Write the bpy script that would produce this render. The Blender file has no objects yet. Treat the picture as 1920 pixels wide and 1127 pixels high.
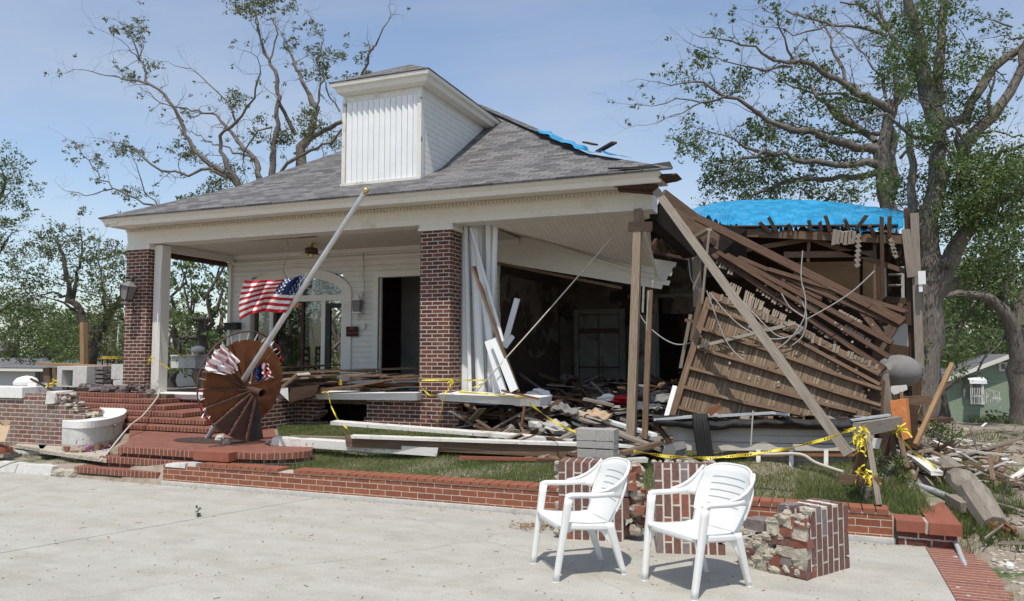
import bpy, math, random
import numpy as np
from mathutils import Vector, Matrix
rnd = random.Random(7); nr = np.random.RandomState(7)
R_ = math.radians
S = bpy.context.scene
COL = S.collection
# ---------------------------------------------------------------- camera
YAW, PITCH, F = R_(21.4), R_(3.94), 1440.0
CAM = Vector((0, 0, 1.7))
cd = bpy.data.cameras.new('camera'); cam = bpy.data.objects.new('camera', cd); COL.objects.link(cam)
cd.sensor_width = 36; cd.lens = 36*F/1920; cd.clip_end = 3000; cd.clip_start = .05
cam.location = CAM; cam.rotation_euler = (R_(90)+PITCH, 0, YAW)
S.camera = cam
# ---------------------------------------------------------------- sky, sun, exposure
SUN_EL, SUN_TRAVEL = R_(66), Vector((-.22, .97, 0)).normalized()     # travel = horizontal way the light goes
W = bpy.data.worlds.new('World'); S.world = W; W.use_nodes = True
nt = W.node_tree; bg = nt.nodes['Background']
sk = nt.nodes.new('ShaderNodeTexSky'); sk.sky_type = 'NISHITA'; sk.sun_disc = False
sk.sun_elevation = SUN_EL; sk.sun_rotation = math.atan2(-SUN_TRAVEL.x, -SUN_TRAVEL.y)
sk.air_density = 1.0; sk.dust_density = .9; sk.ozone_density = 1.6
tc = nt.nodes.new('ShaderNodeTexCoord'); mp = nt.nodes.new('ShaderNodeMapping'); mp.inputs['Scale'].default_value = (1.2, 1.2, 4.5)
mp.inputs['Rotation'].default_value = (0, R_(14), 0)
ns = nt.nodes.new('ShaderNodeTexNoise'); ns.inputs['Scale'].default_value = 1.3; ns.inputs['Detail'].default_value = 7; ns.inputs['Roughness'].default_value = .55
ns.inputs['Distortion'].default_value = .4
cr = nt.nodes.new('ShaderNodeValToRGB'); cr.color_ramp.elements[0].position = .42; cr.color_ramp.elements[1].position = .95
cr.color_ramp.elements[0].color = (0.1, .1, .1, 1); cr.color_ramp.elements[1].color = (.85, .85, .85, 1)
mx = nt.nodes.new('ShaderNodeMixRGB'); mx.inputs['Color2'].default_value = (3.9, 4.1, 4.35, 1)
L = nt.links.new
L(tc.outputs['Generated'], mp.inputs[0]); L(mp.outputs[0], ns.inputs['Vector']); L(ns.outputs['Fac'], cr.inputs[0])
L(cr.outputs[0], mx.inputs['Fac']); L(sk.outputs[0], mx.inputs['Color1']); L(mx.outputs[0], bg.inputs['Color'])
bg.inputs['Strength'].default_value = .15
sd = bpy.data.lights.new('sun', 'SUN'); sun = bpy.data.objects.new('sun', sd); COL.objects.link(sun)
sd.energy = 3.5; sd.angle = R_(.5); sd.color = (1, .94, .85)
dirv = Vector((SUN_TRAVEL.x*math.cos(SUN_EL), SUN_TRAVEL.y*math.cos(SUN_EL), -math.sin(SUN_EL)))
sun.rotation_euler = dirv.to_track_quat('-Z', 'Y').to_euler()
S.view_settings.view_transform = 'Standard'; S.view_settings.look = 'None'
S.view_settings.exposure = 0.2; S.view_settings.gamma = 1
# ---------------------------------------------------------------- picture point -> place
cR = Vector((math.cos(YAW), math.sin(YAW), 0)); cF = Vector((-math.sin(YAW)*math.cos(PITCH), math.cos(YAW)*math.cos(PITCH), math.sin(PITCH))); cU = cR.cross(cF)
def ray(x, y): return cF+cR*((x-960)/F)-cU*((y-563.5)/F)
def aY(x, y, Y): d = ray(x, y); return CAM+d*(Y/d.y)
def aX(x, y, X): d = ray(x, y); return CAM+d*(X/d.x)
def aZ(x, y, Z=0): d = ray(x, y); return CAM+d*((Z-1.7)/d.z)
def aP(x, y, p0, n): d = ray(x, y); n = Vector(n); return CAM+d*((Vector(p0)-CAM).dot(n)/d.dot(n))
def V(*a): return Vector(a)
# ---------------------------------------------------------------- mesh builder
class MB:
    def __init__(s): s.v = []; s.f = []; s.uv = []; s.mi = []; s.m = 0; s.off = (0, 0)
    def face(s, pts, uv=None):
        i = len(s.v); s.v += [tuple(p) for p in pts]; s.f.append(tuple(range(i, i+len(pts)))); s.mi.append(s.m)
        if uv is None:
            P = [Vector(p) for p in pts]; n = Vector((0, 0, 0))
            for a in range(len(P)):
                b = P[(a+1) % len(P)]; c = P[a]
                n += Vector(((c.y-b.y)*(c.z+b.z), (c.z-b.z)*(c.x+b.x), (c.x-b.x)*(c.y+b.y)))
            if n.length < 1e-12: n = Vector((0, 0, 1))
            n.normalize()
            t = Vector((1, 0, 0)) if abs(n.z) > .97 else Vector((0, 0, 1)).cross(n).normalized()
            b = n.cross(t); uv = [(p.dot(t)+s.off[0], p.dot(b)+s.off[1]) for p in P]
        s.uv.append(uv)
    def hexa(s, c, uvs=None):   # 8 corners: bottom 4 ccw, top 4
        for q in ((3, 2, 1, 0), (4, 5, 6, 7), (0, 1, 5, 4), (1, 2, 6, 5), (2, 3, 7, 6), (3, 0, 4, 7)): s.face([c[k] for k in q])
        return s
    def box(s, c, d, M=None, jit=0):
        c = Vector(c); h = [x/2 for x in d]
        q = [Vector((a*h[0], b*h[1], z*h[2])) for z in (-1, 1) for a, b in ((-1, -1), (1, -1), (1, 1), (-1, 1))]
        if jit: q = [p+Vector((rnd.uniform(-jit, jit), rnd.uniform(-jit, jit), rnd.uniform(-jit, jit))) for p in q]
        if M is not None: q = [M @ p for p in q]
        return s.hexa([c+p for p in q])
    def bb(s, a, b):  # box from min to max
        a, b = Vector(a), Vector(b); return s.box((a+b)/2, b-a)
    def beam(s, p, q, w, t, up=(0, 0, 1), rag=0):
        """bar from p to q; w = size across along 'side', t = size along 'up'"""
        p, q = Vector(p), Vector(q); d = q-p; Ln = d.length; d.normalize(); up = Vector(up)
        if abs(d.dot(up.normalized())) > .98: up = Vector((0, 1, 0)) if abs(d.y) < .9 else Vector((1, 0, 0))
        sd_ = d.cross(up).normalized(); u = sd_.cross(d)
        o = (rnd.uniform(0, 500), rnd.uniform(0, 500))
        cs = [(-1, -1), (1, -1), (1, 1), (-1, 1)]
        A = [p+sd_*(a*w/2)+u*(b*t/2)+d*rnd.uniform(-rag, rag) for a, b in cs]; B = [q+sd_*(a*w/2)+u*(b*t/2)+d*rnd.uniform(-rag, rag) for a, b in cs]
        acc = 0
        for k in range(4):
            j = (k+1) % 4; e = (A[j]-A[k]).length
            s.face([A[k], A[j], B[j], B[k]], [(o[0], o[1]+acc), (o[0], o[1]+acc+e), (o[0]+Ln, o[1]+acc+e), (o[0]+Ln, o[1]+acc)]); acc += e
        s.face(A[::-1]); s.face(B); return s
    def tube(s, pts, r, n=8, cap=True):
        pts = [Vector(p) for p in pts]; m = len(pts)
        if not hasattr(r, '__len__'): r = [r]*m
        rings = []; prev = None; lo = rnd.uniform(0, 90); acc = 0; accs = []
        for i in range(m):
            d = (pts[min(i+1, m-1)]-pts[max(i-1, 0)])
            d = d.normalized() if d.length > 1e-9 else Vector((0, 0, 1))
            if prev is None: a = d.orthogonal().normalized()
            else:
                a = prev-d*prev.dot(d); a = a.normalized() if a.length > 1e-6 else d.orthogonal().normalized()
            prev = a; b = d.cross(a)
            if i: acc += (pts[i]-pts[i-1]).length
            accs.append(acc)
            rings.append([pts[i]+(a*math.cos(2*math.pi*k/n)+b*math.sin(2*math.pi*k/n))*r[i] for k in range(n)])
        base = len(s.v)
        for g in rings: s.v += [tuple(p) for p in g]
        for i in range(m-1):
            for k in range(n):
                j = (k+1) % n; s.f.append((base+i*n+k, base+i*n+j, base+(i+1)*n+j, base+(i+1)*n+k)); s.mi.append(s.m)
                w0, w1 = 2*math.pi*r[i]*k/n, 2*math.pi*r[i]*(k+1)/n
                s.uv.append([(accs[i]+lo, w0), (accs[i]+lo, w1), (accs[i+1]+lo, w1), (accs[i+1]+lo, w0)])
        if cap and n > 2: s.face(rings[0][::-1]); s.face(rings[-1])
        return s
    def slab(s, pts, th):      # polygon with thickness vector
        pts = [Vector(p) for p in pts]; th = Vector(th); q = [p+th for p in pts]; n = len(pts)
        s.face(pts[::-1]); s.face(q)
        for k in range(n): j = (k+1) % n; s.face([pts[k], pts[j], q[j], q[k]])
        return s
    def grid(s, fn, nu, nv, uvf=None, shared=True):
        base = len(s.v)
        for j in range(nv+1):
            for i in range(nu+1): s.v.append(tuple(fn(i/nu, j/nv)))
        g = lambda i, j: base+j*(nu+1)+i
        uvf = uvf or (lambda u, v: (u, v))
        for j in range(nv):
            for i in range(nu):
                s.f.append((g(i, j), g(i+1, j), g(i+1, j+1), g(i, j+1))); s.mi.append(s.m)
                s.uv.append([uvf(i/nu, j/nv), uvf((i+1)/nu, j/nv), uvf((i+1)/nu, (j+1)/nv), uvf(i/nu, (j+1)/nv)])
        return s
    def ball(s, c, r, n=8, sc=(1, 1, 1), jit=0):
        c = Vector(c); base = len(s.v); m = n//2+1
        for j in range(m+1):
            t = math.pi*j/m
            for i in range(n):
                a = 2*math.pi*i/n; k = r*(1+rnd.uniform(-jit, jit))
                s.v.append((c.x+k*sc[0]*math.sin(t)*math.cos(a), c.y+k*sc[1]*math.sin(t)*math.sin(a), c.z+k*sc[2]*math.cos(t)))
        for j in range(m):
            for i in range(n):
                k = (i+1) % n; s.f.append((base+j*n+i, base+(j+1)*n+i, base+(j+1)*n+k, base+j*n+k)); s.mi.append(s.m); s.uv.append([(i/n, j/m), (i/n, (j+1)/m), ((i+1)/n, (j+1)/m), ((i+1)/n, j/m)])
        return s
    def build(s, name, mat, parent=None, smooth=False, solid=0, sub=0, bevel=0, weld=False, loc=None):
        me = bpy.data.meshes.new(name)
        o = bpy.data.objects.new(name, me); COL.objects.link(o)
        if parent is not None: org = Vector(parent['_o']); o.parent = parent
        else:
            org = Vector(loc) if loc is not None else None
            if org is None:
                A = np.array(s.v); org = Vector(((A[:, 0].min()+A[:, 0].max())/2, (A[:, 1].min()+A[:, 1].max())/2, A[:, 2].min()))
            o.location = org
        o['_o'] = tuple(org)
        vs = np.array(s.v)-np.array(org)
        me.from_pydata(vs.tolist(), [], s.f)
        ul = me.uv_layers.new(name='UVMap'); ul.data.foreach_set('uv', np.array([c for f in s.uv for c in f], dtype=np.float32).ravel())
        for m in (mat if isinstance(mat, (list, tuple)) else [mat]): me.materials.append(m)
        me.polygons.foreach_set('material_index', s.mi)
        if smooth: me.polygons.foreach_set('use_smooth', [True]*len(me.polygons))
        if weld: w = o.modifiers.new('w', 'WELD'); w.merge_threshold = .0005
        if solid: w = o.modifiers.new('s', 'SOLIDIFY'); w.thickness = solid; w.offset = 0
        if bevel: w = o.modifiers.new('b', 'BEVEL'); w.width = bevel; w.segments = 2; w.limit_method = 'ANGLE'; w.angle_limit = R_(40)
        if sub: w = o.modifiers.new('u', 'SUBSURF'); w.levels = sub; w.render_levels = sub
        me.update(); return o
def tag(o, label, cat, group=None, kind=None):
    o['label'] = label; o['category'] = cat
    if group: o['group'] = group
    if kind: o['kind'] = kind
    return o
def thing(name, label, cat, loc, group=None):
    o = bpy.data.objects.new(name, None); COL.objects.link(o); o.location = loc; o["_o"] = [float(q_) for q_ in loc]; o.empty_display_size = .1
    return tag(o, label, cat, group)
def struct(o): o['kind'] = 'structure'; return o
# ---------------------------------------------------------------- materials
def _new(name):
    m = bpy.data.materials.new(name); m.use_nodes = True; t = m.node_tree; b = t.nodes['Principled BSDF']; return m, t, b
def node(t, ty, **kw):
    n = t.nodes.new(ty)
    for k, v in kw.items():
        if k in n.inputs: n.inputs[k].default_value = v
        else: setattr(n, k, v)
    return n
def c4(c): return (c[0], c[1], c[2], 1)
def srgb(r, g, b): return tuple(((x/255)/12.92 if x/255 <= .04045 else ((x/255+.055)/1.055)**2.4) for x in (r, g, b))
def noisy(name, cols, scale=(1, 1, 1), ns=8, rough=.8, bump=.2, metal=0, coord='UV', patch=None, patch2=None, detail=6, spec=.3, lo=.3, hi=.7, bdist=.01, vor=None, transl=0):
    m, t, b = _new(name); l = t.links.new
    tc = node(t, 'ShaderNodeTexCoord'); mp = node(t, 'ShaderNodeMapping'); mp.inputs['Scale'].default_value = scale
    l(tc.outputs[coord], mp.inputs[0])
    n = node(t, 'ShaderNodeTexNoise', Scale=ns, Detail=detail, Roughness=.65); l(mp.outputs[0], n.inputs['Vector'])
    r = node(t, 'ShaderNodeValToRGB'); e = r.color_ramp.elements
    e[0].position = lo; e[1].position = hi; e[0].color = c4(cols[0]); e[1].color = c4(cols[-1])
    for k, c in enumerate(cols[1:-1]):
        x = e.new(lo+(hi-lo)*(k+1)/(len(cols)-1)); x.color = c4(c)
    l(n.outputs['Fac'], r.inputs[0]); out = r.outputs[0]
    for p in (patch, patch2):
        if not p: continue
        col, psc, th = p[:3]; pn = node(t, 'ShaderNodeTexNoise', Scale=psc, Detail=8, Roughness=.7)
        if len(p) > 3 and p[3] == 'uv': l(mp.outputs[0], pn.inputs['Vector'])
        else: l(tc.outputs['Object'], pn.inputs['Vector'])
        pr = node(t, 'ShaderNodeValToRGB'); pr.color_ramp.elements[0].position = th; pr.color_ramp.elements[1].position = th+(p[4] if len(p) > 4 else .06)
        l(pn.outputs['Fac'], pr.inputs[0]); x = node(t, 'ShaderNodeMixRGB'); x.inputs['Color2'].default_value = c4(col)
        l(pr.outputs[0], x.inputs['Fac']); l(out, x.inputs['Color1']); out = x.outputs[0]
    l(out, b.inputs['Base Color']); b.inputs['Roughness'].default_value = rough; b.inputs['Metallic'].default_value = metal
    b.inputs['Specular IOR Level'].default_value = spec
    if bump:
        bp = node(t, 'ShaderNodeBump', Strength=bump, Distance=bdist); l(n.outputs['Fac'], bp.inputs['Height']); l(bp.outputs[0], b.inputs['Normal'])
    return m
def brickmat(name, c1, c2, mortar, bw=.205, rh=.0677, ms=.006, rough=.85, dirt=None, coord='UV', rot=0, offset=.5, bump=.6, freq=2, sq=1.0, var=.35):
    m, t, b = _new(name); l = t.links.new
    tc = node(t, 'ShaderNodeTexCoord'); mp = node(t, 'ShaderNodeMapping'); mp.inputs['Rotation'].default_value = (0, 0, rot); l(tc.outputs[coord], mp.inputs[0])
    dn = node(t, 'ShaderNodeTexNoise', Scale=14, Detail=3); l(tc.outputs['Object'], dn.inputs['Vector'])
    sb = node(t, 'ShaderNodeVectorMath', operation='SUBTRACT'); l(dn.outputs['Color'], sb.inputs[0]); sb.inputs[1].default_value = (.5, .5, .5)
    sc = node(t, 'ShaderNodeVectorMath', operation='SCALE'); sc.inputs['Scale'].default_value = .012; l(sb.outputs[0], sc.inputs[0])
    ad = node(t, 'ShaderNodeVectorMath', operation='ADD'); l(mp.outputs[0], ad.inputs[0]); l(sc.outputs[0], ad.inputs[1])
    k = node(t, 'ShaderNodeTexBrick'); k.offset = offset; k.offset_frequency = freq; k.squash = sq
    k.inputs['Scale'].default_value = 1; k.inputs['Brick Width'].default_value = bw; k.inputs['Row Height'].default_value = rh
    k.inputs['Mortar Size'].default_value = ms; k.inputs['Mortar Smooth'].default_value = .3; k.inputs['Bias'].default_value = 0
    k.inputs['Color1'].default_value = c4(c1); k.inputs['Color2'].default_value = c4(c2); k.inputs['Mortar'].default_value = c4(mortar)
    l(ad.outputs[0], k.inputs['Vector'])
    n = node(t, 'ShaderNodeTexNoise', Scale=30, Detail=8, Roughness=.7); l(tc.outputs['Object'], n.inputs['Vector'])
    r = node(t, 'ShaderNodeMapRange'); r.inputs['From Min'].default_value = .3; r.inputs['From Max'].default_value = .7; r.inputs['To Min'].default_value = 1-var; r.inputs['To Max'].default_value = 1+var
    l(n.outputs['Fac'], r.inputs['Value'])
    x = node(t, 'ShaderNodeMixRGB', blend_type='MULTIPLY'); x.inputs['Fac'].default_value = 1; l(k.outputs['Color'], x.inputs['Color1']); l(r.outputs[0], x.inputs['Color2']); out = x.outputs[0]
    if dirt:
        dcol, dsc, th, amt = dirt; pn = node(t, 'ShaderNodeTexNoise', Scale=dsc, Detail=8, Roughness=.7); l(tc.outputs['Object'], pn.inputs['Vector'])
        pr = node(t, 'ShaderNodeValToRGB'); pr.color_ramp.elements[0].position = th; pr.color_ramp.elements[1].position = th+.15; pr.color_ramp.elements[1].color = (amt, amt, amt, 1)
        l(pn.outputs['Fac'], pr.inputs[0]); y = node(t, 'ShaderNodeMixRGB'); y.inputs['Color2'].default_value = c4(dcol); l(pr.outputs[0], y.inputs['Fac']); l(out, y.inputs['Color1']); out = y.outputs[0]
    l(out, b.inputs['Base Color']); b.inputs['Roughness'].default_value = rough; b.inputs['Specular IOR Level'].default_value = .2
    inv = node(t, 'ShaderNodeMath', operation='SUBTRACT'); inv.inputs[0].default_value = 1; l(k.outputs['Fac'], inv.inputs[1])
    mm = node(t, 'ShaderNodeMath', operation='MULTIPLY_ADD'); l(n.outputs['Fac'], mm.inputs[0]); mm.inputs[1].default_value = .35; l(inv.outputs[0], mm.inputs[2])
    bp = node(t, 'ShaderNodeBump', Strength=bump, Distance=.008); l(mm.outputs[0], bp.inputs['Height']); l(bp.outputs[0], b.inputs['Normal'])
    return m
def siding(name, col, line, pitch=.115, patch=None, axis=1, rough=.6):
    m, t, b = _new(name); l = t.links.new
    tc = node(t, 'ShaderNodeTexCoord'); sp = node(t, 'ShaderNodeSeparateXYZ'); l(tc.outputs['UV'], sp.inputs[0])
    d = node(t, 'ShaderNodeMath', operation='DIVIDE'); l(sp.outputs[axis], d.inputs[0]); d.inputs[1].default_value = pitch
    f = node(t, 'ShaderNodeMath', operation='FRACT'); l(d.outputs[0], f.inputs[0])
    r = node(t, 'ShaderNodeValToRGB'); e = r.color_ramp.elements; e[0].position = 0; e[0].color = c4(line); e[1].position = .07; e[1].color = c4(col)
    l(f.outputs[0], r.inputs[0]); out = r.outputs[0]
    n = node(t, 'ShaderNodeTexNoise', Scale=6, Detail=8, Roughness=.7); l(tc.outputs['Object'], n.inputs['Vector'])
    mr = node(t, 'ShaderNodeMapRange'); mr.inputs['To Min'].default_value = .78; mr.inputs['To Max'].default_value = 1.15; l(n.outputs['Fac'], mr.inputs['Value'])
    x = node(t, 'ShaderNodeMixRGB', blend_type='MULTIPLY'); x.inputs['Fac'].default_value = 1; l(out, x.inputs['Color1']); l(mr.outputs[0], x.inputs['Color2']); out = x.outputs[0]
    if patch:
        pcol, psc, th = patch; mp = node(t, 'ShaderNodeMapping'); mp.inputs['Scale'].default_value = (1, 1, 4) ; l(tc.outputs['Object'], mp.inputs[0])
        pn = node(t, 'ShaderNodeTexNoise', Scale=psc, Detail=8, Roughness=.75); l(mp.outputs[0], pn.inputs['Vector'])
        pr = node(t, 'ShaderNodeValToRGB'); pr.color_ramp.elements[0].position = th; pr.color_ramp.elements[1].position = th+.04
        l(pn.outputs['Fac'], pr.inputs[0]); y = node(t, 'ShaderNodeMixRGB'); y.inputs['Color2'].default_value = c4(pcol); l(pr.outputs[0], y.inputs['Fac']); l(out, y.inputs['Color1']); out = y.outputs[0]
    l(out, b.inputs['Base Color']); b.inputs['Roughness'].default_value = rough; b.inputs['Specular IOR Level'].default_value = .3
    bp = node(t, 'ShaderNodeBump', Strength=.8, Distance=.012); bp.invert = True; l(f.outputs[0], bp.inputs['Height']); l(bp.outputs[0], b.inputs['Normal'])
    return m
def leafmat(name, c1, c2, c3):
    m, t, b = _new(name); l = t.links.new
    tc = node(t, 'ShaderNodeTexCoord'); n = node(t, 'ShaderNodeTexNoise', Scale=1.1, Detail=6, Roughness=.8); l(tc.outputs['Object'], n.inputs['Vector'])
    n2 = node(t, 'ShaderNodeTexWhiteNoise'); n2.noise_dimensions = '2D'; l(tc.outputs['UV'], n2.inputs['Vector'])
    ad = node(t, 'ShaderNodeMath', operation='MULTIPLY_ADD'); l(n2.outputs['Value'], ad.inputs[0]); ad.inputs[1].default_value = .35; l(n.outputs['Fac'], ad.inputs[2])
    r = node(t, 'ShaderNodeValToRGB'); e = r.color_ramp.elements; e[0].position = .4; e[1].position = .95; e[0].color = c4(c1); e[1].color = c4(c3); x = e.new(.66); x.color = c4(c2)
    l(ad.outputs[0], r.inputs[0]); l(r.outputs[0], b.inputs['Base Color']); b.inputs['Roughness'].default_value = .45; b.inputs['Specular IOR Level'].default_value = .35
    tr = node(t, 'ShaderNodeBsdfTranslucent'); l(r.outputs[0], tr.inputs[0]); mx = node(t, 'ShaderNodeMixShader'); mx.inputs[0].default_value = .3
    l(b.outputs[0], mx.inputs[1]); l(tr.outputs[0], mx.inputs[2]); l(mx.outputs[0], t.nodes['Material Output'].inputs[0]); return m
WHITE = (.72, .71, .68)
m_white = noisy('white_paint', [(.60, .575, .51), (.73, .71, .65)], (1.5, 12, 1), 6, .55, .15, patch=((.30, .26, .20), 5, .68), patch2=((.5, .47, .4), 1.6, .58, 0, .2))
m_worn = noisy('worn_white_paint', [(.58, .56, .50), (.75, .735, .69)], (1.2, 14, 1), 6, .6, .25, patch=((.17, .13, .09), 7, .60), patch2=((.4, .37, .31), 2.5, .55, 0, .15))
m_cream = noisy('cream_paint', [(.56, .51, .41), (.66, .62, .52)], (1, 8, 1), 5, .6, .1, patch=((.3, .26, .2), 4, .72))
m_brick = brickmat('brick_dark_red', (.165, .062, .046), (.075, .034, .030), (.46, .41, .34), ms=.0085, dirt=((.32, .27, .22), 2.2, .58, .5))
m_brickgrey = brickmat('brick_weathered', (.20, .085, .062), (.20, .155, .135), (.48, .44, .38), ms=.008, dirt=((.36, .32, .28), 1.6, .50, .65))
m_brickred = brickmat('brick_orange_red', (.28, .102, .056), (.205, .074, .045), (.50, .46, .38), bw=.21, rh=.066, ms=.004, var=.2, dirt=((.38, .2, .14), 3, .66, .4), bump=.3)
m_rowlock = brickmat('brick_rowlock', (.235, .088, .055), (.165, .060, .042), (.42, .37, .31), bw=.072, rh=.30, ms=.005, var=.25, dirt=((.3, .24, .2), 3, .62, .45))
m_paver = brickmat('brick_paving_red', (.235, .098, .070), (.185, .076, .056), (.27, .15, .115), bw=.21, rh=.072, ms=.003, var=.22, dirt=((.36, .22, .17), 2, .56, .5), bump=.2)
m_paverlines = brickmat('brick_edging', (.25, .105, .075), (.195, .082, .06), (.44, .36, .30), bw=3.0, offset=0, rh=.075, ms=.005, var=.3, dirt=((.42, .36, .30), 3.5, .58, .6), bump=.4)
m_shingle = brickmat('asphalt_shingle', (.20, .195, .19), (.085, .083, .085), (.03, .03, .03), bw=.26, rh=.14, ms=.007, var=.3, bump=.5, dirt=((.15, .148, .145), .8, .5, .3))
def concmat():
    m = noisy('concrete', [(.385, .375, .335), (.43, .418, .375), (.46, .448, .405)], (1, 1, 1), 3.2, .9, .12, coord='Object', detail=10, patch=((.35, .34, .30), .42, .54, 0, .25), patch2=((.50, .475, .42), 1.7, .60, 0, .14), spec=.2, bdist=.004)
    t = m.node_tree; l = t.links.new; b = t.nodes['Principled BSDF']; src = b.inputs['Base Color'].links[0].from_socket
    tc = node(t, 'ShaderNodeTexCoord'); dn = node(t, 'ShaderNodeTexNoise', Scale=1.3, Detail=6); l(tc.outputs['Object'], dn.inputs['Vector'])
    ad = node(t, 'ShaderNodeMixRGB', blend_type='ADD'); ad.inputs['Fac'].default_value = .45; l(tc.outputs['Object'], ad.inputs['Color1']); l(dn.outputs['Color'], ad.inputs['Color2'])
    v = node(t, 'ShaderNodeTexVoronoi', Scale=.22, feature='DISTANCE_TO_EDGE'); l(ad.outputs[0], v.inputs['Vector'])
    r = node(t, 'ShaderNodeValToRGB'); r.color_ramp.elements[0].color = (.86, .85, .83, 1); r.color_ramp.elements[0].position = 0; r.color_ramp.elements[1].color = (1, 1, 1, 1); r.color_ramp.elements[1].position = .0022; l(v.outputs['Distance'], r.inputs[0])
    sp = node(t, 'ShaderNodeTexNoise', Scale=55, Detail=4, Roughness=.7); l(tc.outputs['Object'], sp.inputs['Vector']); r2 = node(t, 'ShaderNodeValToRGB'); r2.color_ramp.elements[0].position = .35; r2.color_ramp.elements[0].color = (.82, .81, .79, 1); r2.color_ramp.elements[1].position = .6; r2.color_ramp.elements[1].color = (1.03, 1.03, 1.03, 1); l(sp.outputs['Fac'], r2.inputs[0])
    x = node(t, 'ShaderNodeMixRGB', blend_type='MULTIPLY'); x.inputs['Fac'].default_value = 1; l(src, x.inputs['Color1']); l(r.outputs[0], x.inputs['Color2'])
    y = node(t, 'ShaderNodeMixRGB', blend_type='MULTIPLY'); y.inputs['Fac'].default_value = 1; l(x.outputs[0], y.inputs['Color1']); l(r2.outputs[0], y.inputs['Color2'])
    rt = node(t, 'ShaderNodeTexNoise', Scale=.9, Detail=9, Roughness=.75); mpp = node(t, 'ShaderNodeMapping'); mpp.inputs['Scale'].default_value = (1, 3.2, 1); mpp.inputs['Rotation'].default_value = (0, 0, .35); l(tc.outputs['Object'], mpp.inputs[0]); l(mpp.outputs[0], rt.inputs['Vector'])
    r3 = node(t, 'ShaderNodeValToRGB'); r3.color_ramp.elements[0].position = .38; r3.color_ramp.elements[0].color = (.88, .87, .84, 1); r3.color_ramp.elements[1].position = .56; r3.color_ramp.elements[1].color = (1, 1, 1, 1); l(rt.outputs['Fac'], r3.inputs[0])
    z = node(t, 'ShaderNodeMixRGB', blend_type='MULTIPLY'); z.inputs['Fac'].default_value = 1; l(y.outputs[0], z.inputs['Color1']); l(r3.outputs[0], z.inputs['Color2']); l(z.outputs[0], b.inputs['Base Color']); return m
m_conc = concmat()
m_stone = noisy('concrete_coping', [(.46, .45, .41), (.62, .61, .57)], (1, 1, 1), 12, .85, .3, coord='Object', patch=((.30, .29, .25), 3, .62, 0, .1))
m_cap = noisy('white_coping', [(.66, .65, .62), (.76, .75, .72)], (1, 1, 1), 10, .8, .2, coord='Object', patch=((.36, .34, .3), 4, .66, 0, .1))
m_block = noisy('cinder_block', [(.27, .26, .24), (.40, .39, .36)], (1, 1, 1), 60, .95, .5, coord='Object', patch=((.5, .49, .45), 9, .64, 0, .08))
m_mortar = noisy('lime_mortar', [(.34, .30, .24), (.55, .50, .41)], (1, 1, 1), 18, .95, .8, coord='Object', patch=((.25, .2, .16), 6, .62, 0, .06), bdist=.03)
m_b1 = noisy('brick_piece_red', [(.20, .08, .055), (.28, .115, .08)], (1, 1, 1), 25, .9, .5, coord='Object', patch=((.42, .37, .3), 7, .62, 0, .06))
m_b2 = noisy('brick_piece_dark', [(.115, .062, .052), (.205, .108, .088)], (1, 1, 1), 40, .75, .6, coord='Object', patch=((.28, .24, .21), 9, .64, 0, .1))
m_b3 = noisy('brick_piece_grey', [(.15, .13, .13), (.24, .2, .19)], (1, 1, 1), 25, .9, .5, coord='Object')
m_wood = noisy('bare_brown_wood', [(.07, .042, .026), (.15, .095, .06), (.22, .15, .10)], (1.2, 30, 1), 3, .8, .35, patch=((.26, .19, .13), .8, .56, 'uv', .12))
m_wooddk = noisy('dark_old_wood', [(.028, .017, .012), (.07, .042, .027), (.12, .075, .05)], (1.2, 26, 1), 3, .85, .35)
m_rafter = noisy('dark_rafter_wood', [(.040, .022, .014), (.085, .048, .031), (.13, .08, .053)], (1.2, 22, 1), 3, .85, .35)
m_woodgy = noisy('grey_weathered_wood', [(.13, .11, .09), (.24, .205, .165), (.33, .29, .24)], (1, 30, 1), 3, .85, .4)
m_woodtan = noisy('new_tan_wood', [(.22, .13, .06), (.36, .23, .12)], (1, 22, 1), 3, .75, .2)
m_woodrust = noisy('russet_wood', [(.13, .05, .025), (.26, .12, .06)], (1, 22, 1), 3, .75, .3)
m_lath = noisy('plaster_lath', [(.055, .036, .024), (.13, .088, .056), (.22, .16, .105), (.50, .41, .30)], (.35, 16, 1), 2.2, .85, .4, lo=.28, hi=.75)
m_lathlt = noisy('pale_lath', [(.15, .115, .085), (.34, .29, .22)], (1, 22, 1), 3, .85, .4)
m_black = noisy('tar_paper', [(.012, .011, .011), (.045, .042, .04)], (1, 1, 1), 8, .75, .5, coord='Object', patch=((.13, .12, .11), 5, .66, 0, .08))
m_void = noisy('void_shade_black', [(.006, .005, .004), (.018, .012, .009)], (1, 1, 1), 5, .95, .3, coord='Object')  # near-black colour that stands in for shade in deep gaps
m_siding = siding('white_lap_siding', (.67, .65, .59), (.16, .15, .13), .115, ((.2, .17, .13), 6, .66))
m_sidlap = siding('dormer_siding', (.68, .67, .62), (.12, .12, .11), .105, ((.28, .26, .23), 5, .62))
m_sidgrey = siding('grey_plank_siding', (.42, .39, .34), (.10, .085, .07), .20, ((.2, .14, .10), 3, .66), rough=.8)
m_bead = siding('beadboard', (.64, .60, .52), (.30, .27, .23), .085, ((.34, .28, .22), 4, .68), axis=0)
m_alum = noisy('white_aluminium', [(.70, .71, .70), (.78, .79, .78)], (1, 1, 1), 3, .4, .02, coord='Object', patch=((.5, .49, .45), 2.5, .66, 0, .1), spec=.5)
m_plastic = noisy('white_plastic', [(.70, .70, .67), (.77, .77, .745)], (1, 1, 1), 4, .38, .02, coord='Object', patch=((.52, .49, .42), 5, .64, 0, .14), spec=.45)
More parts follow.
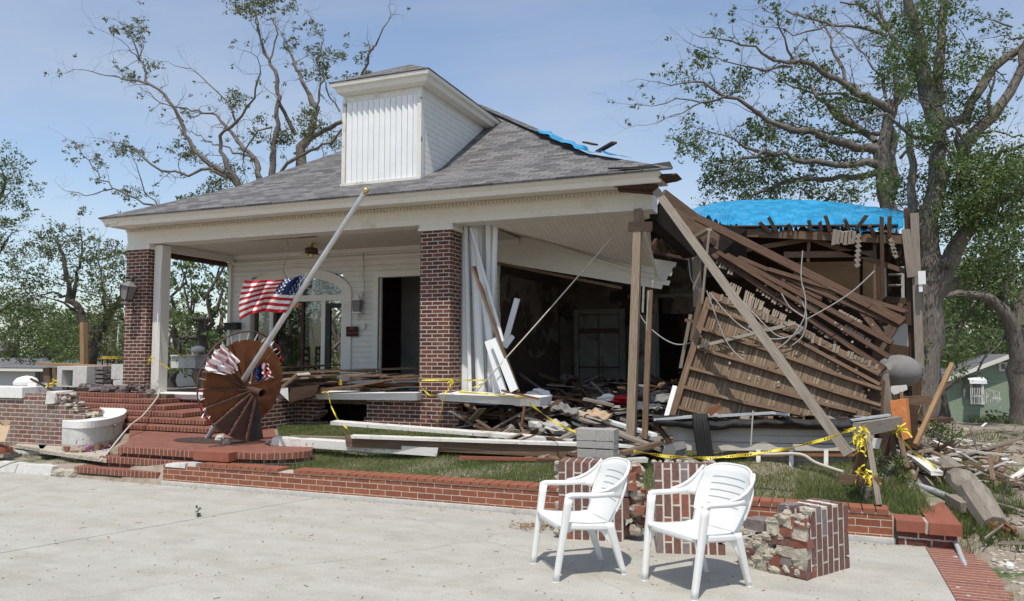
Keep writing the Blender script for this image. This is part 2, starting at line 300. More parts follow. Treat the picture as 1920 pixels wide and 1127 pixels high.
m_rust = noisy('rusty_brown_steel', [(.13, .045, .016), (.20, .075, .027)], (1, 1, 1), 7, .6, .15, coord='Object', patch=((.07, .035, .02), 3, .6, 0, .15), patch2=((.25, .12, .05), 16, .68, 0, .05))
m_rustdk = noisy('dark_rust_steel', [(.06, .032, .026), (.11, .058, .045)], (1, 1, 1), 10, .6, .2, coord='Object', patch=((.16, .1, .07), 6, .62, 0, .1))
m_steeldk = noisy('blackened_steel', [(.018, .018, .016), (.05, .048, .042)], (1, 1, 1), 8, .6, .2, coord='Object', patch=((.1, .06, .04), 5, .66, 0, .08))
m_alpole = noisy('dull_aluminium', [(.52, .53, .54), (.66, .67, .68)], (1, 1, 1), 8, .42, .05, metal=.55, coord='Object')
m_galv = noisy('galvanised_pipe', [(.40, .42, .44), (.58, .6, .62)], (1, 1, 1), 12, .5, .1, metal=.3, coord='Object', patch=((.3, .25, .2), 6, .64, 0, .08))
m_gold = noisy('brass', [(.5, .38, .14), (.6, .46, .2)], rough=.35, metal=.8, bump=0)
m_fred = noisy('flag_red', [(.42, .012, .022), (.50, .02, .03)], rough=.75, bump=.05)
m_fwhite = noisy('flag_white', [(.72, .70, .68), (.80, .78, .76)], rough=.75, bump=.05)
m_fblue = noisy('flag_blue', [(.018, .03, .10), (.028, .045, .14)], rough=.75, bump=.05)
m_yellow = noisy('caution_yellow', [(.66, .52, .03), (.78, .64, .06)], rough=.4, bump=0, spec=.5)
m_blackink = noisy('black_print', [(.02, .02, .02), (.03, .03, .03)], bump=0)
m_rope = noisy('pale_rope', [(.42, .38, .31), (.58, .54, .46)], (40, 4, 1), 6, .9, .4)
m_wire = noisy('grey_cable', [(.26, .25, .23), (.42, .40, .37)], rough=.5, bump=0)
m_wiredk = noisy('dark_cable', [(.02, .02, .02), (.04, .04, .04)], rough=.5, bump=0)
m_tarp = noisy('blue_tarpaulin', [(.0, .20, .42), (.01, .29, .54), (.05, .38, .64)], (1, 1, 1), 3.2, .22, .5, coord='Object', spec=.9, bdist=.08)
m_bark = noisy('grey_bark', [(.065, .055, .047), (.15, .132, .115), (.23, .205, .18)], (1.5, 6, 1), 4, .9, .7, bdist=.03)
m_barkdk = noisy('dark_bark', [(.03, .026, .022), (.075, .064, .053), (.12, .105, .09)], (1.5, 6, 1), 4, .9, .7, bdist=.03)
m_leafA = leafmat('oak_leaves', (.038, .062, .020), (.095, .140, .045), (.19, .235, .09))
m_leafB = leafmat('olive_leaves', (.055, .072, .028), (.125, .150, .062), (.22, .235, .11))
m_leafC = leafmat('bright_leaves', (.045, .076, .020), (.105, .158, .043), (.21, .26, .09))
m_grass = leafmat('lawn_grass', (.075, .105, .028), (.14, .185, .055), (.29, .27, .13))
m_weed = leafmat('weeds', (.045, .075, .018), (.09, .14, .035), (.26, .22, .10))
m_plaster = noisy('stained_plaster', [(.07, .058, .044), (.14, .118, .092)], (1, 1, 1), 2, .9, .2, coord='Object', patch=((.035, .022, .016), .9, .5, 0, .05), patch2=((.30, .27, .22), 1.3, .62, 0, .06))
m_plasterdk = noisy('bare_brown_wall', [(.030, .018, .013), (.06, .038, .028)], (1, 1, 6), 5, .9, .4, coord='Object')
m_dullwhite = noisy('dirty_door_paint', [(.30, .29, .26), (.42, .41, .37)], (1, 1, 1), 4, .7, .1, coord='Object', patch=((.14, .12, .1), 2.5, .6, 0, .15))
m_floor = noisy('dirty_boards', [(.08, .065, .05), (.18, .15, .12)], (1, 1, 1), 7, .95, .4, coord='Object', patch=((.3, .27, .23), 5, .62, 0, .08))
m_ply = noisy('plywood', [(.28, .17, .10), (.38, .25, .16)], (1, 1, 3), 2, .8, .1, coord='Object', patch=((.2, .12, .07), 1.5, .6, 0, .2))
m_orange = noisy('orange_foam', [(.50, .16, .05), (.66, .27, .10)], (1, 1, 1), 9, .9, .5, coord='Object', bdist=.03)
m_greygrn = siding('green_house_paint', (.27, .335, .245), (.18, .23, .165), .3)
m_glass = noisy('dark_glass', [(.02, .025, .025), (.04, .045, .045)], rough=.08, bump=0, spec=.6)
m_sheet = noisy('grey_sheeting', [(.16, .155, .15), (.22, .21, .20)], (1, 1, 1), 3, .8, .3, coord='Object')
m_card = noisy('brown_cardboard', [(.38, .27, .17), (.46, .34, .22)], rough=.85, bump=.1)
m_redp = noisy('red_sign', [(.5, .05, .02), (.6, .07, .03)], bump=0)
m_rubber = noisy('black_rubber', [(.012, .011, .011), (.03, .028, .027)], (1, 30, 1), 3, .7, .5)
m_dleaf = noisy('dry_leaves', [(.16, .09, .04), (.34, .21, .1)], (1, 1, 1), 20, .9, .3, coord='Object')
m_roofg = noisy('far_grey_roof', [(.12, .12, .125), (.17, .17, .175)], (1, 1, 1), 6, .9, .3, coord='Object')
m_petal = noisy('purple_petals', [(.35, .12, .4), (.5, .2, .55)], bump=0)
# ---------------------------------------------------------------- ground
def ss(a, b, x): x = np.clip((x-a)/(b-a), 0, 1); return x*x*(3-2*x)
def gz(x, y):
    x = np.asarray(x, float); y = np.asarray(y, float)
    lawn = .2+np.clip((y-8.1)*.085, 0, .22)
    left = .12+ss(8.3, 9.5, y)*.25
    right = -.06+ss(5.5, 9.3, y)*.24+ss(9, 12, y)*.15
    z = np.where(x < .95, np.where(x < -8.6, left, lawn), right)
    w = ss(.98, 1.35, x); z = np.where((x > .9) & (y > 7.9), lawn*(1-w)+right*w, z)
    pat = (y < 7.86) & (x < 1.29)
    z = np.where(pat, -.05, z)
    z = np.where((x < -8.6) & (y < 7.75), -.05, z)
    far = ss(14, 46, y)*2.5+ss(-14, -40, x)*1.9*(1-ss(14, 46, y))
    far = np.maximum(far, ss(6, 30, x)*1.2)
    bump = .018*np.sin(x*3.1+y*1.7)+.014*np.sin(x*7.3-y*5.1)
    rough = np.where(x > 1.05, 1.6, 1.0)
    return z-far+np.where(pat, 0, bump*rough)
def gp(x, y): return float(gz(x, y))
xs = np.concatenate([np.array([-900, -400, -200, -120, -80]), np.arange(-60, -16, 2.), np.arange(-16, 8, .13), np.arange(8, 30, 1.), np.array([30, 36, 44, 60, 90, 150, 300, 900])])
ys = np.concatenate([np.array([-400, -100, -30, -10, 0, 3]), np.arange(4, 16, .13), np.arange(16, 60, 1.2), np.array([60, 66, 75, 90, 120, 200, 400, 1500])])
GX, GY = np.meshgrid(xs, ys); GZ = gz(GX, GY)
GZ = GZ+np.where((GX > 1.2) & (GX < 9) & (GY > 4) & (GY < 20), nr.uniform(-.02, .03, GX.shape), 0)
g = MB(); nx = len(xs); g.v = np.stack([GX, GY, GZ], -1).reshape(-1, 3).tolist()
for j in range(len(ys)-1):
    for i in range(nx-1):
        g.f.append((j*nx+i, j*nx+i+1, (j+1)*nx+i+1, (j+1)*nx+i)); g.mi.append(0)
        g.uv.append([(xs[i], ys[j]), (xs[i+1], ys[j]), (xs[i+1], ys[j+1]), (xs[i], ys[j+1])])
m_ground = noisy('soil_and_grass', [(.17, .135, .10), (.27, .225, .175), (.33, .285, .23)], (1, 1, 1), 5, .95, .6, coord='Object', detail=12, patch=((.085, .12, .04), .8, .54, 0, .07), patch2=((.40, .36, .30), 9, .70, 0, .04), bdist=.03)
struct(g.build('ground', m_ground, smooth=True, loc=(0, 0, 0)))
# ---------------------------------------------------------------- patio slabs with a joint
a, b_ = aZ(0, 1037), aZ(545, 942); jd = (b_-a).normalized(); jn = Vector((-jd.y, jd.x, 0))
def clip(poly, p, n):
    out = []
    for i in range(len(poly)):
        q, r = poly[i], poly[(i+1) % len(poly)]; dq, dr = (q-p).dot(n), (r-p).dot(n)
        if dq >= 0: out.append(q)
        if dq*dr < 0: out.append(q+(r-q)*(dq/(dq-dr)))
    return out
rect = [V(-26, -14, 0), V(.87, -14, 0), V(.87, 7.74, 0), V(-26, 7.74, 0)]
pm = MB(); j2a, j2b = aZ(1115, 1127), aZ(700, 950)
for sgn in (1, -1):
    pl = clip(rect, a+jn*.008*sgn, jn*sgn)
    if len(pl) > 2: pm.slab([p-V(0, 0, .12) for p in pl], (0, 0, .12))
struct(pm.build('patio', m_conc, loc=(0, 0, 0)))
# brick edging on the right of the patio
e = MB(); e.slab([V(.874, -4, -.1), V(1.28, -4, -.1), V(1.27, 7.73, -.1), V(.874, 7.73, -.1)], (0, 0, .105))
tag(e.build('brick_edging', m_paverlines, bevel=.004), 'flush strip of red paving bricks bordering the right side of the concrete patio', 'brick edging')
# ---------------------------------------------------------------- retaining wall
def course_wall(mb, x0, x1, y, z0, z1, th, rag0=0, rag1=0, h=.0677):
    n = max(1, int(round((z1-z0)/h))); h = (z1-z0)/n
    for k in range(n):
        a = x0+(rnd.choice((0, .5, 1, 1.3))*rag0 if rag0 else 0); b = x1-(rnd.choice((0, .5, 1, 1.3))*rag1 if rag1 else 0)
        mb.bb((a, y, z0+k*h), (b, y+th, z0+(k+1)*h-(.0015 if (rag0 or rag1) else 0)))
t = thing('retaining_wall', 'long low orange red brick wall with rounded cap along the front of the lawn', 'garden wall', (-3.5, 7.85, 0))
w = MB(); w.bb((-7.95, 7.80, .045), (.62, 8.02, .245)); w.build('wall', m_brickred, t)
w = MB(); w.bb((-7.35, 7.795, .2455), (.60, 8.025, .255)); w.build('cap_bed', m_mortar, t)
w = MB(); w.bb((-7.95, 7.77, -.02), (.64, 8.04, .045)); w.build('footing', m_stone, t)
w = MB()
m_captile = noisy('orange_red_cap', [(.24, .088, .05), (.29, .108, .064)], (1, 1, 1), 6, .8, .2, coord='Object', patch=((.42, .3, .24), 7, .68, 0, .1))
x = -7.35
while x < .55:
    if not (-6.15 < x < -5.95):
        w.box((x+.055, 7.905, .275), (.101, .235, .038), Matrix.Rotation(rnd.uniform(-.01, .01), 3, 'Z'), jit=.002)
    x += .112
w.build('cap', m_captile, t, bevel=.01)
w = MB(); w.box((-7.75, 7.9, .245), (.32, .2, .05), jit=.015); w.box((-7.5, 7.92, .262), (.12, .2, .05), jit=.012); w.build('broken_corner', m_stone, t, bevel=.01)
t = thing('brick_wall_corner', 'low brick wall end piece with thick smooth red cap turning back along the lawn', 'garden wall', (1.0, 7.7, 0))
w = MB(); w.bb((.66, 7.74, -.02), (1.12, 7.98, .125)); w.bb((.90, 7.98, -.02), (1.12, 10.1, .125)); w.build('wall', m_brick, t)
m_redtile = noisy('smooth_red_cap', [(.235, .082, .052), (.305, .105, .066)], (1, 1, 1), 9, .7, .15, coord='Object', patch=((.22, .06, .04), 3, .6, 0, .1))
w = MB(); w.slab([V(.645, 7.7, .128), V(.875, 7.7, .128), V(.875, 8.0, .128), V(.645, 8.0, .128)], (0, 0, .095)); w.slab([V(.90, 7.66, .128), V(1.15, 7.66, .128), V(1.16, 10.15, .128), V(.90, 10.2, .128)], (0, 0, .1)); w.build('cap', m_redtile, t, bevel=.012)
w = MB(); w.box((.887, 7.83, .17), (.02, .26, .1), jit=.006); w.build('mortar_joint', m_mortar, t)
# ---------------------------------------------------------------- brick steps and landing
t = thing('brick_steps', 'wide red brick steps with a curved landing rising to the porch', 'steps', (-8.5, 9, 0))
def step(x0, x1, y0, y1, z0, z1, rag=0, name='step'):
    s_ = MB(); s_.bb((x0, y0, z0), (x1, y1, z1)); 
    return s_
def two(mb_front, name):
    pass
def stepobj(poly, z0, z1, nm):
    """poly ccw; sides get standing bricks, top gets paving"""
    s_ = MB(); n = len(poly); s_.m = 1
    s_.face([V(p[0], p[1], z1) for p in poly]); s_.m = 0
    for k in range(n):
        p, q = poly[k], poly[(k+1) % n]; L_ = math.hypot(q[0]-p[0], q[1]-p[1])
        s_.face([V(p[0], p[1], z0), V(q[0], q[1], z0), V(q[0], q[1], z1), V(p[0], p[1], z1)], [(0, .02), (L_, .02), (L_, .02+z1-z0), (0, .02+z1-z0)])
    return s_.build(nm, [m_rowlock, m_paver], t, weld=True, bevel=.008)
def riserobj(x0, x1, y0, y1, z0, z1):   # tread with nosing above a recessed darker riser
    o = stepobj([(x0, y0), (x1, y0), (x1, y1), (x0, y1)], z1-.085, z1, 'step')
    s_ = MB(); s_.bb((x0+.02, y0+.035, z0), (x1-.02, y1, z1-.087)); s_.build('riser', m_brick, t)
riserobj(-9.58, -8.05, 7.82, 8.3, -.03, .14)
riserobj(-9.27, -7.58, 7.95, 8.4, .0, .28)
land = [(-8.98, 8.05), (-7.62, 8.0), (-6.72, 7.98)]
land = [(-8.98, 8.02), (-7.62, 7.98), (-6.86, 7.98)]
landp = [(-8.98, 8.0), (-7.66, 7.99), (-6.85, 8.12)]+[(-6.86+.62*math.sin(a_*.27), 8.62-.5*math.cos(a_*.27)) for a_ in range(1, 7)]+[(-6.75, 9.4), (-7.7, 9.75), (-9.0, 11.3), (-10.9, 11.3), (-10.7, 9.75), (-10.1, 9.2), (-9.35, 8.5)]
stepobj(landp, .33, .42, 'landing')
s_ = MB(); q = [(p[0]*.99-.07, p[1]+.05 if p[1] < 9 else p[1]) for p in landp]; s_.slab([V(p[0], p[1], -.02) for p in q], (0, 0, .348)); s_.build('landing_base', m_brick, t)
s_ = MB(); s_.bb((-7.6, 7.95, .31), (-7.02, 8.2, .4235)); s_.build('corner_stone', m_redtile, t, bevel=.012)
ux = [(-10.5, -8.75), (-10.9, -9.15), (-11.0, -9.95), (-11.6, -10.55), (-12.0, -11.2), (-12.35, -11.75)]
for k in range(6):
    y0 = 9.72+.28*k; z1 = [.51, .60, .685, .765, .85, .93][k]; z0 = .42 if k == 0 else [.51, .60, .685, .765, .85, .93][k-1]
    pxl = [236, 236, 236, 185, 156, 133][k]; pxr = [398, 384, 343, 309, 288, 261][k]; pyy = [799, 785, 772, 760, 748, 736][k]
    xa = aY(pxl, pyy, y0).x; xb = aY(pxr, pyy, y0).x
    s0 = stepobj([(xa-1.5, y0), (xb, y0), (xb+.05, 11.45), (xa-1.5, 11.45)], z1-.07, z1, 'step')
    s_ = MB(); s_.bb((xa-1.4, y0+.03, .2), (xb-.03, 11.44, z1-.071)); s_.build('riser', m_brick, t)
# round soil opening in the landing
s_ = MB(); s_.slab([V(-8.3+.62*math.cos(a_), 9.02+.36*math.sin(a_), .423) for a_ in np.linspace(0, 2*math.pi, 20)[:-1]], (0, 0, .004))
s_.build('planting_hole', noisy('dark_soil', [(.035, .022, .017), (.085, .055, .042)], (1, 1, 1), 12, .95, .6, coord='Object'), t)
# ================================================================ HOUSE
H = thing('ruined_house', 'white porch house with grey shingle roof and brick pillars, its right half collapsed', 'house', (-6, 12, .4))
FY, FZ = 11.5, .93
# foundation under the porch front with broken ends
w = MB(); course_wall(w, -12.85, -8.15, FY, .15, .90, .24, 0, .12); w.build('foundation_wall', m_brick, H)
w = MB(); course_wall(w, -7.25, -5.3, FY, .15, .93, .24, .10, .14); w.build('foundation_wall', m_brick, H)
# side retaining piece right of steps
w = MB(); w.bb((-8.9, 10.0, .42), (-8.66, 11.49, .9)); w.build('step_wall', m_brick, H)
# sills / copings
def sill(name, x0, x1, z0, z1, y0=11.38, y1=11.85, dz=0, mat=m_cap):
    s_ = MB(); s_.hexa([V(x0+.05, y0+.05, z0), V(x1-.02, y0+.05, z0+dz), V(x1-.02, y1, z0+dz), V(x0+.05, y1, z0), V(x0, y0, z1-.03), V(x1, y0, z1+dz), V(x1, y1, z1+dz), V(x0, y1, z1)])
    return s_.build(name, mat, H, bevel=.012)
sill('porch_coping', -12.34, -9.55, .83, .94)
sill('porch_coping', -9.5, -9.0, .83, .94)
sill('porch_coping', -8.15, -6.12, .90, 1.03, 11.3, 11.8, .02)
sill('porch_coping', -5.72, -3.95, .93, 1.07, 11.25, 11.85, -.05)
# porch floor
w = MB(); w.slab([V(-12.9, 11.75, .80), V(-6.2, 11.75, .80), V(-6.2, 13.98, .80), V(-12.9, 13.98, .80)], (0, 0, .12)); w.build('porch_floor', m_floor, H)
# pillars
def pillar(x0, x1, zb, zt=3.77, d=.42):
    w = MB(); w.bb((x0, FY, zb), (x1, FY+d, zt)); p = w.build('brick_pillar', m_brick, H, bevel=.006)
    w = MB(); w.bb((x0-.03, FY-.03, zt+.001), (x1+.05, FY+d+.05, zt+.05)); w.bb((x0-.015, FY-.015, zt+.051), (x1+.035, FY+d+.035, zt+.11)); w.build('capital', m_white, p, bevel=.008)
pillar(-6.18, -5.61, .93); pillar(-12.85, -12.28, .90)
# wooden post beside the left pillar
w = MB(); w.bb((-12.24, 11.62, .93), (-12.04, 11.84, 3.86)); w.bb((-12.27, 11.72, .93), (-12.242, 11.82, 3.86)); w.build('wooden_post', m_white, H, bevel=.006)
w = MB(); w.tube([aY(303, 487, 11.6), aY(300, 540, 11.6), aY(296, 590, 11.55), aY(294, 640, 11.5)], .010, 6); w.build('downpipe', m_alum, H)
# frieze, dentils, soffit, cornice
XL, XR = -12.85, -2.22
w = MB(); w.bb((XL, FY, 3.88), (XR, FY+.4, 4.12)); w.bb((XL, FY-.012, 4.0), (XR, FY-.0005, 4.13)); w.bb((XL, FY+.4+.001, 3.9), (XL+.3, 13.95, 4.12)); w.build('frieze', m_white, H, bevel=.004)
w = MB(); w.bb((XL, FY-.03, 4.121), (XR, FY+.3, 4.21))
x = XL
while x < XR-.3: w.bb((x, FY-.062, 4.145), (x+.032, FY-.031, 4.185)); x += .066
w.build('dentil_moulding', m_cream, H)
def cornice(x0, x1):
    prof = [(10.80, 4.27), (10.80, 4.295), (11.5, 4.30), (11.5, 4.215), (10.98, 4.205), (10.93, 4.15), (10.90, 4.155), (10.865, 4.225), (10.83, 4.25)]
    w = MB(); A = [V(x0, p[0], p[1]) for p in prof]; B = [V(x1, p[0], p[1]) for p in prof]; n = len(prof)
    for k in range(n): j = (k+1) % n; w.face([A[k], B[k], B[j], A[j]])
    w.face(A); w.face(B[::-1]); return w
cornice(-12.78, -1.98).build('cornice', m_white, H)
w = MB(); prof = [(-12.78, 4.27), (-12.78, 4.295), (-12.4, 4.30), (-12.4, 4.2), (-12.68, 4.19), (-12.7, 4.15)]
A = [V(p[0], 10.85, p[1]) for p in prof]; B = [V(p[0], 20, p[1]) for p in prof]
for k in range(6): j = (k+1) % 6; w.face([A[k], A[j], B[j], B[k]])
w.face(A[::-1]); w.build('cornice', m_white, H)
# broken cornice corner, right
w = MB(); w.beam(aY(1150, 345, 11.1), aY(1234, 352, 11.2), .25, .05); w.beam(aY(1160, 356, 11.35), aY(1232, 362, 11.4), .2, .03); w.slab([V(-2.0, 10.84, 4.2), V(-1.82, 10.86, 4.22), V(-1.75, 10.9, 4.26), V(-2.0, 10.9, 4.27)], (0, .5, .02)); w.build('torn_eave', m_wooddk, H)
# roof: bell-cast hip
RP = [(0, 0), (1.7, .78), (5.45, 3.22)]
def rz(tt): return 4.30+(.78*tt/1.7 if tt < 1.7 else .78+(tt-1.7)*(3.22-.78)/3.75)
XLr, XRr, Yf = -12.80, -1.79, 10.76
def rc(t_, side, back=False):
    x = XLr+t_ if side < 0 else XRr-t_
    y = Yf+t_ if not back else 24.5-t_
    return V(x, y, rz(t_))
w = MB(); T = [0, .85, 1.7, 3.0, 4.3, 5.45]
for a_, b2 in zip(T[:-1], T[1:]):
    w.face([rc(a_, -1), rc(a_, 1), rc(b2, 1), rc(b2, -1)])
    w.face([rc(a_, -1, True), rc(a_, -1), rc(b2, -1), rc(b2, -1, True)])
    if a_ > 1.6: w.face([rc(a_, 1), rc(a_, 1, True), rc(b2, 1, True), rc(b2, 1)])
w.face([rc(5.45, -1), rc(5.45, 1), rc(5.45, 1, True), rc(5.45, -1, True)])
ro = w.build('roof', m_shingle, H, solid=.03)
# ridge caps (shingle strip) along right hip
w = MB()
for k in range(26):
    a_ = 1.9+k*.137; p = rc(a_, 1)+V(0, 0, .035); q = rc(a_+.15, 1)+V(0, 0, .03); w.beam(p, q, .24, .012)
w.build('ridge_cap', m_shingle, ro)
w = MB(); pts = [aY(1205, 314, 10.95), aY(1235, 309, 10.9), aY(1256, 304, 10.85), aY(1268, 325, 10.8)]
w.slab([aY(1160, 318, 10.8), aY(1262, 316, 10.78), aY(1256, 304, 11.3), aY(1200, 312, 11.5)], (0, 0, .012))
w.beam(aY(1140, 316, 10.86), aY(1236, 313, 10.86), .06, .015); w.build('lifted_shingles', m_black, ro)
# dormer
D = MB(); DX0, DX1, DY = -7.87, -6.27, 11.7
D.bb((DX0, DY, 4.6), (DX1, DY+3.0, 6.42)); dn = D.build('dormer', m_sidlap, H)
w = MB()
n = 13
for k in range(n):     # vertical angled slats
    x0 = DX0+.06+k*(DX1-DX0-.12)/n; x1 = x0+(DX1-DX0-.12)/n
    w.face([V(x0, DY-.015, 4.76), V(x0+.035, DY-.065, 4.76), V(x0+.035, DY-.065, 6.24), V(x0, DY-.015, 6.24)])
    w.face([V(x0+.035, DY-.065, 4.76), V(x1, DY-.022, 4.76), V(x1, DY-.022, 6.24), V(x0+.035, DY-.065, 6.24)])
w.build('louvre_panel', m_alum, dn)
w = MB(); w.bb((DX0-.01, DY-.06, 4.73), (DX0+.06, DY+.0, 6.3)); w.bb((DX1-.07, DY-.06, 4.7), (DX1+.012, DY+.06, 6.3)); w.bb((DX0-.02, DY-.08, 4.70), (DX1+.01, DY-.0, 4.758)); w.bb((DX0-.01, DY-.03, 6.24), (DX1+.012, DY-.001, 6.42)); w.build('trim', m_worn, dn, bevel=.004)
e0, e1, eF, eZ = -7.95, -6.08, 11.5, 6.47
w = MB()
prof = [(0, 0), (.02, .07), (-.0, .075), (-.02, .13)]
def ring(o, z): return [V(e0-o, eF-o, z), V(e1+o, eF-o, z), V(e1+o, 14.9, z), V(e0-o, 14.9, z)]
lv = [ring(-.12, 6.36), ring(-.02, 6.40), ring(0, 6.47), ring(.05, 6.5), ring(.06, 6.56)]
for a_, b2 in zip(lv[:-1], lv[1:]):
    for k in (0, 1, 3): j = (k+1) % 4; w.face([a_[k], a_[j], b2[j], b2[k]])
w.face(lv[0][::-1]); w.face(lv[-1]); w.build('eave', m_white, dn)
w = MB(); ap, ap2 = V(-7.03, 12.6, 7.19), V(-7.03, 16.2, 7.19); r0, r1, r2, r3 = [p+V(0, 0, .005) for p in ring(.07, 6.565)]
w.face([r0, r1, ap]); w.face([r1, r2, ap2, ap]); w.face([r3, r0, ap, ap2]); w.build('dormer_roof', m_shingle, dn, solid=.02)
# hip boards
# ceiling of the porch (left bay) and sagging right bay
w = MB(); w.slab([V(-12.6, 11.86, 3.93), V(-5.3, 11.86, 3.93), V(-5.3, 14, 3.93), V(-12.6, 14, 3.93)], (0, 0, .03)); cl = w.build('porch_ceiling', m_bead, H)
w = MB(); w.beam(aY(448, 451, 11.93), aY(592, 443, 11.93), .12, .02); w.build('ceiling_hole', m_wooddk, cl)
w = MB(); C0, C1, C2, C3 = V(-5.25, 11.9, 3.9), V(-2.35, 11.9, 3.93), aY(1224, 508, 13.9), aY(935, 436, 13.98)
w.slab([C0, C1, C2, C3], (0, 0, .03)); w.build('sagging_ceiling', m_bead, H)
# rear wall with openings
def wall_x(mb, y, th, x0, x1, z0, z1, holes):
    xs_ = sorted(set([x0, x1]+[h for H_ in holes for h in H_[:2]])); zs = sorted(set([z0, z1]+[h for H_ in holes for h in H_[2:]]))
    for i in range(len(xs_)-1):
        for j in range(len(zs)-1):
            cx, cz = (xs_[i]+xs_[i+1])/2, (zs[j]+zs[j+1])/2
            if any(h[0] < cx < h[1] and h[2] < cz < h[3] for h in holes): continue
            mb.bb((xs_[i], y, zs[j]), (xs_[i+1], y+th, zs[j+1]))
w = MB(); RY = 14.0
RX = aY(933, 600, 14).x
wall_x(w, RY, .15, -12.37, RX, .5, 3.93, [(-11.82, -9.38, .93, 3.42), (-8.5, -7.3, 1.22, 3.3)]); w.build('rear_wall', m_siding, H)
# arched door unit
dr = MB(); cx = -10.6
def arch(r1, r2, z, n=28): return [(cx+r1*math.cos(a_), z+r2*math.sin(a_)) for a_ in np.linspace(math.pi, 0, n)]
out = arch(1.45, .60, 2.98); inn = arch(1.21, .38, 2.98)
for i in range(len(out)-1):
    A = [V(out[i][0], RY-.05, out[i][1]), V(out[i+1][0], RY-.05, out[i+1][1]), V(inn[i+1][0], RY-.05, inn[i+1][1]), V(inn[i][0], RY-.05, inn[i][1])]
    dr.slab(A[::-1], (0, .18, 0))
for xx in (cx-1.45, cx+1.21): dr.bb((xx, RY-.05, .93), (xx+.24, RY+.13, 2.98))
frm = dr.build('arched_frame', m_white, H)
DXp = lambda px: aY(px, 620, RY).x
w = MB(); w.bb((cx-1.21, RY+.0, 2.84), (cx+1.21, RY+.1, 2.97))
for px_ in (507, 605): xx = DXp(px_); w.bb((xx-.05, RY+.01, .93), (xx+.05, RY+.09, 2.84))
w.build('door_frame', m_white, frm)
w = MB(); x0_, x1_ = DXp(610), DXp(647); w.bb((x0_, RY, .95), (x0_+.12, RY+.06, 2.78)); w.bb((x0_+.121, RY, 2.68), (x1_, RY+.06, 2.78)); w.bb((x1_-.06, RY, 1.16), (x1_, RY+.06, 2.679)); w.bb((x0_+.121, RY, .95), (x1_, RY+.06, 1.15)); w.build('open_door', m_steeldk, frm)
w = MB()
for px_ in (478, 514, 565): xx = DXp(px_); w.bb((xx-.03, RY+.02, .95), (xx+.04, RY+.08, 2.84))
w.build('door_stile', m_wooddk, frm)
w = MB(); w.tube([V(cx+.5*math.cos(a_), RY+.05, 2.97+.19*math.sin(a_)) for a_ in np.linspace(0, math.pi, 14)], .012, 5)
for a_ in np.linspace(.3, math.pi-.3, 7): w.tube([V(cx+.5*math.cos(a_), RY+.05, 2.97+.19*math.sin(a_)), V(cx+1.2*math.cos(a_), RY+.05, 2.98+.37*math.sin(a_))], .012, 5)
w.build('fanlight_bars', m_white, frm)
mg, tg, bg_ = _new('window_glass'); mxg = node(tg, 'ShaderNodeMixShader'); trg = node(tg, 'ShaderNodeBsdfTransparent'); trg.inputs[0].default_value = (.42, .44, .42, 1); glg = node(tg, 'ShaderNodeBsdfGlossy'); glg.inputs['Roughness'].default_value = .04
frg = node(tg, 'ShaderNodeFresnel'); frg.inputs[0].default_value = 1.7; mxg.inputs[0].default_value = .10; tg.links.new(trg.outputs[0], mxg.inputs[1]); tg.links.new(glg.outputs[0], mxg.inputs[2]); tg.links.new(mxg.outputs[0], tg.nodes['Material Output'].inputs[0])
for pa, pb in ((480, 504), (517, 563), (568, 602)):
    w = MB(); w.bb((DXp(pa), RY+.045, .96), (DXp(pb), RY+.051, 2.838)); w.build('glass_pane', mg, frm)
w = MB(); w.slab([V(cx+1.2*math.cos(a_), RY+.06, 2.975+.375*math.sin(a_)) for a_ in np.linspace(0, math.pi, 20)], (0, .006, 0)); w.build('glass_pane', mg, frm)
# window casing
w = MB()
for x0, x1, z0, z1 in ((-8.62, -8.5, 1.1, 3.42), (-8.5, -7.2, 3.3, 3.42)): w.bb((x0, RY-.04, z0), (x1, RY+.02, z1))
w.bb((-8.52, RY+.04, 1.22), (-8.47, RY+.1, 3.3)); w.build('window_casing', m_white, H)
# moulding lines at the top of the wall, cables
w = MB(); w.bb((-12.37, RY-.05, 3.72), (-5.3, RY-.001, 3.77)); w.bb((-12.37, RY-.09, 3.84), (-5.3, RY-.001, 3.928)); w.bb((-12.37, RY-.03, 3.50), (-5.3, RY-.001, 3.53)); w.bb((-12.45, RY-.06, .93), (-12.371, RY+.1, 3.9)); w.build('wall_moulding', m_white, H)
w = MB(); w.bb((-12.6, 11.95, 3.80), (-12.35, 13.95, 3.925)); w.bb((-12.62, 11.95, 3.70), (-12.5, 13.95, 3.79)); w.build('side_beam', m_wooddk, H)
w = MB(); w.bb((-12.34, 11.95, 3.77), (-12.28, 13.94, 3.925)); w.build('side_beam_trim', m_white, H)
# interior partitions, the long left one added to block light from behind
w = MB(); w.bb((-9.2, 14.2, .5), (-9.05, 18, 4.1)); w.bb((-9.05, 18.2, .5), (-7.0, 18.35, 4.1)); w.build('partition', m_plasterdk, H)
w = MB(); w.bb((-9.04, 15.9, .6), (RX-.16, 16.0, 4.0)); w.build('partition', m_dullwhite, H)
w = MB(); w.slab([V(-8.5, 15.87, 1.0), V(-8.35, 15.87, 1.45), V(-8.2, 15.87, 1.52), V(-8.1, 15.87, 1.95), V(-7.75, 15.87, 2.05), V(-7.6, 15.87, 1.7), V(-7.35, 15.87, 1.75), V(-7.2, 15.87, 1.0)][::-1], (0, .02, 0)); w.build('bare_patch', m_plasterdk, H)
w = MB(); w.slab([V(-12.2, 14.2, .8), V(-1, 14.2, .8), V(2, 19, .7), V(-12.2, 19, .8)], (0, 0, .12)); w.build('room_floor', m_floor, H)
w = MB(); w.slab([V(-12.3, 14.2, 4.06), V(-2.6, 14.2, 4.06), V(-2.6, 20, 4.06), V(-12.3, 20, 4.06)], (0, 0, .05)); w.build('room_ceiling', m_plasterdk, H)
